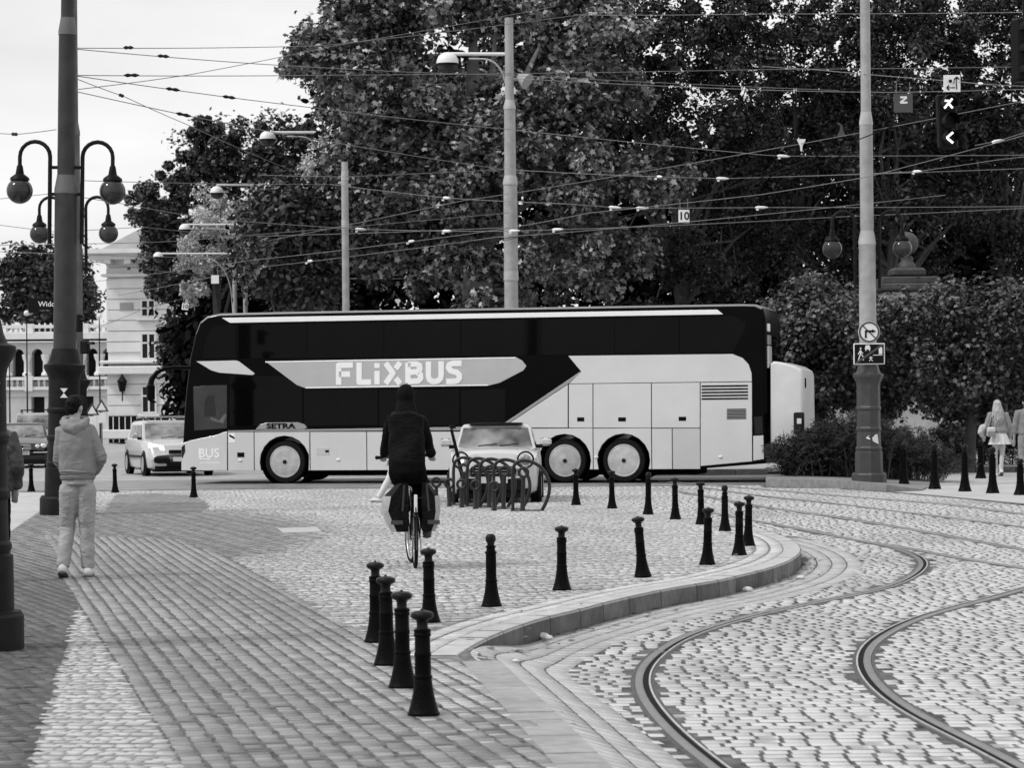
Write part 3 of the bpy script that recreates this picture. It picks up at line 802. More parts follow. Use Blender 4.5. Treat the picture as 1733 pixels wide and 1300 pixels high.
LM_pale = leaf_mat('leaf_pale', 0.62, .25, .6, .3); LM_hedge = leaf_mat('leaf_hedge', 0.052, .08, .42, .35); LM_bush = leaf_mat('leaf_bush', 0.015, .06, .5, .2)
def at(px, py, d): return np.array(P(px, py, d))
TG = 'trees behind the coach'
# big plane tree
d0 = 84.0; s0 = d0/F
cl = np.concatenate([boughs(30, 8, at(800, 235, d0), (285*s0, 4.4, 320*s0), (1.1, 1.9), (.35, .65), 11, .72),
                     boughs(14, 8, at(700, 150, d0-2.5), (190*s0, 2.4, 200*s0), (.9, 1.5), (.3, .6), 12, .5),
                     boughs(22, 8, at(820, 300, d0-3.6), (175*s0, 1.0, 200*s0), (.9, 1.5), (.3, .6), 17, .15), clumps(70, at(800, 200, d0+2.5), (240*s0, 1.5, 260*s0), (.7, 1.1), 18, .1),
                     clumps(60, at(610, 110, d0-1), (85*s0, 2.2, 130*s0), (.45, .8), 15, .5),
                     clumps(55, at(620, 330, d0-1), (85*s0, 2.5, 150*s0), (.5, .85), 13, .6), clumps(60, at(985, 40, d0+3), (110*s0, 2.5, 110*s0), (.4, .8), 16, .3)])
tree('plane_tree', 'tall broad-leaved plane tree with sunlit leaves rising above the middle of the coach', (at(800, 700, d0)[0], d0, 0), cl, 150, .205, PALM, .08, 3.4, LM_plane, 21, .5, M_bark_pale, 10, TG, fill=.35)
# left group
d1 = 112.0; s1 = d1/F
cl = np.concatenate([clumps(150, at(425, 400, d1), (150*s1, 4, 175*s1), (.4, .8), 31, .5, None, 12, .3),
                     clumps(52, at(378, 275, d1), (62*s1, 2.4, 68*s1), (.18, .42), 32, .15, None, 9, .4), clumps(44, at(480, 270, d1), (75*s1, 2.4, 62*s1), (.2, .45), 33, .15, None, 9, .4),
                     clumps(46, at(278, 345, d1), (62*s1, 2.4, 62*s1), (.18, .42), 34, .15, None, 9, .4), clumps(26, at(278, 455, d1), (36*s1, 2, 70*s1), (.3, .6), 35, .3),
                     clumps(22, at(303, 590, d1), (24*s1, 2, 70*s1), (.3, .6), 36, .3), clumps(16, at(355, 222, d1), (36*s1, 1, 24*s1), (.14, .3), 37, .1)])
tree('chestnut_tree', 'ragged dark green tree beside the pale corner house', (at(430, 700, d1)[0], d1, 0), cl, 130, .19, PALM, .1, 3.2, LM_mid, 22, .42, None, 12, TG)
d2 = 90.8; s2 = d2/F
cl = np.concatenate([clumps(34, at(384, 365, d2), (55*s2, 1.2, 42*s2), (.18, .38), 41, .2, None, 9, .4), clumps(26, at(345, 432, d2), (46*s2, 1.0, 36*s2), (.18, .36), 42, .2, None, 9, .4), clumps(12, at(330, 492, d2), (26*s2, .8, 26*s2), (.14, .3), 43, .2)])
tree('blossom_tree', 'small pale leaved tree glowing between the hanging street lamps', (at(370, 700, d2)[0], d2, 0), cl, 150, .13, OVAL, .55, 1.3, LM_pale, 23, .16, None, 6, TG)
d2 = 90.5; s2 = d2/F
cl = clumps(22, at(535, 298, d2), (26*s2, .8, 30*s2), (.28, .45), 44, .3)
tree('blossom_tree', 'small pale leafed tree tip beside the plane tree edge', (at(545, 700, d2)[0], d2, 0), cl, 150, .13, OVAL, .55, 1.3, LM_pale, 24, .14, None, 5, TG)
d3 = 82.0; s3 = d3/F
cl = np.concatenate([clumps(80, at(500, 425, d3), (75*s3, 2.5, 118*s3), (.5, .9), 51, .5), clumps(26, at(488, 352, d3), (50*s3, 2, 45*s3), (.4, .7), 52, .4)])
tree('linden_tree', 'bushy mid green tree between the pale tree and the plane tree', (at(480, 700, d3)[0], d3, 0), cl, 120, .2, HEX, .1, 3.4, LM_mid, 25, .3, None, 8, TG)
# right group, dark, with sky showing through the tops
for i, (px, py, dd, rx, rz_, ncl, per, lab, sd_) in enumerate((
        (1150, 290, 92, 190, 270, 190, 150, 'dark tree with thin top directly behind the overhead board reading 10', 61),
        (1330, 300, 97, 150, 240, 150, 150, 'dark shaded tree behind the tall sign pole', 62),
        (1500, 260, 93, 150, 290, 170, 150, 'dark dense tree behind the hanging traffic signal', 63),
        (1690, 300, 96, 140, 270, 150, 150, 'dark tree cut by the right picture edge', 64))):
    sc = dd/F
    cl = np.concatenate([boughs(ncl//9, 9, at(px, py+60, dd), (rx*sc, 4, (rz_-40)*sc), (.9, 1.7), (.35, .7), sd_, .5),
                         clumps(int(ncl*.75), at(px+15, 70, dd-1), (rx*1.1*sc, 3.5, 150*sc), (.25, .55), sd_+10, .15, None, 8, .3)])
    tree('park_tree', lab, (at(px, 700, dd)[0], dd, 0), cl, per, .165, HEX, .1, 4.6, LM_dark, sd_+20, .24, None, 16, TG, fill=.4, topf=.5)
# far tree at the left
d4 = 205.0; s4 = d4/F
cl = np.concatenate([clumps(80, at(90, 500, d4), (78*s4, 4, 75*s4), (.9, 1.5), 71, .5, None, 9, .2), clumps(30, at(45, 470, d4), (40*s4, 3, 50*s4), (.7, 1.1), 72, .4)])
tree('round_tree', 'far rounded tree above the arcade balustrade at the left', (at(90, 700, d4)[0], d4, 0), cl, 110, .42, HEX, .5, 1.7, LM_mid, 26, .4, None, 8)
# a wood that closes the view behind
rng = np.random.default_rng(5)
n = 1700; xx = rng.uniform(-13.0, 26, n); pxx = xx*F/108+CX; zt_ = np.where(pxx < 560, 8.5, np.where(pxx < 1060, 16.5, np.where(pxx < 1340, 12.6, 14.2)))
cl = np.stack([xx, rng.uniform(104, 112, n), .2+rng.random(n)**1.25*(zt_-.2), rng.uniform(.9, 1.5, n)], 1)
cl2 = np.stack([rng.uniform(-12.0, 26, 300), rng.uniform(112, 116, 300), rng.uniform(0, 5, 300), rng.uniform(.9, 1.5, 300)], 1)
o = link('wood', leaves('wood', np.concatenate([cl, cl2]), 70, .40, HEX, .3, 1.6, rng=rng, fill=.15), LM_wood); tag(o, 'dark mass of trees and undergrowth closing the view behind the coach', 'wood', None, 'stuff')
# clipped round trees over the hedge at right
for px, py, dd, rx, rz_, lab, sd_ in ((1375, 590, 66, 100, 118, 'rounded leafy tree just behind the rear of the coach', 81),
                                     (1640, 590, 67, 150, 122, 'wide rounded leafy tree above the walking woman', 82),
                                     (1480, 615, 70, 70, 85, 'rounded leafy tree half hidden behind the sign pole', 83)):
    sc = dd/F
    cl = np.concatenate([clumps(150, at(px, py, dd), (rx*sc, 1.9, rz_*sc), (.28, .5), sd_, .72, None, 8, .1), clumps(50, at(px, py-10, dd), (rx*.7*sc, 1.4, rz_*.75*sc), (.35, .5), sd_+5, .1)])
    tree('hedge_maple', lab, (at(px, 700, dd)[0], dd, 0), cl, 110, .13, PALM, .12, 3.4, LM_hedge, sd_+7, .14, None, 6, 'rounded trees at the right', fill=.5, up=.75, out=.7)
# arching shrub on the planting bed
rng = np.random.default_rng(9); V = []; Fq = []; SH = []
sh_t = thing('arching_shrub', 'spiky arching dark shrub on the raised bed at the foot of the sign pole', 'shrub', (at(1440, 800, 58.5)[0], 58.5, 0.05))
mbs = MB()
for i in range(2100):
    bx, by = min(2.0, max(-1.35, rng.normal(.15, .95))), rng.normal(.35, .45); an = rng.uniform(0, 2*PI); hgt = max(.2, rng.normal(.92, .2)*math.exp(-(bx-.1)**2/4.5)); rch = rng.uniform(.2, .75)
    rch = min(rch, bx+1.85) if math.cos(an) < 0 else rch; dx, dy = math.cos(an)*rch, math.sin(an)*rch*.6-.12
    pts = [Vector((bx+dx*t*.95, by+dy*t, hgt*(1.7*t-.95*t*t)*1.35)) for t in (0, .3, .55, .75, .9, 1.0)]
    for k in range(0, 5):
        for q in range(5 if k else 3):
            t = rng.random(); p = pts[k].lerp(pts[k+1], t); dr = (pts[k+1]-pts[k]).normalized(); side = Vector((rng.normal(), rng.normal(), rng.normal(0, .5))).normalized()
            ax = (dr*.8+side*.7).normalized(); w_ = ax.orthogonal().normalized()*.008; l_ = rng.uniform(.09, .2)
            o_ = len(V); V += [p-w_, p+ax*l_*.5-w_*1.2, p+ax*l_, p+ax*l_*.5+w_*1.2]; Fq.append((o_, o_+1, o_+2, o_+3)); SH += [rng.uniform(.5, 2.2)]*4
    if i % 6 == 0: mbs.tube(pts, [.012, .01, .008, .006, .005, .003], 4)
link('foliage', np_mesh('foliage', np.array([tuple(v) for v in V]), np.array(Fq), SH), leaf_mat('leaf_shrub', .018, .08, .5, .15), sh_t)
part('stems', mbs, M_bark, sh_t, 60)['kind'] = 'stuff'
# low clipped hedge behind the footway
ph = at(1620, 765, 69.5)
hd = thing('clipped_hedge', 'low dark clipped hedge behind the walking woman', 'hedge', (ph[0], 69.5, 0))
n = 460; cl = np.stack([rng.uniform(-2.6, 3.6, n), rng.uniform(-.4, .5, n), rng.uniform(.05, 1.02, n), np.full(n, .14)], 1)
link('foliage', leaves('foliage', cl, 90, .05, OVAL, .4, 1.5, rng=rng, fill=.4), LM_bush, hd)
for k in range(14):
    mb = MB(); mb.tube([(-1.9+k*.37, 0, -.02), (-1.9+k*.37+.05, .05, .6)], [.03, .012], 5); part('stem', mb, M_bark, hd, 60)
# stone pier with ball finial and arched base
dp = 80.0; kp_ = dp/F
pp = P(1537, 735, dp)
pier = thing('stone_pier', 'dark carved stone pier with ball finial and pale arched base behind the hedge trees', 'monument', (pp.x, dp, 0))
def pzz(py): return float(P(1537, py, dp).z)
def w2(px): return px*kp_
mb = MB(); mb.box((0, 0, (pzz(495)+0)/2), (w2(88), w2(80), pzz(495)), 0, .03); part('shaft', mb, M_stone, pier, 0)
mb = MB(); mb.box((0, 0, pzz(487)), (w2(104), w2(100), w2(12)), 0, .05); mb.box((0, 0, pzz(476)), (w2(96), w2(92), w2(12)), 0, .04); mb.box((0, 0, pzz(462)), (w2(58), w2(58), w2(16)), 0, .08); part('cap', mb, mat('stone_weathered', .05, .8, .4, 3, .3, 20), pier, 0)
mb = MB(); mb.lathe([(w2(15), pzz(455)), (w2(15), pzz(448)), (w2(10), pzz(442)), (w2(11), pzz(436)), (w2(7), pzz(432))], 16); mb.blob((0, 0, pzz(412)), w2(20), 18, 12); part('finial', mb, mat('stone_ball', .05, .6, .4, 5, .2, 20), pier, 50)
# arched wall
z1 = pzz(672); arc = [(-w2(26)-w2(44)*math.cos(PI*i/12), .1+w2(32)*math.sin(PI*i/12)) for i in range(13)]
mb = MB(); xl, xr = -w2(152), w2(48)
mb.box(((xl+arc[0][0])/2, -1.1, z1/2-.2), (arc[0][0]-xl, .4, z1+.4)); mb.box(((xr+arc[-1][0])/2, -1.1, z1/2-.2), (xr-arc[-1][0], .4, z1+.4))
for i in range(12):
    a_, b_ = arc[i], arc[i+1]; mb.prism([a_, b_, (b_[0], z1), (a_[0], z1)], -1.3, -.9, lambda p, q, t: (p, t, q))
part('arched_wall', mb, mat('stone_pale', .46, .8, .15, 3, .2, 30, stain=.3), pier, 0)
mb = MB(); mb.box((-w2(26), -.7, .8), (w2(100), .2, 1.8)); part('arch_void', mb, M_void, pier, 0)
for x_, w_, zz in ((w2(33), w2(26), pzz(690)), (w2(33), w2(26), pzz(720)), (-w2(120), w2(30), pzz(700))):
    mb = MB(); mb.box((x_, -1.32, zz), (w_, .05, w2(14)), 0, .01); part('panel', mb, M_stone, pier, 0)
for px, py, r in ((1605, 733, .30), (1625, 726, .22)):
    p = P(px, py, 72); mb = MB(); mb.blob((0, 0, r*.8), (r*1.1, r, r*.8), 14, 9); mb.lathe([(r*.6, -.9), (r*.6, r*.2)], 10)
    o = part('stone_ball', mb, mat('stone_ball_pale', .2, .7, .3, 5), None, 50); o.location = (p.x, 72, p.z-r*.5)
    tag(o, 'larger grey stone ball behind the hedge' if r > .25 else 'smaller grey stone ball peeking over the hedge', 'stone ball')
# pale flowering plants by the hedge
for i, (px, py, lab) in enumerate(((1645, 712, 'pale flower clump leaning beside the walking woman'), (1662, 690, 'tall pale flower spray above the hedge beside the woman'))):
    p = P(px, py, 71); t = thing('flower_plant', lab, 'plant', (p.x, 71, 0), 0)
    mb = MB()
    for k in range(5): mb.tube([(rng.uniform(-.1, .1), 0, 0), (rng.uniform(-.2, .2), 0, p.z)], [.012, .006], 4)
    part('stem', mb, M_bark, t, 60)
    cl = np.stack([rng.uniform(-.25, .25, 7), rng.uniform(-.1, .1, 7), p.z+rng.uniform(-.25, .1, 7), np.full(7, .12)], 1)
    link('foliage', leaves('foliage', cl, 14, .12, OVAL, .3, 1.6, rng=rng), leaf_mat('leaf_flower', .12, .2, .6, .3), t)
# ================================================================ COACH
YAW = math.radians(13.0)
BA = Vector((-5.34, 62.35, 0)); BE = Vector((math.cos(YAW), -math.sin(YAW), 0)); BN = Vector((-math.sin(YAW), -math.cos(YAW), 0))
def B(x, y):
    u, v = unroll(x, y); dx = u/F
    t = (BA.x*BN.x+BA.y*BN.y)/(dx*BN.x+BN.y)
    p = Vector((dx*t, t, HC-v*t/F)); return ((p-BA).dot(BE), p.z)
bus = thing('coach', 'double-deck travel coach with dark windows and pale panels crossing the square', 'coach', BA, -YAW)
M_bus_black = mat('coach_gloss_black', 0.003, 0.3, 0.2, 2, spec=0.05)
M_bus_glass = mat('coach_window_glass', 0.0025, 0.05, 0.3, 1.5, spec=0.10)
M_bus_roof = mat('coach_roof_grey', 0.20, 0.35, 0.1, 2, coat=.3)
M_bus_pale = mat('coach_paint_pale', 0.66, 0.32, 0.05, 1.5, coat=.4, stain=.06)
M_bus_strip = mat('coach_trim_bright', 0.9, 0.25, 0.03, 2, coat=.3)
M_bus_grey = mat('coach_ledge_grey', 0.30, 0.35, 0.08, 3, coat=.3)
M_letter = mat('coach_lettering', 0.92, 0.45, 0.03, 3)
M_panel_mid = mat('coach_sign_panel', 0.47, 0.4, 0.05, 2)
M_rubber = mat('tyre_rubber', 0.008, 0.8, 0.3, 12, .2, 40, spec=.15)
M_rim = mat('wheel_cover', 0.52, 0.42, 0.2, 6, stain=.35)
M_under = mat('underbody', 0.005, 0.9, 0.3, 4, spec=.1)
M_lamp_dark = mat('lamp_dark_lens', 0.012, 0.2, 0.2, 6, spec=.25)
M_lamp_clear = mat('lamp_clear_lens', 0.75, 0.12, 0.1, 6)
WB, BW_, WZ, WR, AR = 8.1, 2.55, 0.5, 0.50, 0.60
wheels_s = [B(482, 778)[0], B(956, 777)[0], B(1055.5, 777)[0]]
def arch(sc, zb, R=AR, n=12, rev=False):
    h = math.sqrt(max(R*R-(WZ-zb)**2, .01)); a0 = math.asin((zb-WZ)/R)
    pts = [(sc+R*math.cos(a0+(PI-2*a0)*i/n), WZ+R*math.sin(a0+(PI-2*a0)*i/n)) for i in range(n+1)]
    return pts                      # from rear side (+s) over the top to the front side
zbot = 0.30
top = [B(x, y) for x, y in [(309,788),(309,745),(311,700),(315,655),(321,605),(330,565),(338,545),(350,535),(372,530.5),(500,527.5),(800,522),(1100,517),(1255,514.5),(1278,515),(1291,521),(1296,540),(1297,640),(1298,700),(1298,776)]]
outline = [(top[0][0], zbot)]+top[1:]
rear_bot = [(top[-1][0]-.0, .42), (B(1180, 790)[0], zbot)]
poly = outline[:-1]+rear_bot
for sc in reversed(wheels_s): poly += arch(sc, zbot)
bm = bmesh.new()
vs = [bm.verts.new((s, 0.0, z)) for s, z in poly]; f = bm.faces.new(vs)
r = bmesh.ops.extrude_face_region(bm, geom=[f]); nv = [g for g in r['geom'] if isinstance(g, bmesh.types.BMVert)]
bmesh.ops.translate(bm, verts=nv, vec=(0, BW_, 0)); bmesh.ops.recalc_face_normals(bm, faces=bm.faces)
ed = [e for e in bm.edges if all(v.co.z > .9 for v in e.verts) and abs(e.verts[0].co.y-e.verts[1].co.y) < 1e-4]
bmesh.ops.bevel(bm, geom=ed, offset=.075, segments=4, profile=.5, affect='EDGES')
me = bpy.data.meshes.new('body'); bm.normal_update()
for fc in bm.faces:
    fc.smooth = True
    if fc.normal.z > .28 and fc.calc_center_median().z > 3.2: fc.material_index = 1
bm.to_mesh(me); bm.free(); me.set_sharp_from_angle(angle=math.radians(30)); me.materials.append(M_bus_black); me.materials.append(M_bus_roof)
body = link('body', me, None, bus)
def bpanel(name, pts, m, t0=-.016, t1=.004, parent=bus, img=True, deg=0, ch=.005):
    q = [B(*p) for p in pts] if img else pts
    a = sum(q[i][0]*q[(i+1) % len(q)][1]-q[(i+1) % len(q)][0]*q[i][1] for i in range(len(q)))
    if a < 0: q = q[::-1]
    mb = MB(); n = len(q); c = (sum(p[0] for p in q)/n, sum(p[1] for p in q)/n)
    ins = []
    for i in range(n):                                   # inset outline for a small edge round
        p0, p1, p2 = Vector(q[i-1]), Vector(q[i]), Vector(q[(i+1) % n])
        d1, d2 = (p1-p0), (p2-p1)
        if d1.length < 1e-6 or d2.length < 1e-6: ins.append(q[i]); continue
        d1.normalize(); d2.normalize(); n1, n2 = Vector((-d1.y, d1.x)), Vector((-d2.y, d2.x)); b = n1+n2
        if b.length < .3: ins.append(q[i]); continue
        b = b/b.length; k = ch/max(.4, b.dot(n1)); ins.append((p1.x+b.x*k, p1.y+b.y*k))
    mb.loft([[(s, t1, z) for s, z in q], [(s, t0+ch*.6, z) for s, z in q], [(s, t0, z) for s, z in ins]])
    return part(name, mb, m, parent, deg)
# lower pale panels; seams stay open and dark
bpanel('panel', [(307.5,751),(324,745.5),(349,740.5),(367,736.5),(377,732.5),(384.5,730.5),(384.5,796.5),(307.5,796.5)], M_bus_pale)
def zrect(x0, x1, y0, y1=None, zb=zbot):
    s0, z0 = B(x0, y0); s1, z1 = B(x1, y0-ROLL*(x1-x0)*.0); return [(s0, zb), (s1, zb), (s1, z1), (s0, z0)]
def arched(x0, x1, y0, scs, zb=zbot):
    s0, z0 = B(x0, y0); s1, _ = B(x1, y0); z1 = z0
    p = [(s0, zb), ]
    for sc in scs: p += arch(sc, zb, AR+.015)[::-1]
    return p+[(s1, zb), (s1, z1), (s0, z0)]
for x0, x1 in ((386, 429.5), (525.5, 620), (621.5, 704), (705.5, 788), (789.5, 862)): bpanel('panel', zrect(x0, x1, 731 if x0 < 862 else 726), M_bus_pale, img=False)
bpanel('panel', arched(431, 524, 731, [wheels_s[0]]), M_bus_pale, img=False)
bpanel('panel', arched(863.5, 1003, 726.2, [wheels_s[1]]), M_bus_pale, img=False)
bpanel('panel', arched(1004.5, 1102, 725.8, [wheels_s[2]]), M_bus_pale, img=False)
bpanel('panel', zrect(1103.5, 1137, 725.8), M_bus_pale, img=False); bpanel('panel', zrect(1138.5, 1184.5, 725.6), mat('coach_paint_pale_b', .56, .32, .05, 1.5, coat=.4), img=False)
bpanel('panel', [(961,651.5),(961,724),(862,724),(862,717)], M_bus_pale)
for x0, x1 in ((963, 1003), (1004.5, 1102), (1103.5, 1184.5)): bpanel('panel', [(x0,650.5-.012*(x0-963)),(x1,650.5-.012*(x1-963)),(x1,724.3),(x0,724.3)], M_bus_pale)
eng = bpanel('engine_panel', [(1186,648),(1272.5,647),(1273,781),(1186,789)], M_bus_pale)
bpanel('panel', [(1275,738),(1292,737),(1293,777),(1275,780)], M_bus_pale)
bpanel('quarter_panel', [(962,602.5),(1240,599.3),(1257,606.3),(1267,616.8),(1272,632),(1272.5,645.6),(964,649.4),(984,629)], M_bus_pale)
bpanel('diagonal_trim', [(984,630),(963,649),(860,717),(850,722),(845,722),(981,630)], M_bus_grey)
bpanel('ledge', [(386,729),(790,722.6),(845,722),(845,724.2),(790,728.6),(386,730.6)], M_bus_grey, -.03, .0)
bpanel('ledge', [(433,727),(441,718.5),(452,715.5),(505,715),(516,718.5),(520,723.6),(516,726.5)], M_bus_grey, -.032, .0)
for i in range(5):
    y = 652.5+i*5.4; lv = bpanel('louvre', [(1187.5,y),(1266,y-1),(1266,y+1.7),(1187.5,y+2.7)], M_under, -.024, -.010, eng)
gr = bpanel('grille', [(1230,691.5),(1263,691),(1263,709.5),(1230,710)], M_bus_grey, -.024, -.01, eng)
for i in range(7): bpanel('slat', [(1231,692.6+i*2.5),(1262,692.2+i*2.5),(1262,693.3+i*2.5),(1231,693.7+i*2.5)], M_under, -.03, -.02, gr)
for x, y, w_, h_ in ((408, 770, 12, 8), (983, 710, 12, 7), (1053, 710, 13, 7), (1155, 709, 12.5, 7)):
    bpanel('handle', [(x-w_/2,y-h_/2),(x+w_/2,y-h_/2),(x+w_/2,y+h_/2),(x-w_/2,y+h_/2)], M_under, -.022, -.012)
fl = bpanel('fuel_flap', [(536,758),(558,757.5),(558,770.5),(536,771)], mat('coach_paint_flap', .54, .35, .05), -.021, -.012)
bpanel('handle', [(551,762),(557,762),(557,766),(551,766)], M_under, -.026, -.018, fl)
for x, y in ((407, 779.5), (573, 778.5), (1009, 774), (1219.5, 773.5)):
    s_, z_ = B(x, y); mb = MB(); mb.blob((s_, -.018, z_), (.055, .02, .032), 10, 6); part('side_lamp', mb, M_lamp_clear, bus, 60)
bpanel('sticker', [(388,734),(398,733.5),(398,749),(388,749.5)], M_letter, -.0195, -.012); bpanel('sticker', [(388.5,735),(397.5,740),(397.5,744),(388.5,739)], M_under, -.022, -.017)
# bright roof rail, sign panel and front wing
bpanel('roof_rail', [(376,538),(800,531),(1214,524),(1224,532),(800,539),(390,546.5)], M_bus_strip, -.03, .01)
sign = bpanel('sign_panel', [(449.5,611.7),(660,608.5),(873,604.5),(884,610.5),(891,619.5),(886,627),(846,648),(826,653),(660,655.6),(518,657.5),(503,652)], M_panel_mid)
for e0, e1, w_ in (((449.5,611.7),(873,604.5),2.2), ((518,657.5),(826,653),2.0)):
    bpanel('edge_strip', [(e0[0], e0[1]), (e1[0], e1[1]), (e1[0], e1[1]+(w_ if e0[1] < 630 else -w_)), (e0[0], e0[1]+(w_ if e0[1] < 630 else -w_))], M_letter, -.021, -.01, sign)
bpanel('front_wing', [(332.6,611.7),(400,610.3),(405,612),(431.6,632.5),(428,635),(372,631),(358,627)], M_bus_pale)
# glass
def yt(x): return 549.5-.0176*(x-400)
def yb(x): return 609-.0125*(x-450)
ux = [402, 520, 650, 780, 910, 1040, 1150]
for a_, b_ in zip(ux[:-1], ux[1:]): bpanel('window', [(a_+.8,yt(a_)),(b_-.8,yt(b_)),(b_-.8,yb(b_)-2),(a_+.8,yb(a_)-2)], M_bus_glass, -.006, .004)
bpanel('window', [(1151,yt(1151)),(1240,yt(1240)),(1260,545),(1262,555),(1240,597),(1151,yb(1151)-2)], M_bus_glass, -.006, .004)
bpanel('window', [(345,597),(350,570),(362,553),(385,550),(400,549.5),(400,606),(345,607)], M_bus_glass, -.006, .004)
for a_, b_ in ((388, 512), (514, 640), (642, 778), (780, 856)): bpanel('window', [(a_+.8, 637 if a_ < 500 else 660.5),(b_-.8, 637 if a_ < 500 else 659),(b_-.8,720),(a_+.8,721.5)], M_bus_glass, -.006, .004)
# driver's window: opaque panel painted paler as if lit inside, arm and seat on it
cw = bpanel('cab_window', [(327,655),(345,653),(384,652),(384,725),(329,729)], mat('cab_window_tint', .022, .12, .5, 2.0, spec=.5), -.006, .004)
bpanel('arm_rest', [(356,706),(372,712),(380,700),(384,703),(378,717),(358,712)], mat('cab_pale_sleeve', .12, .6, .4, 9), -.009, -.004, cw)
bpanel('seat_back', [(346,680),(352,668),(362,668),(366,704),(346,706)], mat('cab_dark_shape', .006, .6, .4, 9), -.009, -.004, cw)
# lettering, each letter one piece
def stroke(mb, pts, w_, y0, y1):
    q = [Vector(B(*p)) for p in pts]; k = 0
    for i in range(len(q)-1):
        d = (q[i+1]-q[i]).normalized(); n_ = Vector((-d.y, d.x))*w_/2; o_ = y0-.0004*(k % 5); k += 1
        mb.prism([tuple(q[i]+n_), tuple(q[i]-n_), tuple(q[i+1]-n_), tuple(q[i+1]+n_)], o_, y1, lambda s, z, t: (s, t, z))
    for i, p in enumerate(q):
        r_ = w_/2*(1.0 if 0 < i < len(q)-1 else .8); o_ = y0-.0022-.0003*(i % 3)
        if 0 < i < len(q)-1: mb.prism([(p.x+r_*math.cos(a*PI/6), p.y+r_*math.sin(a*PI/6)) for a in range(12)], o_, y1, lambda s, z, t: (s, t, z))
def lp(u, v): return (560+u/7.22, 590+v/7.22)
LET = {'letter_f': [[(98,445),(98,206),(272,201)],[(98,316),(240,313)]], 'letter_l': [[(348,172),(348,412),(495,411)]], 'letter_i': [[(567,275),(567,440)],[(567,180),(567,238)]],
 'letter_x': [[(672,178),(762,302),(672,430)],[(850,170),(795,248)],[(795,362),(850,432)]],
 'letter_b': [[(945,172),(945,420)],[(945,193),(1045,190),(1088,212),(1092,250),(1060,285),(945,292)],[(1050,288),(1098,318),(1102,365),(1070,398),(945,404)]],
 'letter_u': [[(1195,160),(1195,340),(1208,380),(1240,402),(1275,404),(1312,396),(1340,370),(1350,335),(1350,156)]],
 'letter_s': [[(1600,180),(1495,183),(1450,200),(1440,235),(1465,270),(1500,285),(1545,295),(1572,325),(1575,360),(1550,392),(1510,402),(1412,403)]]}
for nm, sts in LET.items():
    mb = MB()
    for st in sts: stroke(mb, [lp(*p) for p in st], .130, -.024, -.012)
    part(nm, mb, M_letter, sign, 0)
def text(name, body_, size, loc, rot, m, parent, ext=.003, off=0.0, align='CENTER', sx=1.0):
    c = bpy.data.curves.new(name, 'FONT'); c.body = body_; c.size = size; c.extrude = ext; c.offset = off; c.align_x = align; c.align_y = 'CENTER'; c.resolution_u = 3
    o = bpy.data.objects.new(name, c); COL.objects.link(o); c.materials.append(m); o.rotation_euler = (0, 0, 0)
    me_ = bpy.data.meshes.new_from_object(o.evaluated_get(bpy.context.evaluated_depsgraph_get())); me_.name = name
    bpy.data.objects.remove(o); o = bpy.data.objects.new(name, me_); COL.objects.link(o); o.parent = parent
    o.location = loc; o.rotation_euler = rot; o.scale = (sx, 1, 1); return o
s_, z_ = B(476, 721.5); text('emblem_lettering', 'SETRA', .16, (s_, -.036, z_), (PI/2, 0, 0), M_under, bus, .002, .006, sx=1.55)
s_, z_ = B(354, 768); text('lettering', 'BUS', .31, (s_, -.02, z_), (PI/2, 0, 0), M_letter, bus, .002, .007, sx=1.0)
bpanel('lettering_mark', [(338,762),(341,762),(341,778),(338,778)], M_letter, -.02, -.012)
bpanel('lettering_line', [(338,783),(372,783),(372,784),(338,784)], M_letter, -.019, -.012); bpanel('lettering_line', [(338,776.5),(356,776.5),(356,778),(338,778)], M_letter, -.0195, -.012)
# wheels
for k, sc in enumerate(wheels_s):
    w_ = part('wheel', MB().lathe([(WR*.60, 0), (WR*.78, -.012), (WR*.95, .0), (WR, .05), (WR, .25), (WR*.95, .29), (WR*.5, .29)], 36, (sc, .03, WZ), True, (0, 1, 0)), M_rubber, bus, 50)
    part('rim', MB().lathe([(.37, .012), (.372, -.006), (.36, -.016), (.335, -.010), (.30, -.016), (.22, -.024), (.07, -.027)], 32, (sc, .025, WZ), True, (0, 1, 0)), M_rim, w_, 20)
    part('hub', MB().lathe([(.05, -.026), (.048, -.036), (.035, -.04)], 14, (sc, .02, WZ), True, (0, 1, 0)), M_lamp_dark, w_, 40)
    part('arch_lining', MB().lathe([(AR-.006, .02), (AR-.006, 1.0)], 28, (sc, 0, WZ), False, (0, 1, 0)), M_under, bus, 60)
    mb = MB(); mb.lathe([(WR*.6, 0), (WR, .03), (WR, .29), (WR*.6, .3)], 24, (sc, BW_-.33, WZ), True, (0, 1, 0)); part('wheel', mb, M_rubber, bus, 50)
mb = MB(); mb.box((sum(wheels_s)/3, BW_/2, .32), (9.5, 1.5, .32)); part('underbody', mb, M_under, bus, 0)
# mirror arm in front of the windscreen
q = [B(x, y) for x, y in ((352,622),(325,622.5),(296,622),(280,624),(268,631),(261.5,642),(260,655))]
mb = MB(); mb.tube([(s, .12-.06*i, z) for i, (s, z) in enumerate(q)], [.04, .042, .042, .045, .055, .07, .07], 8); arm = part('mirror_arm', mb, M_bus_black, bus, 60)
s_, z_ = q[-1]; mb = MB(); mb.box((s_+.02, -.25, z_-.13), (.17, .22, .42), 0, .05); part('mirror_head', mb, M_bus_black, arm, 30)
# head lamp on the front corner
bpanel('headlamp', [(307.8,757),(313,752),(314,764),(309,776),(307.8,774)], M_lamp_dark, -.024, -.01)
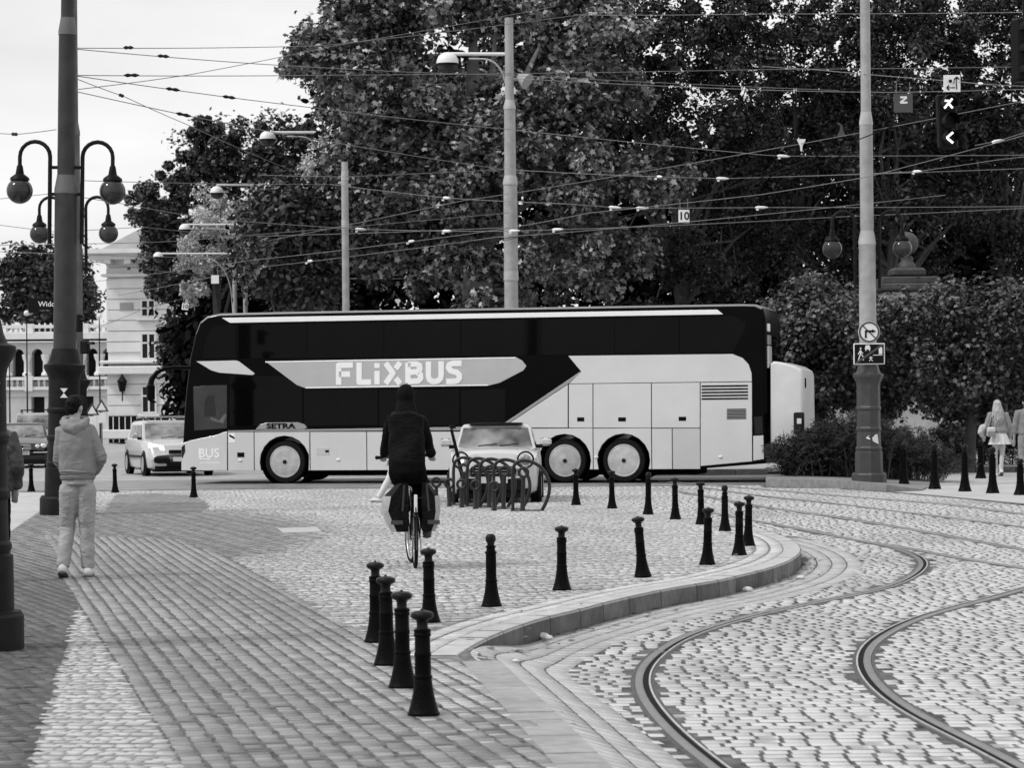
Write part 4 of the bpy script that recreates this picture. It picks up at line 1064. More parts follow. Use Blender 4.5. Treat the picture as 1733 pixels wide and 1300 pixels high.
# windscreen rim, rear face details
se = B(1298, 700)[0]
mb = MB(); mb.box((se+.012, BW_/2, 2.95), (.03, BW_-.5, .75), 0, .01); part('rear_window', mb, M_bus_glass, bus, 0)
for py, h_, m_, wd in ((554, .18, M_letter, .26), (575, .22, M_bus_grey, .42), (604, .5, M_bus_pale, .5)):
    z_ = B(1300, py)[1]; mb = MB(); mb.box((se+.02, .10+wd/2, z_), (.05, wd, h_), 0, .012); part('rear_lamp' if py != 604 else 'rear_fairing', mb, m_, bus, 0)
bpanel('rear_lamp', [(1276,706),(1290,705),(1292,735),(1278,736)], M_lamp_dark, -.03, -.0)
# ski box on the back of the coach
bx = thing('ski_box', 'white luggage box hung on the rear of the coach', 'luggage box', BA, -YAW)
bm = bmesh.new(); q = [B(x, y) for x, y in [(1302.5,772),(1302.5,616),(1308,611.5),(1318,612.5),(1342,619),(1354,626),(1357,634),(1358,700),(1359,772)]]
vs = [bm.verts.new((s, .08, z)) for s, z in q]; f = bm.faces.new(vs)
r = bmesh.ops.extrude_face_region(bm, geom=[f]); nv = [g for g in r['geom'] if isinstance(g, bmesh.types.BMVert)]; bmesh.ops.translate(bm, verts=nv, vec=(0, 2.35, 0))
bmesh.ops.recalc_face_normals(bm, faces=bm.faces)
ed = [e for e in bm.edges if abs(e.verts[0].co.y-e.verts[1].co.y) < 1e-4]; bmesh.ops.bevel(bm, geom=ed, offset=.06, segments=4, profile=.5, affect='EDGES')
me = bpy.data.meshes.new('shell')
for fc in bm.faces: fc.smooth = True
bm.to_mesh(me); bm.free(); me.set_sharp_from_angle(angle=math.radians(35)); link('shell', me, mat('ski_box_white', .70, .4, .06, 3, stain=.1), bx)
z_ = B(1358, 716)[1]; s9 = q[-2][0]
mb = MB(); mb.box((s9-.10, .14, z_), (.24, .16, .50), 0, .03); tl = part('tail_lamp', mb, M_lamp_dark, bx, 0)
mb = MB(); mb.box((s9-.08, .052, z_+.04), (.10, .02, .12), 0, .004); part('lens', mb, M_lamp_clear, tl, 0)
mb = MB(); mb.box((s9+.012, .55, z_+.9), (.02, .08, .22)); part('badge', mb, M_under, bx, 0)
mb = MB(); mb.box((q[0][0]-.03, 1.2, .62), (.12, 1.2, .12)); mb.box((q[0][0]-.03, 1.2, 1.6), (.12, 1.2, .12)); part('bracket', mb, M_under, bx, 0)
for py, in ((745,), (760,)):
    sa, za = B(1325, py); mb = MB(); mb.box((sa, .065, za), (.4, .03, .02)); part('reflector_strip', mb, M_bus_grey, bx, 0)
# ================================================================ CARS
M_car_black_trim = mat('car_trim_black', 0.006, 0.5, 0.2, 8, spec=.15)
M_screen = mat('car_windscreen', 0.20, 0.06, 0.85, 2.4, metal=0.25, spec=.8, detail=2)
M_sideglass = mat('car_side_glass', 0.012, 0.08, 0.4, 3, spec=.25)
M_chrome = mat('chrome', 0.7, 0.15, 0.1, 4, metal=.9)
M_plate = mat('number_plate', 0.7, 0.5, 0.05, 5)
M_alloy = mat('alloy_wheel', 0.35, 0.35, 0.2, 6, metal=.5)
def car(name, label, loc, rz, L_, W_, H_, zs, hood, paint, roof_m=None, ycowl=.27, roof0=.42, roof1=.80, rear=.93, roofw=.60, wheel=.31, wb=(.18, .80), group=None, nose=.62, rnd=0.0):
    t = thing(name, label, 'car', loc, rz, group); hw = W_/2
    def ring(y, k, z0, zt, cr=.03, sh=None):
        w_ = hw*k; zm = z0+(zt-z0)*.52; sh = w_*.955 if sh is None else sh
        half = [(w_*.86, z0), (w_*.965, z0+.05), (w_*.99, z0+.16), (w_, zm), (w_*.985, zm+(zt-zm)*.45), (sh, zt-.035), (sh*.90, zt), (sh*.5, zt+cr*.8)]
        pts = half+[(0, zt+cr)]+[(-a, b) for a, b in half[::-1]]
        return [(a, y, b) for a, b in pts]
    st = [ring(.015*L_, .80-rnd*.2, .30, nose-.10, .02), ring(.0*L_, .84-rnd*.2, .34, nose-.04, .03), ring(.010*L_, .90-rnd*.15, .22, nose+rnd*.03, .03+rnd*.03), ring(.035*L_, .955-rnd*.06, .19, hood-.05, .04+rnd*.05), ring(.08*L_, .985-rnd*.02, .18, hood-.015, .05+rnd*.05), ring(.17*L_, 1, .17, hood+(zs-hood)*.6, .05+rnd*.03), ring(ycowl*L_, 1, .17, zs, .03),
          ring(.5*L_, 1, .17, zs, .01), ring(.8*L_, 1, .18, zs+.01, .01), ring(.93*L_, .975, .20, zs, .01), ring(.985*L_, .93, .26, zs-.08, .01), ring(1.0*L_, .86, .34, zs-.2, .01)]
    mb = MB(); mb.loft(st); bd = part('body', mb, paint, t, 40)
    gw, rw = hw*.90, hw*roofw/.9*1.12
    def gring(z, f, n_=None):
        y0 = ycowl*L_+(roof0-ycowl)*L_*f; y1 = rear*L_+(roof1-rear)*L_*f; w_ = gw+(rw-gw)*f
        bow = .13*(1-f*.45)
        return [(-w_, y0+bow, z), (-w_*.6, y0+bow*.25, z), (0, y0, z), (w_*.6, y0+bow*.25, z), (w_, y0+bow, z), (w_*1.01, (y0+y1)/2, z), (w_*.97, y1-.06, z), (w_*.6, y1, z), (-w_*.6, y1, z), (-w_*.97, y1-.06, z), (-w_*1.01, (y0+y1)/2, z)]
    mb = MB(); zt = H_-.07
    r0, r1 = gring(zs-.02, 0), gring(zt, 1.0)
    top = [(x*.93, y*1.0+(.09 if y < .5*L_ else -.09), H_-.02) for x, y, z in r1]; top2 = [(x*.6, (y-.6*L_)*.7+.6*L_, H_) for x, y, z in r1]
    mb.loft([r0, r1, top, top2]); part('cabin', mb, paint if roof_m is None else roof_m, t, 40)
    def lerp(a, b, f): return Vector(a).lerp(Vector(b), f)
    # windscreen: five columns between the lower and upper front edges
    cols = [0, 1, 2, 3, 4]; vs = []
    def inset(i, f):
        p = lerp(r0[i], r1[i], f); p.x *= .93; p.y -= .012; p.z += .01; return p
    mb = MB(); lo = [inset(i, .07) for i in cols]; hi = [inset(i, .95) for i in cols]; mid = [inset(i, .5) for i in cols]
    mb.add(lo+mid+hi, [(i, i+1, i+6, i+5) for i in range(4)]+[(i+5, i+6, i+11, i+10) for i in range(4)]); part('windscreen', mb, M_screen, t, 60)
    for sg, ids in ((1, (4, 5, 6)), (-1, (0, 10, 9))):
        for a_, b_, f0, f1 in ((ids[0], ids[1], .16, .93), (ids[1], ids[2], .07, .80)):
            q = []
            for i, j, f in ((a_, b_, f0), (a_, b_, f1)):
                for g in (.10, .90): q.append((lerp(r0[i], r0[j], f), lerp(r1[i], r1[j], f), g))
            p = [q[0][0].lerp(q[0][1], .10), q[2][0].lerp(q[2][1], .10), q[3][0].lerp(q[3][1], .88), q[1][0].lerp(q[1][1], .88)]
            p = [v+Vector((sg*.008, 0, 0)) for v in p]
            mb = MB(); mb.add(p, [(0, 1, 2, 3)]); part('side_window', mb, M_sideglass, t, 0)
    for f in wb:
        for sg in (-1, 1):
            yw = f*L_
            part('arch', MB().lathe([(wheel+.055, -.02), (wheel+.055, .012), (wheel*.4, .012)], 22, (sg*(hw-.01), yw, wheel), True, (sg, 0, 0)), M_car_black_trim, t, 40)
            w_ = part('wheel', MB().lathe([(wheel*.62, .0), (wheel*.9, .01), (wheel, -.03), (wheel, -.18), (wheel*.6, -.2)], 22, (sg*(hw+.022), yw, wheel), True, (sg, 0, 0)), M_rubber, t, 50)
            mb = MB(); mb.lathe([(wheel*.64, .004), (wheel*.60, .012), (wheel*.5, -.01), (.03, .0)], 18, (sg*(hw+.022), yw, wheel), True, (sg, 0, 0)); part('rim', mb, M_alloy, w_, 30)
    for sg in (-1, 1):
        mb = MB(); mb.box((sg*(hw+.10), ycowl*L_+.30, zs+.10), (.22, .12, .15), 0, .04); mr = part('mirror', mb, paint, t, 30)
        mb = MB(); mb.box((sg*(hw-.02), ycowl*L_+.30, zs+.02), (.12, .05, .07)); part('stalk', mb, M_car_black_trim, mr, 0)
    mb = MB(); mb.box((0, .055*L_, .20), (W_*.80, .10*L_, .16)); part('bumper_skirt', mb, M_car_black_trim, t, 0)
    mb = MB(); mb.box((0, .5*L_, .22), (W_*.78, .86*L_, .16)); part('underbody', mb, M_under, t, 0)
    mb = MB()
    for sx in (-.38, .1): mb.tube([(sx*hw, ycowl*L_+.0, zs+.035), (sx*hw+.42*hw, ycowl*L_+.035, zs+.075)], .010, 5)
    part('wipers', mb, M_car_black_trim, t, 0)
    return t
M_paint_white = mat('car_paint_white', 0.52, 0.25, 0.04, 2, coat=.8)
M_paint_silver = mat('car_paint_silver', 0.50, 0.28, 0.06, 2, metal=.25, coat=.8)
M_paint_black = mat('car_paint_black', 0.012, 0.2, 0.1, 2, coat=.35, spec=.4)
M_paint_grey = mat('car_paint_grey', 0.34, 0.3, 0.06, 2, coat=.6)
def front_plate(t, y, z, w_=.52, txt=None):
    mb = MB(); mb.box((0, y, z), (w_, .015, .115)); p = part('number_plate', mb, M_plate, t, 0)
    if txt: text('plate_lettering', txt, .12, (0, y-.011, z), (PI/2, 0, 0), M_under, p, .001, sx=.8)
    return p
# ---- white small hatchback
p = G(835, 852)
mini = car('hatchback', 'small white hatchback with round headlamps behind the bicycle racks', (p.x, p.y, -.02), math.radians(-1.5), 3.82, 1.66, 1.45, 1.0, .88, M_paint_white, ycowl=.33, roof0=.42, roof1=.87, rear=.96, roofw=.62, wheel=.30, nose=.68, rnd=1.0)
for sg in (-1, 1):
    c_ = (sg*.585, .09, .80)
    h = part('headlamp', MB().lathe([(.128, .06), (.135, -.02), (.125, -.045), (.105, -.05)], 26, c_, True, (0, 1, 0)), M_chrome, mini, 40)
    mb = MB(); mb.blob((c_[0], c_[1]-.035, c_[2]), (.100, .05, .100), 18, 10); part('lens', mb, M_lamp_clear if sg < 0 else mat('lamp_glass_grey', .22, .1, .6, 14, spec=.7), h, 60)
    mb = MB(); mb.lathe([(.155, .07), (.158, -.035), (.138, -.05), (.128, -.03)], 26, c_, True, (0, 1, 0)); part('bezel', mb, M_car_black_trim, h, 40)
    if sg < 0:
        mb = MB(); mb.lathe([(.055, .0), (.05, -.01)], 16, (c_[0], c_[1]-.088, c_[2]), True, (0, 1, 0)); part('bulb', mb, mat('lamp_lit', .9, .3, 0, emit=1.6), h, 0)
mb = MB(); mb.box((0, .005, .60), (.82, .05, .17), 0, .03); g_ = part('grille', mb, M_car_black_trim, mini, 0)
for i in range(3): mb = MB(); mb.box((0, -.03, .56+i*.05), (.76, .02, .014)); part('bar', mb, M_chrome, g_, 0)
mb = MB(); mb.box((0, .02, .34), (1.15, .08, .22), 0, .03); part('lower_intake', mb, M_car_black_trim, mini, 0)
mb = MB(); mb.tube([(-.62, .02, .50), (-.3, -.02, .47), (.3, -.02, .47), (.62, .02, .50)], .018, 6); part('bumper_trim', mb, M_chrome, mini, 0)
front_plate(mini, -.035, .44)
mb = MB(); mb.box((0, 2.3, 1.448), (1.0, 1.5, .02), 0, .008); part('roof_glass', mb, M_sideglass, mini, 0)
mb = MB(); mb.blob((.34, 1.95, 1.02), (.17, .10, .26), 10, 8); mb.box((.34, 2.05, .8), (.4, .1, .5)); part('seat', mb, M_under, mini, 40)
# ---- silver estate beside the coach nose
p = G(309, 804)
est = car('estate_car', 'silver estate car with roof rails and lit lamps emerging behind the coach nose', (p.x, p.y, -.035), math.radians(17), 4.55, 1.84, 1.50, .99, .84, M_paint_silver, ycowl=.28, roof0=.44, roof1=.90, rear=.97, roofw=.64, wheel=.32, nose=.60)
for sg in (-1, 1):
    mb = MB(); mb.loft([[(sg*(.45+.03*k), .10-.05*k, .70), (sg*(.86-.02*k), .30-.05*k, .76), (sg*(.86-.02*k), .36-.05*k, .90), (sg*(.48+.02*k), .16-.05*k, .82)] for k in (0, 1)]); h = part('headlamp', mb, mat('lamp_lit_broad', .9, .2, 0, emit=.9), est, 0)
    mb = MB(); mb.box((sg*.56, -.02, .44), (.42, .10, .15), 0, .03); part('fog_intake', mb, M_car_black_trim, est, 0)
    mb = MB(); mb.tube([(sg*.56, 1.9, 1.52), (sg*.56, 2.0, 1.56), (sg*.56, 4.0, 1.55), (sg*.56, 4.15, 1.50)], .022, 6); part('roof_rail', mb, M_car_black_trim, est, 60)
    mb = MB(); mb.box((sg*.925, 2.2, .52), (.02, 2.2, .06)); part('rub_strip', mb, M_car_black_trim, est, 0)
for yy in (2.05, 3.3):
    mb = MB(); mb.box((0, yy, 1.59), (1.3, .09, .04), 0, .01); part('cross_bar', mb, M_chrome, est, 0)
mb = MB(); mb.box((0, -.01, .66), (.74, .06, .10), 0, .02); part('grille', mb, M_car_black_trim, est, 0)
mb = MB(); mb.box((0, -.02, .33), (.86, .06, .13), 0, .02); part('lower_intake', mb, M_car_black_trim, est, 0)
front_plate(est, -.035, .46)
# ---- black saloon and the grey car behind it at the left
p = G(36, 791)
sal = car('saloon_car', 'black saloon car with twin oval headlamps parked at the left', (p.x, p.y, -.035), math.radians(9), 4.55, 1.74, 1.42, .96, .80, M_paint_black, ycowl=.29, roof0=.43, roof1=.70, rear=.86, roofw=.62, wheel=.32, nose=.60)
for sg in (-1, 1):
    for xx, r in ((.50, .085), (.68, .105)):
        h = part('headlamp', MB().blob((sg*xx, .14+.10*(xx-.5), .665), (r*1.12, .07, r), 16, 10), M_lamp_clear, sal, 60)
        mb = MB(); mb.lathe([(r*.6, 0), (r*.5, -.012)], 14, (sg*xx, .075+.10*(xx-.5), .665), True, (0, 1, 0)); part('reflector', mb, M_chrome, h, 0)
    mb = MB(); mb.box((sg*.60, -.02, .50), (.45, .04, .03)); part('bumper_trim', mb, M_chrome, sal, 0)
mb = MB(); mb.box((0, .0, .665), (.66, .07, .20), 0, .04); g_ = part('grille', mb, mat('grille_grey', .18, .4, .1, 5), sal, 0)
for i in range(4): mb = MB(); mb.box((0, -.045, .60+i*.045), (.60, .02, .012)); part('bar', mb, M_chrome, g_, 0)
mb = MB(); mb.lathe([(.085, 0), (.085, -.03)], 20, (0, -.05, .665), True, (0, 1, 0)); e_ = part('emblem', mb, M_car_black_trim, g_, 40)
for a_ in (90, 210, 330):
    c_, s_ = math.cos(math.radians(a_)), math.sin(math.radians(a_)); mb = MB(); mb.tube([(0, -.088, .665), (.08*c_, -.088, .665+.08*s_)], [.016, .006], 5); part('star_ray', mb, M_chrome, e_, 0)
mb = MB(); mb.tube([(.082*math.cos(a_*PI/10), -.086, .665+.082*math.sin(a_*PI/10)) for a_ in range(20)], .007, 5, closed=True); part('star_ring', mb, M_chrome, e_, 60)
front_plate(sal, -.045, .485, .52, 'DW 7 EWWT')
p = G(30, 783)
suv = car('suv', 'pale grey high car with roof rails behind the black saloon', (p.x-.35, p.y+5.5, -.035), math.radians(9), 4.6, 1.84, 1.74, 1.12, .98, M_paint_grey, ycowl=.27, roof0=.40, roof1=.90, rear=.97, roofw=.66, wheel=.36, nose=.75)
for sg in (-1, 1):
    mb = MB(); mb.box((sg*.70, .16, .82), (.38, .12, .16), 0, .03); part('headlamp', mb, M_lamp_clear, suv, 0)
    mb = MB(); mb.tube([(sg*.58, 1.9, 1.76), (sg*.58, 2.0, 1.82), (sg*.58, 4.0, 1.80), (sg*.58, 4.2, 1.73)], .022, 6); part('roof_rail', mb, M_car_black_trim, suv, 60)
mb = MB(); mb.box((0, 2.2, 1.84), (1.2, .08, .04)); part('cross_bar', mb, M_car_black_trim, suv, 0)
mb = MB(); mb.box((0, .0, .78), (.8, .08, .2), 0, .03); part('grille', mb, M_car_black_trim, suv, 0)
front_plate(suv, -.03, .50)
# ================================================================ STREET FURNITURE
M_pole_iron = mat('pole_cast_iron', 0.014, 0.55, 0.4, 5, .2, 60, stain=.4, spec=.12)
M_pole_iron2 = mat('pole_paint_dark', 0.038, 0.5, 0.25, 5, .15, 60, stain=.3, spec=.3)
M_collar_d = mat('pole_collar_dark', 0.11, 0.5, 0.15, 6)
M_pole_grey = mat('pole_paint_grey', 0.05, 0.5, 0.2, 6, .1, 60, stain=.25)
M_pole_pale = mat('pole_paint_pale', 0.36, 0.5, 0.15, 6, .1, 60, stain=.2)
M_collar = mat('pole_collar_pale', 0.42, 0.5, 0.15, 6)
M_bollard = mat('bollard_iron', 0.0035, 0.45, 0.5, 9, .25, 50, spec=.05, stain=.3)
M_globe = mat('lamp_globe_smoked', 0.035, 0.12, 0.7, 5, spec=.35)
M_wire = mat('wire_metal', 0.17, 0.5, 0.1, 4)
M_wire_dark = mat('wire_dark', 0.01, 0.6, 0.1, 4, spec=.1)
M_insul = mat('insulator_white', 0.75, 0.35, 0.1, 5)
M_sign_white = mat('sign_white', 0.78, 0.45, 0.04, 6)
M_sign_dark = mat('sign_dark', 0.006, 0.4, 0.1, 6, spec=.12)
M_sign_grey = mat('sign_grey', 0.06, 0.45, 0.1, 6)
M_lampwhite = mat('lamp_dome_white', 0.72, 0.4, 0.05, 5)

# ---- tram poles with ornate cast bases
def tram_pole(loc, label, top_h, m_base, m_shaft, m_col, tilt=(0, 0), sc=1.0, sticker=None, lamps=None, lamp_r=.21, rot8=0):
    t = thing('tram_pole', label, 'pole', loc, 0, 'tram wire poles with cast iron bases'); t.rotation_euler = (tilt[1], tilt[0], 0); t.scale = (sc, sc, sc)
    base = [(.375, -.1), (.375, .26), (.355, .29), (.355, .30), (.30, .31), (.295, .74), (.27, .76), (.285, .80), (.285, .83), (.262, .86), (.255, 1.18), (.275, 1.21), (.275, 1.25), (.255, 1.28), (.252, 1.62), (.272, 1.65), (.272, 1.69), (.252, 1.72), (.25, 2.14), (.262, 2.22), (.31, 2.31), (.33, 2.35), (.33, 2.40), (.265, 2.425), (.235, 2.50), (.215, 2.60), (.195, 2.66)]
    b = part('base', MB().lathe(base, 28 if rot8 == 0 else 8), m_base, t, 28)
    part('shaft', MB().lathe([(.182, 2.6), (.18, 5.18)], 24), m_shaft, t, 40)
    part('collar', MB().lathe([(.187, 5.15), (.187, 5.22), (.150, 5.42), (.148, 5.45)], 24), m_col, t, 40)
    part('shaft', MB().lathe([(.143, 5.4), (.138, 7.72)], 24), m_shaft, t, 40)
    part('collar', MB().lathe([(.146, 7.7), (.146, 7.76), (.115, 7.95), (.113, 7.98)], 24), m_col, t, 40)
    part('shaft', MB().lathe([(.108, 7.9), (.098, top_h), (.05, top_h+.05)], 20), m_shaft, t, 40)
    if sticker:
        z0, s_, kind = sticker
        if kind == 'glass':
            mb = MB(); w_ = .06*s_; x_ = .04 if s_ < 1.1 else .175; y_ = -math.sqrt(.268**2-x_**2)-.004
            mb.add([(x_-w_, y_-.012, z0+w_*1.25), (x_+w_, y_, z0+w_*1.25), (x_, y_-.006, z0), (x_-w_, y_-.012, z0-w_*1.25), (x_+w_, y_, z0-w_*1.25)], [(0, 1, 2), (2, 4, 3)]); part('sticker', mb, M_sign_white, t, 0, False)
        else:
            mb = MB(); mb.add([(-.05, -.262, z0+.06), (.16, -.20, z0+.09), (.18, -.195, z0-.12), (-.02, -.262, z0-.02), (-.10, -.255, z0+.01)], [(0, 1, 2, 3, 4)]); part('sticker', mb, M_sign_white, t, 0, False)
    if lamps:
        zl, span = lamps
        for sg in (-1, 1):
            x0, x1 = sg*.26, sg*span; xm = (x0+x1)/2; rr = abs(x1-x0)/2
            pts = [(x0, 0, zl-.85), (x0, 0, zl+.55)]+[(xm+(x0-xm)*math.cos(PI*i/10), 0, zl+.55+rr*1.0*math.sin(PI*i/10)) for i in range(1, 10)]+[(x1, 0, zl+.55), (x1, 0, zl+.27)]
            mb = MB(); mb.tube(pts, .034, 8)
            for zz in (zl-.05, zl+.38): mb.box((sg*.21, 0, zz), (.14, .05, .05))
            a_ = part('lamp_arm', mb, M_pole_iron, t, 60)
            part('lamp_cap', MB().lathe([(.16, 0), (.15, .04), (.07, .10), (.05, .22), (.03, .26)], 16, (x1, 0, zl+.17)), M_black, a_, 40)
            part('globe', MB().blob((x1, 0, zl), lamp_r, 24, 16), M_globe, a_, 80)
    return t
pL = G(107, 871); zL = P(31, 324, pL.y).z
tram_pole((pL.x, pL.y, 0), 'thick dark pole with cast iron base and twin globe lamps beside the hooded man', 13, M_pole_iron, M_pole_iron2, M_collar_d, (.0175, 0), 1.04, (1.95, 1.0, 'glass'), (zL/1.04, .745))
d2_ = 57.5; p2_ = P(127, 700, d2_)
tram_pole((p2_.x, d2_, 0), 'dark pole with twin globe lamps half hidden behind the thick left pole', 13, M_pole_iron, mat('pole_paint_dim', .10, .5, .25, 5, stain=.3), M_collar_d, (.002, 0), 1.0, None, (P(65, 396, d2_).z, .745))
pR = G(1471, 824)
tram_pole((pR.x, pR.y, 0), 'tall grey sign pole with eight-sided base on the raised bed', 14, M_pole_grey, M_pole_pale, M_collar, (0, 0), .985, (1.03, 1, 'paper'), (P(1412, 415, pR.y).z, .745), rot8=8)
pN = G(-40, 1099)
tram_pole((pN.x, pN.y, 0), 'nearest cast iron pole base cut by the left picture edge', 13, M_pole_iron, M_pole_iron, M_collar_d, (0, 0), .91, (2.02, 1.2, 'glass'))
# far plain poles
def mast(px, pyt, pyb, d, label, steps, lamp=None, name='lamp_mast'):
    b = P(px, pyb, d); t = thing(name, label, 'pole', (b.x, d, 0)); zt = P(px, pyt, d).z; prev = 0
    hs = [0]+[P(px, y, d).z for y, _ in steps]+[zt]; rs = [steps[0][1]]+[r for _, r in steps]
    for i in range(len(hs)-1):
        r_ = rs[min(i+1, len(rs)-1)] if i else rs[0]
        r_ = rs[i] if i < len(rs) else rs[-1]
        part('shaft', MB().lathe([(r_, hs[i]), (r_*.97, hs[i+1])], 18), M_pole_pale, t, 40)
        if i < len(hs)-2:
            rn = rs[i+1] if i+1 < len(rs) else rs[-1]
            part('collar', MB().lathe([(r_*1.05, hs[i+1]-.08), (r_*1.05, hs[i+1]), (rn*1.02, hs[i+1]+.18)], 18), M_collar, t, 40)
    return t, b
mt, bpt = mast(867, 30, 700, 75.0, 'tall pale lamp mast with bowl lamp rising behind the middle of the coach', [(470, .20), (308, .165), (180, .125)])
def lamp_bracket(t, b, d, lx, ly, ax, ay, r, big=True):
    """bowl lamp hanging from a horizontal arm; lx, ly the lamp centre, ax the mast end"""
    la = P(lx, ly, d)-Vector((b.x, d, 0)); aa = P(ax, ay, d)-Vector((b.x, d, 0))
    mb = MB(); mb.tube([(la.x, 0, aa.z), (aa.x, 0, aa.z-.02)], r*.16, 8); arm = part('lamp_arm', mb, M_lampwhite, t, 60)
    l_ = abs(aa.x-la.x)
    pts = [(la.x+l_*.35, 0, aa.z-.14), (la.x+l_*.60, 0, aa.z-.15)]+[(aa.x-l_*.40+l_*.36*math.sin(i*PI/12), 0, aa.z-.15-l_*.55*(1-math.cos(i*PI/12))) for i in range(1, 7)]+[(aa.x-.06, 0, aa.z-l_*.85)]
    mb = MB(); mb.tube(pts, r*.09, 6); part('brace', mb, M_collar, t, 60)
    part('lamp_dome', MB().lathe([(r, 0), (r*.97, r*.35), (r*.8, r*.72), (r*.45, r*.98), (.04, r*1.05)], 20, (la.x, 0, la.z)), M_lampwhite, arm, 50)
    part('lamp_band', MB().lathe([(r*1.03, -r*.16), (r*1.03, .01)], 20, (la.x, 0, la.z)), M_black, arm, 50)
    part('lamp_bowl', MB().lathe([(r*.97, -r*.17), (r*.85, -r*.5), (r*.5, -r*.78), (.03, -r*.88)], 20, (la.x, 0, la.z)), M_globe, arm, 60)
    mb = MB(); mb.tube([(la.x, 0, la.z+r), (la.x, 0, aa.z)], .03, 6); part('hanger', mb, M_collar, arm, 60)
lamp_bracket(mt, bpt, 75.0, 757.5, 108, 861, 90, 19*75/F)
fl_ = P(887, 135, 75)-Vector((bpt.x, 75, 0)); mb = MB(); mb.lathe([(.10, -.2), (.2, .05), (.24, .12)], 14, (fl_.x, -.1, fl_.z), True, (.7, -.4, -.5)); mb.tube([(fl_.x-.5, 0, fl_.z+.03), (fl_.x-.15, 0, fl_.z)], .03, 6); part('floodlight', mb, M_pole_pale, mt, 40)
m2, b2 = mast(587, 274, 700, 77.0, 'plain pale mast rising above the front half of the coach', [(384, .105), (300, .095)], name='wire_mast')
for lx, ly, ax, ay, d, lab in ((453, 236, 548, 223, 88, 'bowl lamp mast beside the left edge of the plane tree'), (367, 327, 551, 311, 86, 'bowl lamp mast standing before the pale blossom tree'),
                               (313, 389, 415, 379, 88, 'small bowl lamp mast farther along the tree line'), (268, 436, 397, 428, 87, 'bowl lamp mast with long curved brace near the corner house')):
    t_, b_ = mast(ax+2, ay-8, 700, d, lab, [(ay+120, .075)], name='street_lamp')
    lamp_bracket(t_, b_, d, lx, ly, ax, ay, {453: 14, 367: 11.5, 313: 10, 268: 9}[lx]*d/F)
# ---- bollards
def bollard_mesh(ball):
    t = []
    flare = [(.125, 0), (.125, .012), (.118, .02), (.098, .07), (.080, .13), (.070, .19), (.067, .205), (.072, .21), (.072, .225), (.064, .23)]
    if not ball: prof = flare+[(.062, .33), (.066, .34), (.066, .352), (.061, .36), (.060, .445), (.068, .45), (.068, .462), (.062, .468), (.066, .474), (.066, .486), (.058, .492)]
    else: prof = flare+[(.062, .44), (.070, .445), (.070, .458), (.055, .463), (.05, .49), (.062, .495), (.062, .506), (.044, .512)]
    cap = [(.047, .485), (.043, .505), (.043, .525), (.050, .540), (.072, .548), (.088, .558), (.092, .572), (.084, .584), (.060, .592), (.03, .596), (.012, .599), (.010, .606)] if not ball else [(.042, .505), (.043, .53), (.058, .545), (.063, .565), (.060, .585), (.045, .602), (.02, .608)]
    a = MB().lathe(prof, 18).mesh('post', 40); a.materials.append(M_bollard); b = MB().lathe(cap, 18).mesh('cap', 50); b.materials.append(mat('bollard_cap', .008, .38, .5, 14, .25, 50, spec=.16)); return a, b
BM = {False: bollard_mesh(False), True: bollard_mesh(True)}
def bollard(px, py, hpx, ball, label, lean=(0, 0), z=0.0, group='bollards on the square'):
    g = G(px, py-1); h = hpx*g.y/F/.612; wd_ = .72 if group == 'bollards on the square' else 1.06
    t = thing('bollard', label, 'bollard', (g.x, g.y, z), random.uniform(0, 6), group); t.scale = (wd_, wd_, h); t.rotation_euler = (lean[1], lean[0], 0)
    link('post', BM[ball][0], None, t); link('cap', BM[ball][1], None, t)
BL = [(717,1212,182,0,'nearest mushroom-cap bollard, foremost of the close row of four',0), (682,1165,167,0,'second bollard from the front in the close row of four',0), (655,1127,154,0,'third bollard from the front in the close row of four',0), (637,1088,139,0,'rearmost bollard in the close row of four',0),
 (727,1055,129,0,'bollard directly below the bicycle wheel, right of the close row',0), (832,1028,124,1,'ball-topped bollard behind the start of the raised kerb',0), (951,1000,111,0,'mushroom-cap bollard right of the ball-topped one by the kerb',0),
 (1088,978,105,0,'leaning bollard halfway along the raised kerb',-.07), (1197,957,99,0,'bollard last but two before the kerb tip',.015), (1251,941,93,0,'front bollard of the overlapping cluster at the kerb tip',.02), (1266,925,87,0,'rear right bollard of the overlapping cluster at the kerb tip',.01),
 (1227,900,78,1,'ball-topped bollard behind the cluster at the kerb tip',0), (1187,889,74,0,'bollard on the far edge, next left of the kerb tip cluster',0), (1143,880,72,0,'far edge bollard third to the left of the kerb tip',0), (1097,872,72,1,'ball-topped far edge bollard in front of the rear wheels',0),
 (1036,862,66,0,'far edge bollard in front of the coach middle rear wheel',0), (975,856,63,0,'far edge bollard just right of the bicycle racks',0), (328,843,53,0,'bollard standing before the coach nose',0), (195,835,50,0,'bollard between the hooded man and the silver estate',0), (53,833,48,0,'bollard in front of the black saloon',0)]
for x, y, h, b_, lab, ln in BL: bollard(x, y, h, bool(b_), lab, (ln+random.uniform(-.016, .016), random.uniform(-.02, .02)))
for x, y, h, lab in ((1530,825,75,'tall slim bollard nearest the spiky shrub'), (1582,829,78,'second tall slim bollard right of the shrub'), (1633,833,80,'tall slim bollard left of the walking woman'), (1680,836,79,'tall slim bollard in front of the walking woman legs'), (1727,839,62,'tall slim bollard at the right picture edge'), (1660,811,66,'tall slim bollard behind the others beside the woman')):
    bollard(x, y, h, True, lab, (0, 0), 0, 'tall bollards on the far footway')
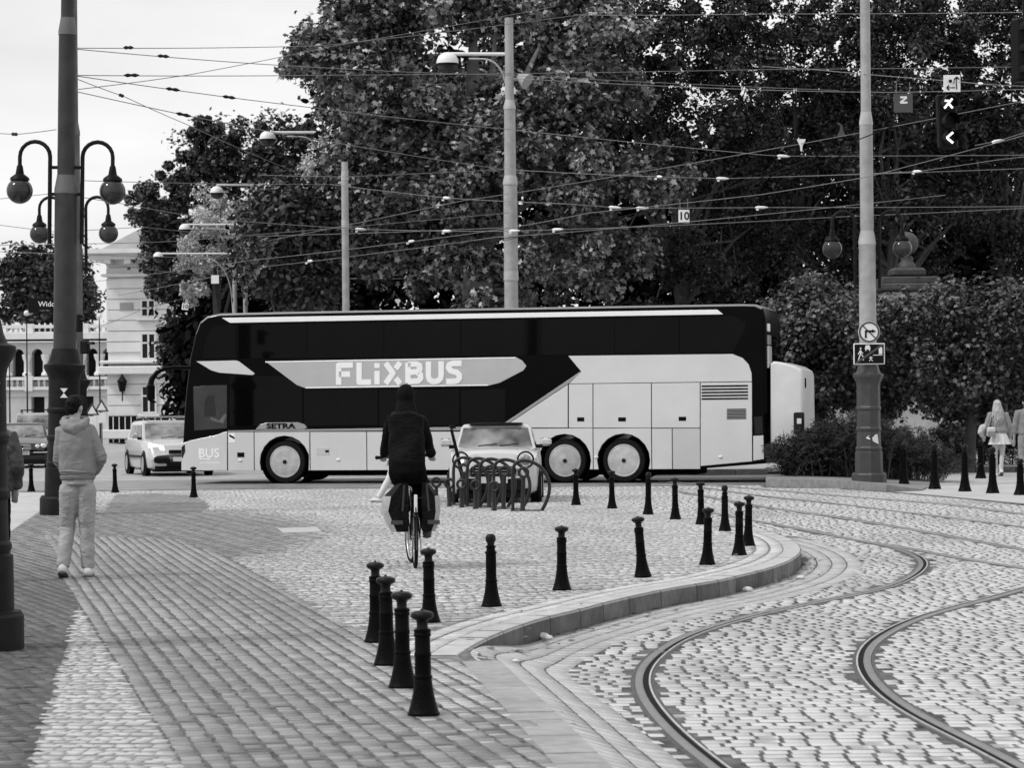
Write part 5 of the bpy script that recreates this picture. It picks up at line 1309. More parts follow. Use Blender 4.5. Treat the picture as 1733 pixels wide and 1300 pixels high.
# ---- bicycle racks
M_rack = mat('rack_steel_dark', 0.02, 0.4, 0.25, 9, .1, 50, spec=.3)
def ring_post(t, x, y, h, lean=.0, r=.075):
    mb = MB(); mb.tube([(x, y, -.03), (x, y, .06), (x+lean*.5, y, h*.5), (x+lean, y, h-r*1.1)], [(.055, .10), (.04, .06), (.035, .045), (.035, .04)], 10, (0, 1, 0)); p = part('wheel_post', mb, M_rack, t, 50)
    mb = MB(); mb.tube([(x+lean+r*math.cos(a*PI/10), y, h+r*math.sin(a*PI/10)) for a in range(20)], .026, 8, closed=True); part('ring', mb, M_rack, p, 60)
for i, (px, py, dsc, lab) in enumerate(((868, 865, 1, 'foremost hoop of the bicycle rack row'), (836, 862, 1, 'second hoop from the front in the bicycle rack row'), (812, 859.5, 1, 'third hoop from the front in the bicycle rack row'), (791, 857.5, 1, 'fourth hoop from the front in the bicycle rack row'), (768, 855, 1, 'rearmost hoop of the bicycle rack row'))):
    g = G(px, py); t = thing('bicycle_rack', lab, 'bicycle rack', (g.x, g.y, 0), math.radians(-10), 'bicycle racks in a row')
    pts = [(0, 0, -.03), (0, 0, .55), (.01, 0, .72), (.05, 0, .80), (.14, 0, .84), (.28, 0, .83), (.42, 0, .77), (.54, 0, .66), (.61, 0, .50), (.62, 0, .34), (.57, 0, .16), (.50, 0, .03), (.47, 0, -.03)]
    mb = MB(); mb.tube(smooth_path(resample(pts, .05), 2).tolist(), .029, 10); part('hoop', mb, M_rack, t, 60)
    mb = MB(); mb.tube([(-.03, 0, .0), (.5, 0, .0)], [(.02, .10), (.02, .10)], 8, (0, 1, 0)); part('foot', mb, M_rack, t, 50)
    ring_post(t, .16, .02, .64, .02); ring_post(t, -.34, .12, .40)
# ---- electric kick scooter leaning behind the racks
g = G(787, 853); sco = thing('kick_scooter', 'dark electric kick scooter leaning behind the bicycle racks', 'scooter', (g.x, g.y, 0), math.radians(25))
top_ = P(766, 727, g.y)-Vector((g.x, g.y, 0)); top_.y = .1
mb = MB(); mb.tube([(.03, 0, .12), (top_.x*.4, .04, top_.z*.55), (top_.x, .1, top_.z)], [.04, .035, .028], 10); part('steering_column', mb, M_black, sco, 60)
mb = MB(); mb.tube([(top_.x-.10, -.12, top_.z-.02), (top_.x, .1, top_.z+.02), (top_.x+.14, .25, top_.z+.03)], .018, 8); hb = part('handlebar', mb, M_black, sco, 60)
mb = MB(); mb.box((top_.x, .08, top_.z+.05), (.09, .06, .05), 0, .01); part('display', mb, M_black, hb, 0)
mb = MB(); mb.box((.45, .15, .12), (.75, .15, .06), .2, .02); part('deck', mb, M_black, sco, 0)
for x_ in (0, .95): part('wheel', MB().lathe([(.06, -.03), (.105, -.025), (.105, .025), (.06, .03)], 18, (x_, .2*x_, .105), True, (-.2, 1, 0)), M_rubber, sco, 50)
# ---- signs on the grey pole
def pix(px, py, d): return P(px, py, d)
ds = pR.y-.30
c_ = pix(1471, 562, ds); r_ = 18.3*ds/F
sg_ = thing('round_sign', 'round no right turn sign on the tall grey pole', 'road sign', (c_.x, ds, c_.z))
part('plate', MB().lathe([(r_, 0), (r_, .03)], 32, (0, 0, 0), True, (0, 1, 0)), M_sign_white, sg_, 30)
def ringmesh(r0, r1, y0, y1, n=36): 
    mb = MB(); mb.loft([[(r1*math.cos(a), y, r1*math.sin(a)) for a in [2*PI*i/n for i in range(n)]] for y in (y1, y0)]+[[(r0*math.cos(a), y, r0*math.sin(a)) for a in [2*PI*i/n for i in range(n)]] for y in (y0, y1)], cap=False); return mb
part('rim', ringmesh(r_*.80, r_*.965, -.006, .0), M_sign_grey, sg_, 30)
def bar2(p, q, w_, y0, y1):
    p, q = Vector(p), Vector(q); d = (q-p).normalized(); n_ = Vector((-d.y, d.x))*w_/2; mb = MB(); mb.prism([tuple(p+n_), tuple(p-n_), tuple(q-n_), tuple(q+n_)], y0, y1, lambda a, b, t: (a, t, b)); return mb
part('slash', bar2((-r_*.62, r_*.62), (r_*.62, -r_*.62), r_*.12, -.005, -.001), M_sign_grey, sg_, 0)
mb = bar2((-r_*.32, -r_*.55), (-r_*.32, r_*.14), r_*.17, -.010, -.003); mb2 = bar2((-r_*.38, r_*.08), (r_*.3, r_*.08), r_*.17, -.011, -.003); mb.add(mb2.v, mb2.f)
mb.prism([(r_*.28, r_*.25), (r_*.62, r_*.08), (r_*.28, -r_*.09)], -.012, -.003, lambda a, b, t: (a, t, b)); part('arrow', mb, M_sign_dark, sg_, 0)
c_ = pix(1471, 599, ds); w_, h_ = 53*ds/F, 36*ds/F
sg_ = thing('zone_sign', 'dark end of residential zone sign with diagonal bar below the round sign', 'road sign', (c_.x, ds, c_.z))
mb = MB(); mb.box((0, .012, 0), (w_, .024, h_), 0, .008); part('plate', mb, M_sign_white, sg_, 0)
mb = MB(); mb.box((0, -.004, 0), (w_*.93, .006, h_*.90)); part('field', mb, M_sign_dark, sg_, 0)
part('diagonal', bar2((-w_*.42, -h_*.42), (w_*.42, h_*.42), h_*.10, -.013, -.010), M_sign_grey, sg_, 0)
mb = MB(); mb.box((-w_*.05, -.009, h_*.27), (w_*.17, .004, h_*.12)); mb.box((-w_*.05, -.0095, h_*.36), (w_*.13, .004, h_*.10)); mb.box((-w_*.11, -.009, h_*.18), (w_*.03, .004, h_*.08)); mb.box((w_*.01, -.009, h_*.18), (w_*.03, .004, h_*.08)); part('car_symbol', mb, M_sign_white, sg_, 0)
mb = MB(); mb.box((w_*.36, -.009, h_*.12), (w_*.11, .004, h_*.26)); mb.prism([(w_*.29, h_*.25), (w_*.43, h_*.25), (w_*.36, h_*.36)], -.012, -.008, lambda a, b, t: (a, t, b)); mb.box((w_*.27, -.0095, -h_*.06), (w_*.30, .004, h_*.03)); part('house_symbol', mb, M_sign_white, sg_, 0)
mb = MB()
for a_, b_, ww in (((-.28,.02),(-.28,.18),.05), ((-.28,.02),(-.35,-.30),.03), ((-.27,.0),(-.20,-.12),.03), ((-.20,-.12),(-.19,-.30),.03), ((-.29,.14),(-.36,-.02),.025), ((-.27,.14),(-.20,.02),.025)):
    q = bar2((a_[0]*w_, a_[1]*h_), (b_[0]*w_, b_[1]*h_), ww*w_, -.010-random.random()*.002, -.007); mb.add(q.v, q.f)
mb.blob((-.275*w_, -.009, .26*h_), (.025*w_, .004, .05*h_), 8, 6); part('walker_symbol', mb, M_sign_white, sg_, 0)
mb = MB()
for a_, b_, ww in (((.05,-.12),(.05,-.24),.03), ((.05,-.24),(.0,-.34),.02), ((.05,-.24),(.11,-.34),.02), ((-.01,-.18),(.11,-.18),.02)):
    q = bar2((a_[0]*w_, a_[1]*h_), (b_[0]*w_, b_[1]*h_), ww*w_, -.010-random.random()*.002, -.007); mb.add(q.v, q.f)
part('child_symbol', mb, M_sign_white, sg_, 0)
# ---- boards hanging from the wires
def board(px, py, wpx, hpx, d, label, m, txt=None, tm=None, size=.8, name='hanging_board', rot=0):
    c_ = P(px, py, d); w_, h_ = wpx*d/F, hpx*d/F; t = thing(name, label, 'board', (c_.x, d, c_.z)); t.rotation_euler = (0, rot, 0)
    mb = MB(); mb.box((0, 0, 0), (w_, .02, h_), 0, .004); part('plate', mb, m, t, 0)
    for sx in (-.35, .35):
        mb = MB(); mb.tube([(sx*w_, 0, h_*.48), (sx*w_, 0, h_*.5+.25)], .008, 5); part('hanger', mb, M_wire, t, 0)
    if txt: text('lettering', txt, h_*size, (0, -.013, 0), (PI/2, 0, 0), tm, t, .002, .004*h_/.25)
    return t
board(1157.5, 366, 18.5, 22, 60, 'small white board reading 10 hanging in front of the dark trees', M_sign_white, '10', M_sign_dark, .85)
board(313.5, 519, 11, 11, 75, 'small white board reading 10 hanging above the coach front', M_sign_white, '10', M_sign_dark, .9, rot=.1)
board(364, 473, 13, 14, 75, 'small blank white board hanging below the pale tree', M_sign_white)
tN = board(1528.5, 174, 32, 32, 58, 'grey square board with white letter Z beside the sign pole', M_sign_grey)
for a_, b_ in (((-.10, .30), (.12, .30)), ((.12, .30), (-.10, .02)), ((-.10, .02), (.14, .02))):
    s_ = 32*58/F; q = bar2((a_[0]*s_*1.6, a_[1]*s_), (b_[0]*s_*1.6, b_[1]*s_), .045, -.016-random.random()*.003, -.008); part('letter_stroke', q, M_sign_white, tN, 0)
for px, py, m_, up, lab in ((1356, 243, M_sign_white, -1, 'small white triangular wire marker pointing down'), (1424, 223, M_sign_grey, 1, 'small grey triangular wire marker pointing up')):
    c_ = P(px, py, 58); t = thing('wire_marker', lab, 'marker', (c_.x, 58, c_.z)); s_ = .10
    mb = MB(); mb.prism([(-s_, s_*-up), (s_, s_*-up), (s_*.25, up*s_*.6), (s_*.2, up*s_*1.6), (-s_*.2, up*s_*1.6), (-s_*.25, up*s_*.6)], -.008, .008, lambda a, b, t_: (a, t_, b)); part('plate', mb, m_, t, 0)
# ---- hanging tram signal with plate
dsg = 52.0; c_ = P(1605, 205, dsg); k_ = dsg/F
ts = thing('tram_signal', 'black three-lamp tram signal hanging from the wires with lit arrows', 'traffic signal', (c_.x, dsg, c_.z)); ts.rotation_euler = (0, -.035, .25)
mb = MB(); mb.box((0, .08, 0), (34*k_, .16, 92*k_), 0, .03); part('housing', mb, M_black, ts, 30)
M_lit = mat('signal_lit', .9, .4, 0, emit=1.0)
for i, zz in enumerate((30, 0, -28)):
    l_ = part('lamp', MB().lathe([(13*k_, .01), (13.5*k_, -.02), (12.5*k_, -.03), (12*k_, -.01)], 22, (0, 0, zz*k_), True, (0, 1, 0)), M_sign_dark, ts, 40)
    mb = MB(); mb.loft([[(14*k_*math.cos(a), y, zz*k_+14*k_*math.sin(a)) for a in [PI*(-.1+1.2*j/12) for j in range(13)]] for y in (0, -.22)], False, False); part('visor', mb, M_black, l_, 60)
    if i == 0:
        for a_, b_ in (((-8, -8), (7, 8)), ((7, -8), (0, 0)), ((-8, 5), (2, 4))): part('arrow', bar2((a_[0]*k_, (zz+a_[1])*k_), (b_[0]*k_, (zz+b_[1])*k_), 3.4*k_, -.050-random.random()*.003, -.04), M_lit, l_, 0)
    if i == 2:
        for a_, b_ in (((6, 9), (-6, 0)), ((-6, 0), (5, -9))): part('arrow', bar2((a_[0]*k_, (zz+a_[1])*k_), (b_[0]*k_, (zz+b_[1])*k_), 3.6*k_, -.050-random.random()*.003, -.04), M_lit, l_, 0)
mb = MB(); mb.tube([(0, .08, 46*k_), (0, .08, 78*k_)], .015, 6); part('hanger', mb, M_black, ts, 60)
c2_ = P(1611, 141, dsg-.3); pl_ = thing('signal_plate', 'white square direction plate with arrows above the tram signal', 'sign plate', (c2_.x, dsg-.3, c2_.z))
mb = MB(); mb.box((0, 0, 0), (28.5*k_, .015, 28.5*k_), 0, .004); part('plate', mb, M_sign_white, pl_, 0)
for a_, b_, w_ in (((8, -10), (7, 3), 1.6), ((7, 3), (8, 10), 1.6), ((5, -7), (-9, -7), 1.6), ((-9, -7), (-5, -3), 2.2), ((-9, -7), (-5, -11), 2.2), ((8, 11), (4, 7), 2.2), ((8, 11), (12, 7), 2.2), ((3, -1), (4, 8), 1.2)):
    part('arrow', bar2((a_[0]*k_, a_[1]*k_), (b_[0]*k_, b_[1]*k_), w_*k_, -.012-random.random()*.003, -.006), M_sign_dark, pl_, 0)
mb = MB(); mb.box((-3*k_, -.03, 4*k_), (5*k_, .04, 5*k_), .3, .008); part('clamp', mb, M_sign_dark, pl_, 0)
# signal seen from behind at the upper right corner
d_r = 33.0; c_ = P(1735, 85, d_r); k_ = d_r/F
t = thing('traffic_signal', 'large black traffic signal back at the upper right picture corner', 'traffic signal', (c_.x, d_r, c_.z)); t.rotation_euler = (0, .0, .5)
mb = MB(); mb.box((0, 0, 0), (46*k_, .20, 108*k_), 0, .03); part('housing', mb, M_black, t, 30)
for zz in (36, 0, -36):
    mb = MB(); mb.loft([[(-10*k_+13*k_*math.cos(a), y, zz*k_+13*k_*math.sin(a)) for a in [PI*(-.1+1.2*j/12) for j in range(13)]] for y in (-.08, -.34)], False, False); part('visor', mb, M_black, t, 60)
mb = MB(); mb.tube([(0, 0, 54*k_), (0, 0, 110*k_)], .03, 8); part('hanger', mb, M_black, t, 60)
# ---- dark street sign at the left
dw = 58.6; c_ = P(79, 517, dw); k_ = dw/F
t = thing('direction_sign', 'dark sign with white lettering beginning Wido beside the left poles', 'sign', (c_.x, dw, c_.z))
mb = MB(); mb.box((0, 0, 0), (62*k_, .04, 25*k_), 0, .005); part('plate', mb, M_sign_dark, t, 0)
text('lettering', 'Wido', 12.5*k_, (-14*k_, -.023, 2*k_), (PI/2, 0, 0), M_sign_white, t, .001, .002, 'LEFT')
text('small_lettering', 'Teatr Muz', 4.2*k_, (-12*k_, -.023, -8.5*k_), (PI/2, 0, 0), mat('sign_faint', .25, .5), t, .001, 0, 'LEFT')
# signals mounted on the rear left pole
for px, py, wpx, hpx, lab in ((131.5, 547, 9, 30, 'narrow dark signal box on the rear left pole'), (144, 588, 8, 22, 'small dark pedestrian signal on the rear left pole')):
    d = 56.9; c_ = P(px, py, d); k_ = d/F; t = thing('signal_box', lab, 'traffic signal', (c_.x, d, c_.z), 1.1)
    mb = MB(); mb.box((0, 0, 0), (wpx*k_*1.2, .2, hpx*k_), 0, .02); part('housing', mb, M_black, t, 0)
    mb = MB(); mb.loft([[(.06*math.cos(a), y, .06+.06*math.sin(a)) for a in [PI*j/10 for j in range(11)]] for y in (-.1, -.22)], False, False); part('visor', mb, M_black, t, 60)
c_ = P(125, 580, 44.75); t = thing('notice_strip', 'narrow white notice fixed to the side of the thick left pole', 'notice', (c_.x, 44.85, c_.z)); mb = MB(); mb.box((0, 0, 0), (.045, .02, .34)); part('plate', mb, M_sign_white, t, 0)
# pedestrian warning signs by the arcade
for px, py, lab in ((156, 696, 'small triangular warning sign in front of the arcade, nearer the pole'), (172, 690, 'small triangular warning sign in front of the arcade, nearer the corner house')):
    d = 130.0; c_ = P(px, py, d); t = thing('warning_sign', lab, 'road sign', (c_.x, d, 0)); s_ = .36
    mb = MB(); mb.tube([(0, .04, 0), (0, .04, c_.z+.3)], .03, 6); part('post', mb, M_pole_grey, t, 60)
    mb = MB(); mb.prism([(-s_, c_.z-.2), (s_, c_.z-.2), (0, c_.z+.42)], -.01, .01, lambda a, b, q: (a, q, b)); part('plate', mb, M_sign_grey, t, 0)
    mb = MB(); mb.prism([(-s_*.62, c_.z-.13), (s_*.62, c_.z-.13), (0, c_.z+.26)], -.014, -.011, lambda a, b, q: (a, q, b)); part('field', mb, M_sign_white, t, 0)
    mb = MB(); mb.box((0, 0, c_.z-.5), (.4, .02, .5)); part('lower_plate', mb, M_sign_white, t, 0)
# globes of a far lantern row on the arcade terrace
for px, py, lab in ((45, 530, 'small white globe lantern above the arcade balustrade at the left'), (16, 612, 'small white globe lantern beside the near pole'), (168, 535, 'small white globe lantern near the corner house')):
    d = 150.0; c_ = P(px, py, d); t = thing('globe_lantern', lab, 'lantern', (c_.x, d, 0)); part('globe', MB().blob((0, 0, c_.z), .16, 12, 8), M_lampwhite, t, 60)
    mb = MB(); mb.tube([(0, 0, 0), (0, 0, c_.z)], [.05, .03], 6); part('post', mb, M_black, t, 60)
# ---- overhead wires
def wire(pts, label, r=.008, m=M_wire, ins=(), dark=(), group='overhead tram wires'):
    q = [P(x, y, d) for x, y, d in pts]
    t = thing('overhead_wire', label, 'wire', (0, 0, 0), 0, group); mb = MB()
    fine = []
    for i in range(len(q)-1):
        n_ = 8
        for j in range(n_): f = j/n_; p = q[i].lerp(q[i+1], f); p.z -= .03*math.sin(PI*f)*(q[i+1]-q[i]).length/20; fine.append(p)
    fine.append(q[-1]); mb.tube(fine, r, 5); part('cable', mb, m, t, 60)
    def on(px):
        for i in range(len(pts)-1):
            if min(pts[i][0], pts[i+1][0]) <= px <= max(pts[i][0], pts[i+1][0]):
                f = (px-pts[i][0])/(pts[i+1][0]-pts[i][0]); p = q[i].lerp(q[i+1], f); return p, (q[i+1]-q[i]).normalized()
    for px in ins:
        p, d_ = on(px); s_ = p.y/60*.78
        mb = MB(); mb.tube([p-d_*.17*s_, p-d_*.10*s_, p+d_*.08*s_, p+d_*.20*s_], [.018*s_, .045*s_, .040*s_, .012*s_], 8); mb.box((p.x-.11*s_, p.y, p.z-.06*s_), (.07*s_, .05, .05*s_)); part('insulator', mb, M_insul, t, 50)
    for px in dark:
        p, d_ = on(px); mb = MB(); mb.tube([p-d_*.22, p-d_*.12, p-d_*.02, p+d_*.1, p+d_*.22], [.012, .035, .022, .036, .012], 7); part('tensioner', mb, M_wire_dark, t, 50)
W_ = wire
W_([(122,81,45),(545,77,58),(1000,22,75)], 'topmost wire from the thick left pole into the plane tree', dark=(200,))
W_([(122,82,45),(440,108,52),(862,127,72),(1420,153,70)], 'second wire from the thick left pole sloping gently to the right', dark=(265,))
W_([(122,127,45),(540,127,52),(1300,117,60),(1760,112,62)], 'level wire from the middle clamp of the thick left pole', dark=(212,))
W_([(122,127,45),(415,168,50),(862,219,62),(1290,262,60),(1325,264,60),(1760,262,60)], 'long wire from the left pole down to the white triangular marker', dark=(285, 385), ins=(1325,))
W_([(122,152,45),(320,126,52),(560,78,62),(940,10,80)], 'thin wire rising from the left pole across the pale sky')
W_([(122,153,45),(325,197,48),(560,240,58),(850,286,70),(1116,299,60),(1225,302,60),(1760,284,60)], 'long wire from the lowest clamp passing the lamp mast', dark=(310,), ins=(1116, 1222))
W_([(122,130,45),(210,163,50),(320,212,56),(500,290,80)], 'short wire sloping down to the bowl lamps', dark=(205,))
W_([(-20,224,50),(28,227,48),(95,219,45)], 'wire stub reaching the thick left pole from the left edge', dark=(25,))
W_([(-20,338,60),(90,327,57)], 'wire behind the left globe lamp')
W_([(130,305,58),(235,308,60),(560,312,70),(756,335,66),(960,345,60),(1040,351,60),(1085,352,60),(1290,351,60),(1760,349,60)], 'wire with a row of white insulators across the dark trees', ins=(756, 1040, 1086, 1288))
W_([(135,333,58),(210,345,60),(350,370,64),(610,388,66),(756,391,64),(862,391,62),(1130,382,60),(1420,367,60),(1760,351,60)], 'lower wire carrying insulators above the board reading 10', ins=(610, 756, 870, 945))
W_([(440,410,80),(780,340,68),(960,312,62),(1356,243,58),(1760,165,52)], 'wire climbing from the lamp masts to the upper right')
W_([(200,500,90),(440,452,80),(640,428,72),(840,401,64),(960,393,60),(1200,372,58),(1600,330,56)], 'wire climbing from the corner house past the plain mast', ins=(448, 530))
W_([(150,478,80),(430,440,76),(640,416,70),(862,386,64),(1000,360,60),(1290,329,57),(1465,300,55),(1760,222,52)], 'wire crossing the sign pole at its middle', ins=(700,))
W_([(560,470,80),(862,402,68),(1040,376,64),(1290,300,58),(1595,179,53),(1760,128,50)], 'dark wire rising to the hanging tram signal', m=M_wire_dark, r=.012)
W_([(560,492,90),(720,440,76),(862,405,66),(1150,345,60),(1440,258,57),(1760,172,52)], 'second dark wire beside the tram signal', m=M_wire_dark)
W_([(980,25,70),(1290,23,62),(1760,20,56)], 'highest wire across the upper right trees')
W_([(1290,112,60),(1375,117,58),(1612,137,52),(1680,143,50),(1760,147,50)], 'wire carrying the white direction plate', ins=(1660,))
W_([(862,132,72),(1290,152,62),(1510,156,58),(1760,150,56)], 'wire carrying the grey letter board')
W_([(1290,300,62),(1552,290,58),(1690,270,56),(1760,262,56)], 'wire with one white insulator right of the sign pole', ins=(1552,))
W_([(-20,378,62),(90,392,60),(240,384,66),(420,400,80),(862,385,70)], 'thin wire behind the globe lamps over the corner house')
W_([(-20,415,62),(100,413,60),(300,408,70),(862,360,72)], 'thin wire level with the lower globe lamp')
W_([(-20,425,64),(120,430,62),(430,436,80),(700,455,85)], 'lowest thin wire across the mansard roof')
W_([(140,440,70),(300,462,80),(560,472,90),(860,470,90)], 'faint wire low across the ragged tree', ins=(400,))
W_([(150,560,80),(250,520,90),(420,478,95),(620,470,95)], 'faint wire hanging below the blank white board', ins=(490,))
W_([(440,296,75),(584,299,72),(840,287,75),(862,287,75)], 'short wire between the plain mast and the lamp mast')
W_([(1650,246,56),(1690,238,56),(1760,215,54)], 'short wire end with pale clamp below the tram signal', ins=(1688,))
# ================================================================ PEOPLE
CLOUD = {}
def cloud(size):
    if size not in CLOUD:
        t = bpy.data.textures.new('folds', 'CLOUDS'); t.noise_scale = size; t.noise_depth = 2; CLOUD[size] = t
    return CLOUD[size]
def soft(name, mb, m, parent, voxel=.012, it=6, disp=0.0, dsize=.12, label=None):
    o = link(name, mb.mesh(name, 0), m, parent)
    r = o.modifiers.new('skin', 'REMESH'); r.mode = 'VOXEL'; r.voxel_size = voxel; r.use_smooth_shade = True
    s = o.modifiers.new('smooth', 'SMOOTH'); s.iterations = it; s.factor = .5
    if disp:
        d = o.modifiers.new('folds', 'DISPLACE'); d.texture = cloud(dsize); d.strength = disp; d.mid_level = .5
    return o
M_skin = mat('skin', 0.36, 0.5, 0.08, 12)
M_hair_dark = mat('hair_dark', 0.005, 0.6, 0.5, 30, .6, 60, spec=.12)
M_hoodie = mat('hoodie_grey', 0.25, 0.95, 0.07, 10, .30, 3.0, bmap=(1.3, 1.3, 2.6), bdist=.05, spec=.1)
M_jeans = mat('jeans_pale', 0.36, 0.9, 0.16, 4, .5, 3.0, bmap=(1.6, 1.6, 3.6), bdist=.05, spec=.1)
M_shoe = mat('shoe_white', 0.62, 0.6, 0.1, 12)
M_sole = mat('shoe_sole_dark', 0.10, 0.8, 0.2, 12)
M_blackcloth = mat('cloth_black', 0.004, 0.9, 0.3, 9, .3, 90, spec=.05)
def J(h, **kw):
    """default standing joints for a figure of height h facing +Y; keyword args override"""
    d = dict(head=(0, .012, .935), neck=(0, .0, .855), chest=(0, .0, .735), waist=(0, .0, .615), pelvis=(0, -.005, .525),
             shL=(-.110, 0, .815), shR=(.110, 0, .815), elL=(-.150, -.005, .640), elR=(.150, -.005, .640), wrL=(-.150, .035, .490), wrR=(.150, .035, .490),
             hiL=(-.052, 0, .515), hiR=(.052, 0, .515), knL=(-.060, .012, .285), knR=(.060, .012, .285), anL=(-.060, -.012, .045), anR=(.060, -.012, .045))
    d = {k: Vector(v)*h for k, v in d.items()}
    for k, v in kw.items(): d[k] = Vector(v)
    d['h'] = h; return d
def hand(mb, w, e, h, side, curl=.6, fwd=None):
    d = (w-e).normalized(); L_ = .105*h; out = Vector((side, 0, 0)); out = (out-d*out.dot(d)).normalized(); pal = d.cross(out)
    if pal.y < 0: pal = -pal
    k = w+d*L_*.45
    mb.tube([w-d*.01, w+d*L_*.2, k], [(.020*h/1.8, .030*h/1.8), (.016*h/1.8, .042*h/1.8), (.014*h/1.8, .042*h/1.8)], 10, pal.cross(d))
    ax = pal.cross(d)
    for i, (off, ln) in enumerate(((-.030, .85), (-.010, 1.0), (.011, .95), (.031, .75))):
        b = k+ax*off*h/1.8; f1 = b+d*L_*.28*ln+pal*L_*.06*curl; f2 = f1+(d*(1-curl*.6)+pal*curl)*L_*.20*ln; f3 = f2+(d*(1-curl)+pal*curl*1.2)*L_*.14*ln
        mb.tube([b-d*.01, f1, f2, f3], [.0095*h/1.8, .0088*h/1.8, .008*h/1.8, .0065*h/1.8], 7)
    b = w+d*L_*.18+ax*.034*h/1.8*(-side if ax.x*side > 0 else side); t1 = b+d*L_*.22+pal*L_*.15; t2 = t1+d*L_*.16+pal*L_*.05
    mb.tube([w+d*L_*.08, b, t1, t2], [.012*h/1.8, .011*h/1.8, .010*h/1.8, .007*h/1.8], 7)
def body_mesh(j, head_rot=0.0, curl=.6, hands=True):
    h = j['h']; s = h/1.8; mb = MB(); hd = j['head']
    rot = Matrix.Rotation(head_rot, 3, 'Z')
    mb.blob(hd+Vector((0, 0, .012*s)), (.076*s, .096*s, .105*s), 20, 14, rot)
    f = rot @ Vector((0, 1, 0)); r_ = rot @ Vector((1, 0, 0))
    mb.tube([hd+f*.01*s+Vector((0, 0, -.02*s)), hd+f*.052*s+Vector((0, 0, -.095*s))], [(.062*s, .07*s), (.036*s, .032*s)], 12)
    mb.tube([hd+f*.085*s+Vector((0, 0, .02*s)), hd+f*.110*s+Vector((0, 0, -.022*s)), hd+f*.085*s+Vector((0, 0, -.032*s))], [.010*s, .017*s, .012*s], 8)
    mb.tube([hd+f*.088*s-r_*.025*s+Vector((0, 0, -.055*s)), hd+f*.094*s+Vector((0, 0, -.055*s)), hd+f*.088*s+r_*.025*s+Vector((0, 0, -.055*s))], .009*s, 6)
    for sg in (-1, 1):
        mb.blob(hd+r_*sg*.080*s+Vector((0, 0, -.005*s))-f*.004*s, (.013*s, .022*s, .034*s), 8, 6, rot)
        mb.blob(hd+r_*sg*.032*s+f*.080*s+Vector((0, 0, .012*s)), (.014*s, .012*s, .011*s), 8, 6, rot)
    mb.tube([j['neck']-Vector((0, 0, .05*s)), j['neck'], hd-Vector((0, .005, .05*s))], [.062*s, .055*s, .052*s], 12)
    mb.tube([j['neck'], j['chest']+Vector((0, 0, .05*s)), j['chest'], j['waist'], j['pelvis'], j['pelvis']-Vector((0, 0, .07*s))], [(.07*s, .055*s), (.155*s, .10*s), (.160*s, .11*s), (.135*s, .10*s), (.155*s, .115*s), (.10*s, .08*s)], 16, (0, 1, 0))
    for sd in 'LR':
        sg = -1 if sd == 'L' else 1
        sh, el, wr, hi, kn, an = (j[k+sd] for k in ('sh', 'el', 'wr', 'hi', 'kn', 'an'))
        mb.tube([j['neck'].lerp(sh, .5)-Vector((0, 0, .03*s)), sh, sh.lerp(el, .5), el, el.lerp(wr, .3), wr], [.05*s, .052*s, .044*s, .036*s, .038*s, .024*s], 12)
        if hands: hand(mb, wr, el, h, sg, curl)
        mb.tube([hi+Vector((0, 0, .05*s)), hi, hi.lerp(kn, .5), kn, kn.lerp(an, .3), an], [.075*s, .088*s, .074*s, .054*s, .055*s, .034*s], 12)
        fd = Vector((0, 1, 0)); mb.tube([an-fd*.03*s-Vector((0, 0, .03*s)), an+fd*.04*s-Vector((0, 0, .035*s)), an+fd*.15*s-Vector((0, 0, .05*s))], [(.035*s, .04*s), (.042*s, .035*s), (.038*s, .02*s)], 10, (0, 0, 1))
    return mb
def top_mesh(j, w=1.0, hem=.0, sleeve=1.0, loose=1.0):
    h = j['h']; s = h/1.8; mb = MB(); hemz = j['pelvis']+Vector((0, 0, hem))
    mb.tube([j['neck']+Vector((0, -.01, .015*s)), j['neck']-Vector((0, .0, .02*s)), j['chest']+Vector((0, 0, .10*s)), j['chest'], j['waist'], hemz+Vector((0, 0, .05*s)), hemz], [(.075*s, .07*s), (.10*s, .075*s), (.175*s*w, .115*s*w), (.182*s*w, .132*s*w), (.185*s*w*loose, .135*s*w), (.190*s*w*loose, .145*s*w), (.176*s*w*loose, .136*s*w)], 20, (0, 1, 0))
    for sd in 'LR':
        sh, el, wr = (j[k+sd] for k in ('sh', 'el', 'wr')); wr2 = el.lerp(wr, sleeve)
        mb.tube([j['neck'].lerp(sh, .45)-Vector((0, 0, .035*s)), sh-Vector((0, 0, .006)), sh.lerp(el, .5), el, el.lerp(wr2, .5), wr2.lerp(el, .08), wr2], [.062*s, .074*s*w, .066*s*w*loose, .060*s*w*loose, .056*s*w*loose, .050*s*w*loose, .040*s*w], 14)
    return mb
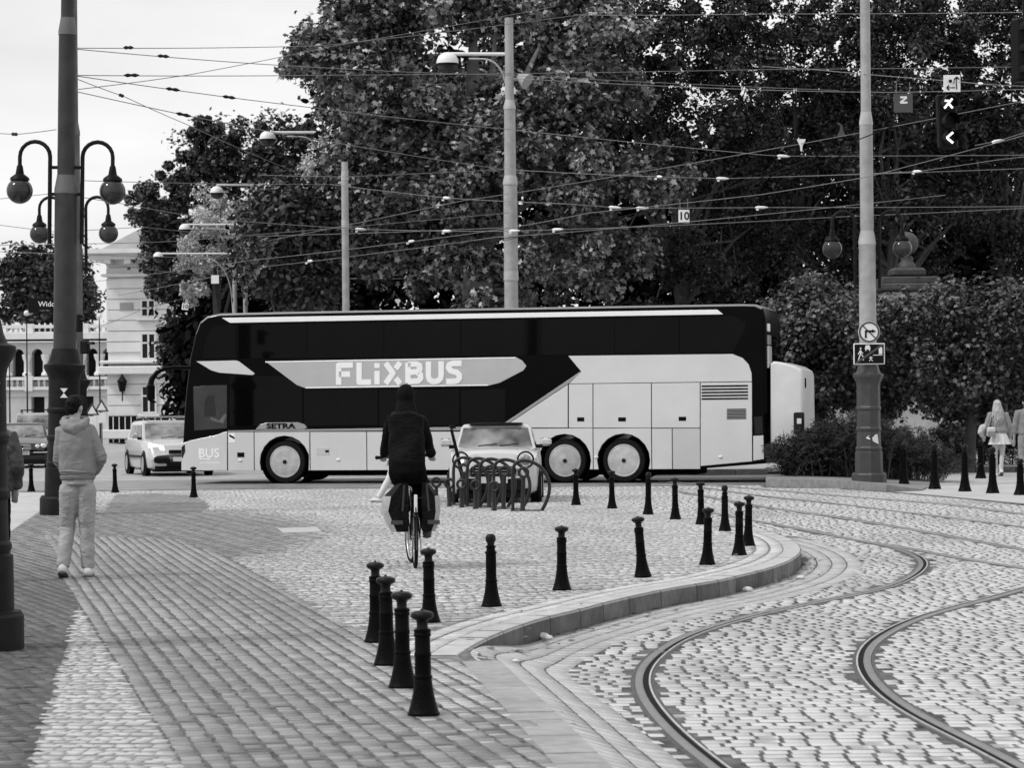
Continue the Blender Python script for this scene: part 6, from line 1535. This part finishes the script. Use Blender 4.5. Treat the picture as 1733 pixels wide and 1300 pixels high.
def legs_mesh(j, w=1.0, end=1.0, flare=1.0, wrinkle=0.0):
    h = j['h']; s = h/1.8; mb = MB()
    mb.tube([j['pelvis']+Vector((0, 0, .10*s)), j['pelvis']+Vector((0, 0, .03*s)), j['pelvis']-Vector((0, 0, .05*s))], [(.155*s*w, .115*s*w), (.172*s*w, .130*s*w), (.160*s*w, .125*s*w)], 20, (0, 1, 0))
    for sd in 'LR':
        hi, kn, an = (j[k+sd] for k in ('hi', 'kn', 'an')); an2 = kn.lerp(an, end)
        key = [hi+Vector((0, 0, .03*s)), hi-Vector((0, 0, .03*s)), hi.lerp(kn, .5), kn, kn.lerp(an2, .5), an2]; kr = [.094, .105, .096, .080*flare, .076*flare, .070*flare]
        tt = np.linspace(0, 1, 64); kt = [0, .08, .32, .55, .78, 1.0]; ph = random.uniform(0, 6)
        P3 = [[float(np.interp(q, kt, [v[c] for v in key])) for c in range(3)] for q in tt]
        rr = [np.interp(q, kt, kr)*s*w for q in tt]
        if wrinkle:
            for i_, q in enumerate(tt):
                mk = .35+math.exp(-((q-.56)/.07)**2)*1.2+math.exp(-((q-.97)/.10)**2)*1.5+math.exp(-((q-.12)/.06)**2)*.8
                wv = math.sin(q*78+ph+2*math.sin(q*17))+.6*math.sin(q*131+ph*2)
                rr[i_] *= 1+wrinkle*.035*mk*wv; P3[i_][0] += wrinkle*.004*mk*math.sin(q*53+ph); P3[i_][1] += wrinkle*.006*mk*math.sin(q*61+ph*1.7)
        mb.tube(P3, rr, 18)
    return mb
def shoe(an, h, pitch=0.0):
    s = h/1.8; mb = MB(); d = Vector((0, math.cos(pitch), math.sin(pitch))); u = Vector((0, -math.sin(pitch), math.cos(pitch)))
    b = an-u*.052*s
    mb.tube([b-d*.085*s, b-d*.05*s, b+d*.03*s, b+d*.12*s, b+d*.165*s], [(.040*s, .030*s), (.047*s, .052*s), (.050*s, .050*s), (.052*s, .034*s), (.036*s, .022*s)], 12, u)
    mb.tube([b-d*.02*s, b-d*.02*s+u*.07*s], [.048*s, .042*s], 12)
    so = MB(); c = b-u*.040*s; so.tube([c-d*.088*s, c-d*.05*s, c+d*.06*s, c+d*.13*s, c+d*.17*s], [(.034*s, .012*s), (.046*s, .014*s), (.050*s, .014*s), (.050*s, .014*s), (.03*s, .012*s)], 12, u)
    return mb, so
def put_shoes(t, j, m, ms, pitch=(0, 0)):
    for k, sd in enumerate('LR'):
        a, b = shoe(j['an'+sd], j['h'], pitch[k]); o = part('shoe', a, m, t, 80); part('sole', b, ms, o, 60)
def loc_of(px, py): g = G(px, py); return g, F/g.y
# ---- man in the grey hoodie
g, k = loc_of(129, 977)
def L_(px, py, y=0.0): return ((px-129)/k, y, (977-py)/k)
t = thing('person', 'man in grey hoodie and pale jeans walking away beside the dark pole', 'person', (g.x, g.y, 0), math.radians(3))
j = J(1.86, head=L_(128.5, 690, .01), neck=L_(130, 714, -.02), chest=L_(131, 744, -.03), waist=L_(133, 778, -.01), pelvis=L_(133, 812, .0), shL=L_(107, 729, -.02), shR=L_(153, 727, -.02),
      elL=L_(101, 778, .02), elR=L_(174, 776, -.03), wrL=L_(112, 800, .22), wrR=L_(158, 800, .17), hiL=L_(119, 826), hiR=L_(147, 826), knL=L_(114, 894, .06), knR=L_(147, 896, .03), anL=L_(109, 957, -.10), anR=L_(149, 960, .02))
soft('body', body_mesh(j, math.radians(-28), hands=True), M_skin, t, .009, 3)
soft('hoodie', top_mesh(j, .98, .05, 1.0, 1.02), M_hoodie, t, .010, 4, .018, .12)
mb = MB()
for q, (zz, ry) in enumerate(((.045, 1.0), (.085, .985), (.13, .97))):
    c = j['pelvis']+Vector((0, -.005, zz+.04)); mb.tube([c+Vector((.182*ry*math.cos(a), .138*ry*math.sin(a), .014*math.sin(a*2+q*1.3)+.012*math.cos(a+q))) for a in [2*PI*i/26 for i in range(26)]], [(.010, .013)]*26, 8, closed=True)
for e_, w_, s_ in ((j['elR'], j['wrR'], j['shR']), (j['elL'], j['wrL'], j['shL'])):
    for q in (-.055, -.015, .03):
        d = (w_-e_).normalized() if q > 0 else (e_-s_).normalized(); c = e_+d*q; a1 = d.orthogonal().normalized(); a2 = d.cross(a1)
        mb.tube([c+(a1*math.cos(a)+a2*math.sin(a))*.056+d*.012*math.sin(a+q*40) for a in [2*PI*i/16 for i in range(16)]], [(.009, .012)]*16, 8, closed=True)
soft('cloth_folds', mb, M_hoodie, t, .008, 5)
nk = j['neck']; mb = MB()
mb.tube([nk+Vector((.105*math.cos(a), .01+.085*math.sin(a), .005-.05*math.sin(-a)*(1 if math.sin(a) < 0 else .3))) for a in [2*PI*i/16 for i in range(16)]], [(.040, .052)]*16, 10, closed=True)
mb.tube([nk+Vector((-.13, -.03, .01)), nk+Vector((-.085, -.10, -.04)), nk+Vector((0, -.125, -.085)), nk+Vector((.085, -.10, -.04)), nk+Vector((.13, -.03, .01))], [(.03, .04), (.036, .055), (.036, .065), (.036, .055), (.03, .04)], 12)
mb.blob(nk+Vector((0, -.085, -.02)), (.10, .045, .065), 14, 9)
soft('hood', mb, M_hoodie, t, .010, 5, .02, .09)
pv = j['pelvis']+Vector((0, 0, .02)); mb = MB(); mb.tube([pv+Vector((0, 0, .028)), pv-Vector((0, 0, .022))], [(.186, .146), (.178, .138)], 24, (0, 1, 0)); soft('waistband', mb, mat('hoodie_rib', .20, .9, .1, 12, .3, 120), t, .010, 3)
soft('jeans', legs_mesh(j, .97, 1.03, .98, .16), M_jeans, t, .0085, 2, .020, .10)
hd = j['head']; mb = MB(); mb.blob(hd+Vector((0, -.018, .045)), (.086, .102, .088), 18, 12, Matrix.Rotation(math.radians(-28), 3, 'Z')); mb.blob(hd+Vector((-.02, -.045, -.005)), (.075, .062, .07), 14, 10); mb.blob(hd+Vector((.03, .04, .085)), (.07, .07, .05), 12, 8)
soft('hair', mb, M_hair_dark, t, .008, 2, .018, .025)
put_shoes(t, j, M_shoe, M_sole, (-.35, 0))
# ---- person in a dark jacket half hidden by the near pole
g, k = loc_of(-14, 985)
t = thing('person', 'person in dark leather jacket mostly hidden behind the nearest pole', 'person', (g.x, g.y, 0), 0)
j = J(1.80, elR=(.27, -.02, 1.16), wrR=(.235, .06, .93)); soft('body', body_mesh(j), M_skin, t, .012, 3)
soft('jacket', top_mesh(j, 1.12, -.03, .95, 1.15), mat('leather_dark', .03, .35, .3, 9, .2, 40), t, .012, 4, .04, .09)
soft('trousers', legs_mesh(j, 1.0), M_blackcloth, t, .012, 4, .02, .1); put_shoes(t, j, M_sole, M_sole)
mb = MB(); mb.blob(j['head']+Vector((0, -.01, .045)), (.085, .105, .085), 14, 10); soft('hair', mb, M_hair_dark, t, .01, 2, .01, .03)
# ---- cyclist seen from behind
g, k = loc_of(703, 962)
def L_(px, py, y=0.0): return ((px-703)/k, y, (962-py)/k)
t = thing('person', 'cyclist in black hooded clothing riding away in front of the coach', 'person', (g.x, g.y, 0), 0)
j = J(1.80, head=L_(687, 672, .36), neck=L_(688, 698, .30), chest=L_(688, 725, .20), waist=L_(689, 765, .10), pelvis=L_(691, 800, .04), shL=L_(664, 711, .28), shR=L_(712, 711, .28), elL=L_(653, 748, .40), elR=L_(723, 748, .40),
      wrL=L_(647, 772, .62), wrR=L_(728, 772, .62), hiL=L_(679, 805, .06), hiR=L_(708, 805, .06), knL=L_(674, 800, .48), knR=L_(716, 842, .38), anL=L_(683, 868, .34), anR=L_(722, 896, .22))
soft('body', body_mesh(j, hands=True, curl=1.0), M_skin, t, .010, 3)
soft('jacket', top_mesh(j, 1.06, -.04, .98, 1.0), mat('jacket_black', .006, .85, .6, 6, .6, 3, bmap=(3, 3, 7), bdist=.04, spec=.08), t, .012, 4, .03, .13)
soft('trousers', legs_mesh(j, 1.02), M_blackcloth, t, .012, 4, .02, .1)
hd = j['head']; mb = MB(); mb.blob(hd+Vector((0, -.01, .015)), (.104, .118, .132), 18, 12); mb.tube([hd+Vector((0, -.03, -.06)), j['neck']+Vector((0, -.01, .0)), j['neck']-Vector((0, .02, .06))], [(.10, .09), (.12, .09), (.16, .09)], 14, (0, 1, 0)); soft('hood', mb, mat('hood_black', .006, .85, .4, 9, .3, 80, spec=.08), t, .010, 4, .012, .07)
mb = MB(); mb.tube([j['pelvis']+Vector((0, -.02, .12)), j['pelvis']+Vector((0, -.03, .0)), j['pelvis']+Vector((0, -.02, -.13))], [(.19, .13), (.205, .15), (.17, .11)], 18, (0, 1, 0)); soft('coat_tail', mb, M_blackcloth, t, .012, 4, .02, .1)
put_shoes(t, j, M_sole, M_sole)
# ---- the bicycle
bk = thing('bicycle', 'city bicycle with two panniers ridden by the cyclist in black', 'bicycle', (g.x, g.y, 0), math.radians(4.5))
M_frame = mat('bicycle_frame_black', .008, .35, .2, 8, spec=.3); M_spoke = mat('spoke_steel', .5, .3, .1, 6, metal=.7)
def wheel(y, steer=0.0):
    r = .335; q = Matrix.Rotation(steer, 3, 'Z')
    def tr(p): p = q @ Vector(p); return Vector((p.x, p.y+y, p.z+r))
    mb = MB(); mb.tube([tr((0, r*.95*math.cos(a), r*.95*math.sin(a))) for a in [2*PI*i/36 for i in range(36)]], .021, 8, closed=True); w = part('wheel', mb, M_rubber, bk, 60)
    mb = MB(); mb.tube([tr((0, r*.87*math.cos(a), r*.87*math.sin(a))) for a in [2*PI*i/36 for i in range(36)]], .011, 6, closed=True); part('rim', mb, M_spoke, w, 60)
    mb = MB(); mb.tube([tr((-.045, 0, 0)), tr((.045, 0, 0))], .02, 8); part('hub', mb, M_spoke, w, 60)
    for i in range(16):
        a = 2*PI*i/16; mb = MB(); mb.tube([tr((.03*(-1)**i, 0, 0)), tr((0, r*.87*math.cos(a), r*.87*math.sin(a)))], .0022, 4); part('spoke', mb, M_spoke, w, 0)
wheel(0.0); wheel(1.06, math.radians(7))
fr = MB()
for a, b, r in (((0, .44, .29), (0, .27, .86), .018), ((0, .44, .29), (0, .90, .74), .02), ((0, .30, .80), (0, .88, .84), .018), ((0, .90, .70), (0, .87, .95), .02), ((-.05, 0, .335), (-.03, .44, .29), .012), ((.05, 0, .335), (.03, .44, .29), .012), ((-.05, 0, .335), (-.02, .28, .80), .010), ((.05, 0, .335), (.02, .28, .80), .010), ((-.05, 1.06, .335), (-.03, .92, .74), .012), ((.05, 1.06, .335), (.03, .92, .74), .012)):
    fr.tube([a, b], r, 8)
part('frame', fr, M_frame, bk, 60)
mb = MB(); mb.tube([(0, .27, .84), (0, .25, .93)], .013, 8); part('seat_post', mb, M_spoke, bk, 60)
mb = MB(); mb.tube([(0, .10, .935), (0, .18, .95), (0, .30, .945), (0, .42, .935)], [(.05, .02), (.085, .028), (.05, .026), (.02, .018)], 14, (0, 0, 1)); part('saddle', mb, M_frame, bk, 60)
hb0 = Vector(L_(640, 776, .60)); hb1 = Vector(L_(731, 772, .62))
mb = MB(); mb.tube([hb0, hb0.lerp(hb1, .2)+Vector((0, .1, .0)), (0, .90, 1.13), hb0.lerp(hb1, .8)+Vector((0, .1, 0)), hb1], .013, 8); hbr = part('handlebar', mb, M_frame, bk, 60)
mb = MB(); mb.tube([(0, .88, .93), (0, .90, 1.13)], .016, 8); part('stem', mb, M_frame, bk, 60)
for p_, q_ in ((hb0, hb0.lerp(hb1, .13)), (hb1, hb1.lerp(hb0, .11))): mb = MB(); mb.tube([p_, p_.lerp(q_, .3), q_], [.024, .020, .018], 10); part('grip', mb, M_frame, hbr, 60)
mb = MB(); mb.tube([(-.09, -.20, .76), (-.09, .25, .77)], .007, 6); mb.tube([(.09, -.20, .76), (.09, .25, .77)], .007, 6); mb.tube([(-.09, -.20, .76), (.09, -.20, .76)], .007, 6); mb.tube([(-.05, 0, .335), (-.09, -.02, .76)], .006, 6); mb.tube([(.05, 0, .335), (.09, -.02, .76)], .006, 6); part('carrier', mb, M_frame, bk, 60)
mb = MB(); mb.tube([(0, .39*math.cos(a), .335+.39*math.sin(a)) for a in [PI*(.15+.95*i/14) for i in range(15)]], [(.026, .006)]*15, 8, (1, 0, 0)); mg = part('mudguard', mb, M_frame, bk, 60)
mb = MB(); mb.box((0, -.235, .70), (.035, .02, .19), 0, .005); part('reflector_strip', mb, M_insul, mg, 0)
mb = MB(); mb.blob((0, -.27, .565), (.035, .03, .025), 10, 6); part('tail_light', mb, M_lamp_dark, mg, 60)
for sg in (-1, 1):
    mb = MB(); mb.tube([(.03*sg, .44, .29), (.08*sg, .44, .29), (.08*sg, .44-.02*sg, .29-sg*.16)], .010, 6); pd_ = part('crank', mb, M_spoke, bk, 60)
    mb = MB(); mb.box((.13*sg, .44-.02*sg, .29-sg*.16), (.10, .09, .025), 0, .005); part('pedal', mb, M_frame, pd_, 0)
M_pan_d = mat('pannier_black', .006, .6, .4, 7, .6, 3, bmap=(4, 4, 4), bdist=.04, spec=.12); M_pan_l = mat('pannier_pale', .38, .6, .3, 8, .4, 25)
for sg, lab in ((-1, 'black and pale pannier bag on the left of the bicycle carrier'), (1, 'black and pale pannier bag on the right of the bicycle carrier')):
    pn = thing('pannier', lab, 'pannier bag', (g.x, g.y, 0), math.radians(4.5), 'panniers on the bicycle')
    ins, o1, o2 = .085*sg, .30*sg, .36*sg; wx = (.22, .32, .36, .25) if sg < 0 else (.18, .25, .26, .20)
    mb = MB(); rings = []
    for z_, w_ in ((.40, wx[3]), (.46, wx[3]+.03), (.62, wx[2]), (.78, wx[1]), (.90, wx[0]-.02), (.915, wx[0]-.05)):
        a, b = .075*sg, w_*sg; rings.append([(a, -.20, z_), (b*.80, -.22, z_), (b, -.14, z_), (b, .10, z_), (b*.8, .14, z_), (a, .14, z_)])
    mb.loft(rings); part('bag', mb, M_pan_d, pn, 40)
    mb = MB(); mb.loft([[(r_[1][0]*1.02, -.226, r_[0][2]), (r_[2][0]*1.03, -.150, r_[0][2]), (r_[2][0]*1.03, .09, r_[0][2])] for r_ in rings[:4]], False, False); part('side_panel', mb, M_pan_l, pn, 60)
    mb = MB(); mb.box(((.20 if sg < 0 else .19)*sg, -.232, .50), (.13, .012, .045), .0, .004); part('reflector', mb, M_pole_grey, pn, 0)
    mb = MB(); mb.tube([(.12*sg, -.23, .90), (.14*sg, -.236, .62)], [(.012, .005)]*2, 6, (0, 1, 0)); part('strap', mb, mat('strap_dark', .02, .6), pn, 40)
# ---- pedestrian in pale trousers hidden behind the cyclist
g, k = loc_of(672, 850)
t = thing('person', 'pedestrian in pale trousers almost hidden behind the cyclist', 'person', (g.x, g.y, 0), math.radians(75))
j = J(1.66, knL=(-.08, .10, .47), anL=(-.09, .32, .09), knR=(.07, .02, .46), anR=(.07, -.20, .12), hiL=(-.08, 0, .86), hiR=(.08, 0, .86))
soft('body', body_mesh(j), M_skin, t, .012, 3); soft('shirt', top_mesh(j, .92, .0, .9), M_blackcloth, t, .014, 4); soft('trousers', legs_mesh(j, .88), mat('trousers_white', .66, .8, .1, 8, .2, 60), t, .012, 4, .02, .1); put_shoes(t, j, M_shoe, M_sole)
mb = MB(); mb.blob(j['head']+Vector((0, -.01, .03)), (.085, .105, .09), 14, 10); soft('hair', mb, M_hair_dark, t, .01, 2)
# ---- woman with pale skirt and bag
g, k = loc_of(1690, 806)
def L_(px, py, y=0.0): return ((px-1690)/k, y, (806-py)/k)
t = thing('person', 'woman with long fair hair, grey jumper and white skirt walking away', 'person', (g.x, g.y, 0), 0)
j = J(1.80, head=L_(1688.5, 686, .01), neck=L_(1689, 698), chest=L_(1690, 712), waist=L_(1691, 724), pelvis=L_(1692, 738), shL=L_(1677, 701), shR=L_(1703, 701), elL=L_(1670, 722, -.02), elR=L_(1709, 722, -.02), wrL=L_(1668, 738, .08), wrR=L_(1711, 742, .06), hiL=L_(1686, 745), hiR=L_(1697, 745), knL=L_(1685, 771, .02), knR=L_(1696, 771, .0), anL=L_(1687, 801, .05), anR=L_(1693, 797, -.10))
soft('body', body_mesh(j, 0.0), mat('skin_light', .50, .5, .06, 12), t, .010, 3)
soft('jumper', top_mesh(j, .96, .07, .95, 1.15), mat('knit_grey', .27, .9, .15, 14, .4, 60), t, .012, 4, .025, .1)
pv = j['pelvis']; n = 48; rings = []
for z_, r_ in ((.10, .15), (.02, .185), (-.12, .235), (-.20, .262)):
    rings.append([(pv.x+(r_+.018*abs(z_-.1)*4*math.sin(a*14))*math.cos(a), pv.y+(r_*.72+.014*abs(z_-.1)*4*math.sin(a*14))*math.sin(a), pv.z+z_) for a in [2*PI*i/n for i in range(n)]])
mb = MB(); mb.loft(rings); part('skirt', mb, mat('skirt_white', .74, .8, .05, 8), t, 60)
M_fair = mat('hair_fair', .42, .55, .45, 26, .6, 60); hd = j['head']; mb = MB(); mb.blob(hd+Vector((0, -.012, .035)), (.093, .11, .10), 16, 12); rng = np.random.default_rng(4)
for i in range(34):
    a = rng.uniform(PI*.95, PI*2.05); x0 = .085*math.cos(a); y0 = .09*math.sin(a)-.01; l_ = rng.uniform(.24, .38)
    mb.tube([hd+Vector((x0*.7, y0*.8, .06)), hd+Vector((x0*1.08, y0*1.1, -.04)), hd+Vector((x0*1.3+rng.normal(0, .012), y0*1.25-.01, -.14)), hd+Vector((x0*1.5+rng.normal(0, .02), y0*1.25-.02, -.14-l_*.5)), hd+Vector((x0*1.25+rng.normal(0, .02), y0*1.2-.02, -.10-l_))], [.022, .026, .024, .02, .007], 6)
soft('hair', mb, M_fair, t, .009, 2, .016, .03)
for sd in 'LR':
    mb = MB(); a = j['an'+sd]; mb.tube([a+Vector((0, 0, .16)), a+Vector((0, 0, .02))], [.05, .048], 12); part('sock', mb, M_shoe, t, 60)
put_shoes(t, j, M_shoe, M_sole, (0, -.5))
bg_ = thing('shoulder_bag', 'pale shoulder bag hanging at the side of the walking woman', 'bag', (g.x, g.y, 0)); c = Vector(L_(1676, 731, -.16))
mb = MB(); mb.box(c, (.20, .11, .23), 0, .03); bb = part('bag', mb, mat('bag_pale', .60, .5, .1, 8), bg_, 40); mb = MB(); mb.box(c+Vector((.0, -.058, -.045)), (.19, .012, .12), 0, .004); part('pocket', mb, mat('bag_grey', .25, .5, .1, 8), bb, 0)
mb = MB(); mb.tube([c+Vector((-.07, 0, .10)), Vector(L_(1677, 706, -.09)), Vector(L_(1678, 697, .0)), Vector(L_(1678, 706, .09))], .012, 6); part('strap', mb, mat('bag_grey', .25), bg_, 60)
jk = thing('carried_jacket', 'light folded jacket carried over the arm of the walking woman', 'jacket', (g.x, g.y, 0)); c = Vector(L_(1664, 728, .0))
mb = MB(); mb.tube([c+Vector((.09, .03, .12)), c+Vector((0, 0, .06)), c+Vector((-.05, -.02, -.06)), c+Vector((-.01, 0, -.16))], [(.05, .08), (.09, .10), (.085, .10), (.04, .07)], 14, (0, 1, 0)); soft('cloth', mb, mat('jacket_light', .45, .85, .25, 9, .4, 40), jk, .011, 3, .03, .06)
# ---- walker cut by the right edge
g, k = loc_of(1738, 808)
t = thing('person', 'walker in grey jumper and jeans cut by the right picture edge', 'person', (g.x, g.y, 0), 0)
j = J(1.86, elL=(-.275, 0, 1.18), wrL=(-.285, .05, .88)); soft('body', body_mesh(j), M_skin, t, .011, 3); soft('jumper', top_mesh(j, 1.0, .02, .55, 1.1), mat('jumper_mid', .22, .9, .15, 10, .3, 60), t, .012, 4, .03, .1)
soft('jeans', legs_mesh(j, 1.0), mat('jeans_mid', .26, .85, .15, 7, .2, 90), t, .012, 4, .03, .1); put_shoes(t, j, M_shoe, M_sole)
mb = MB(); mb.blob(j['head']+Vector((0, -.01, .045)), (.085, .105, .085), 14, 10); soft('hair', mb, M_hair_dark, t, .01, 2)
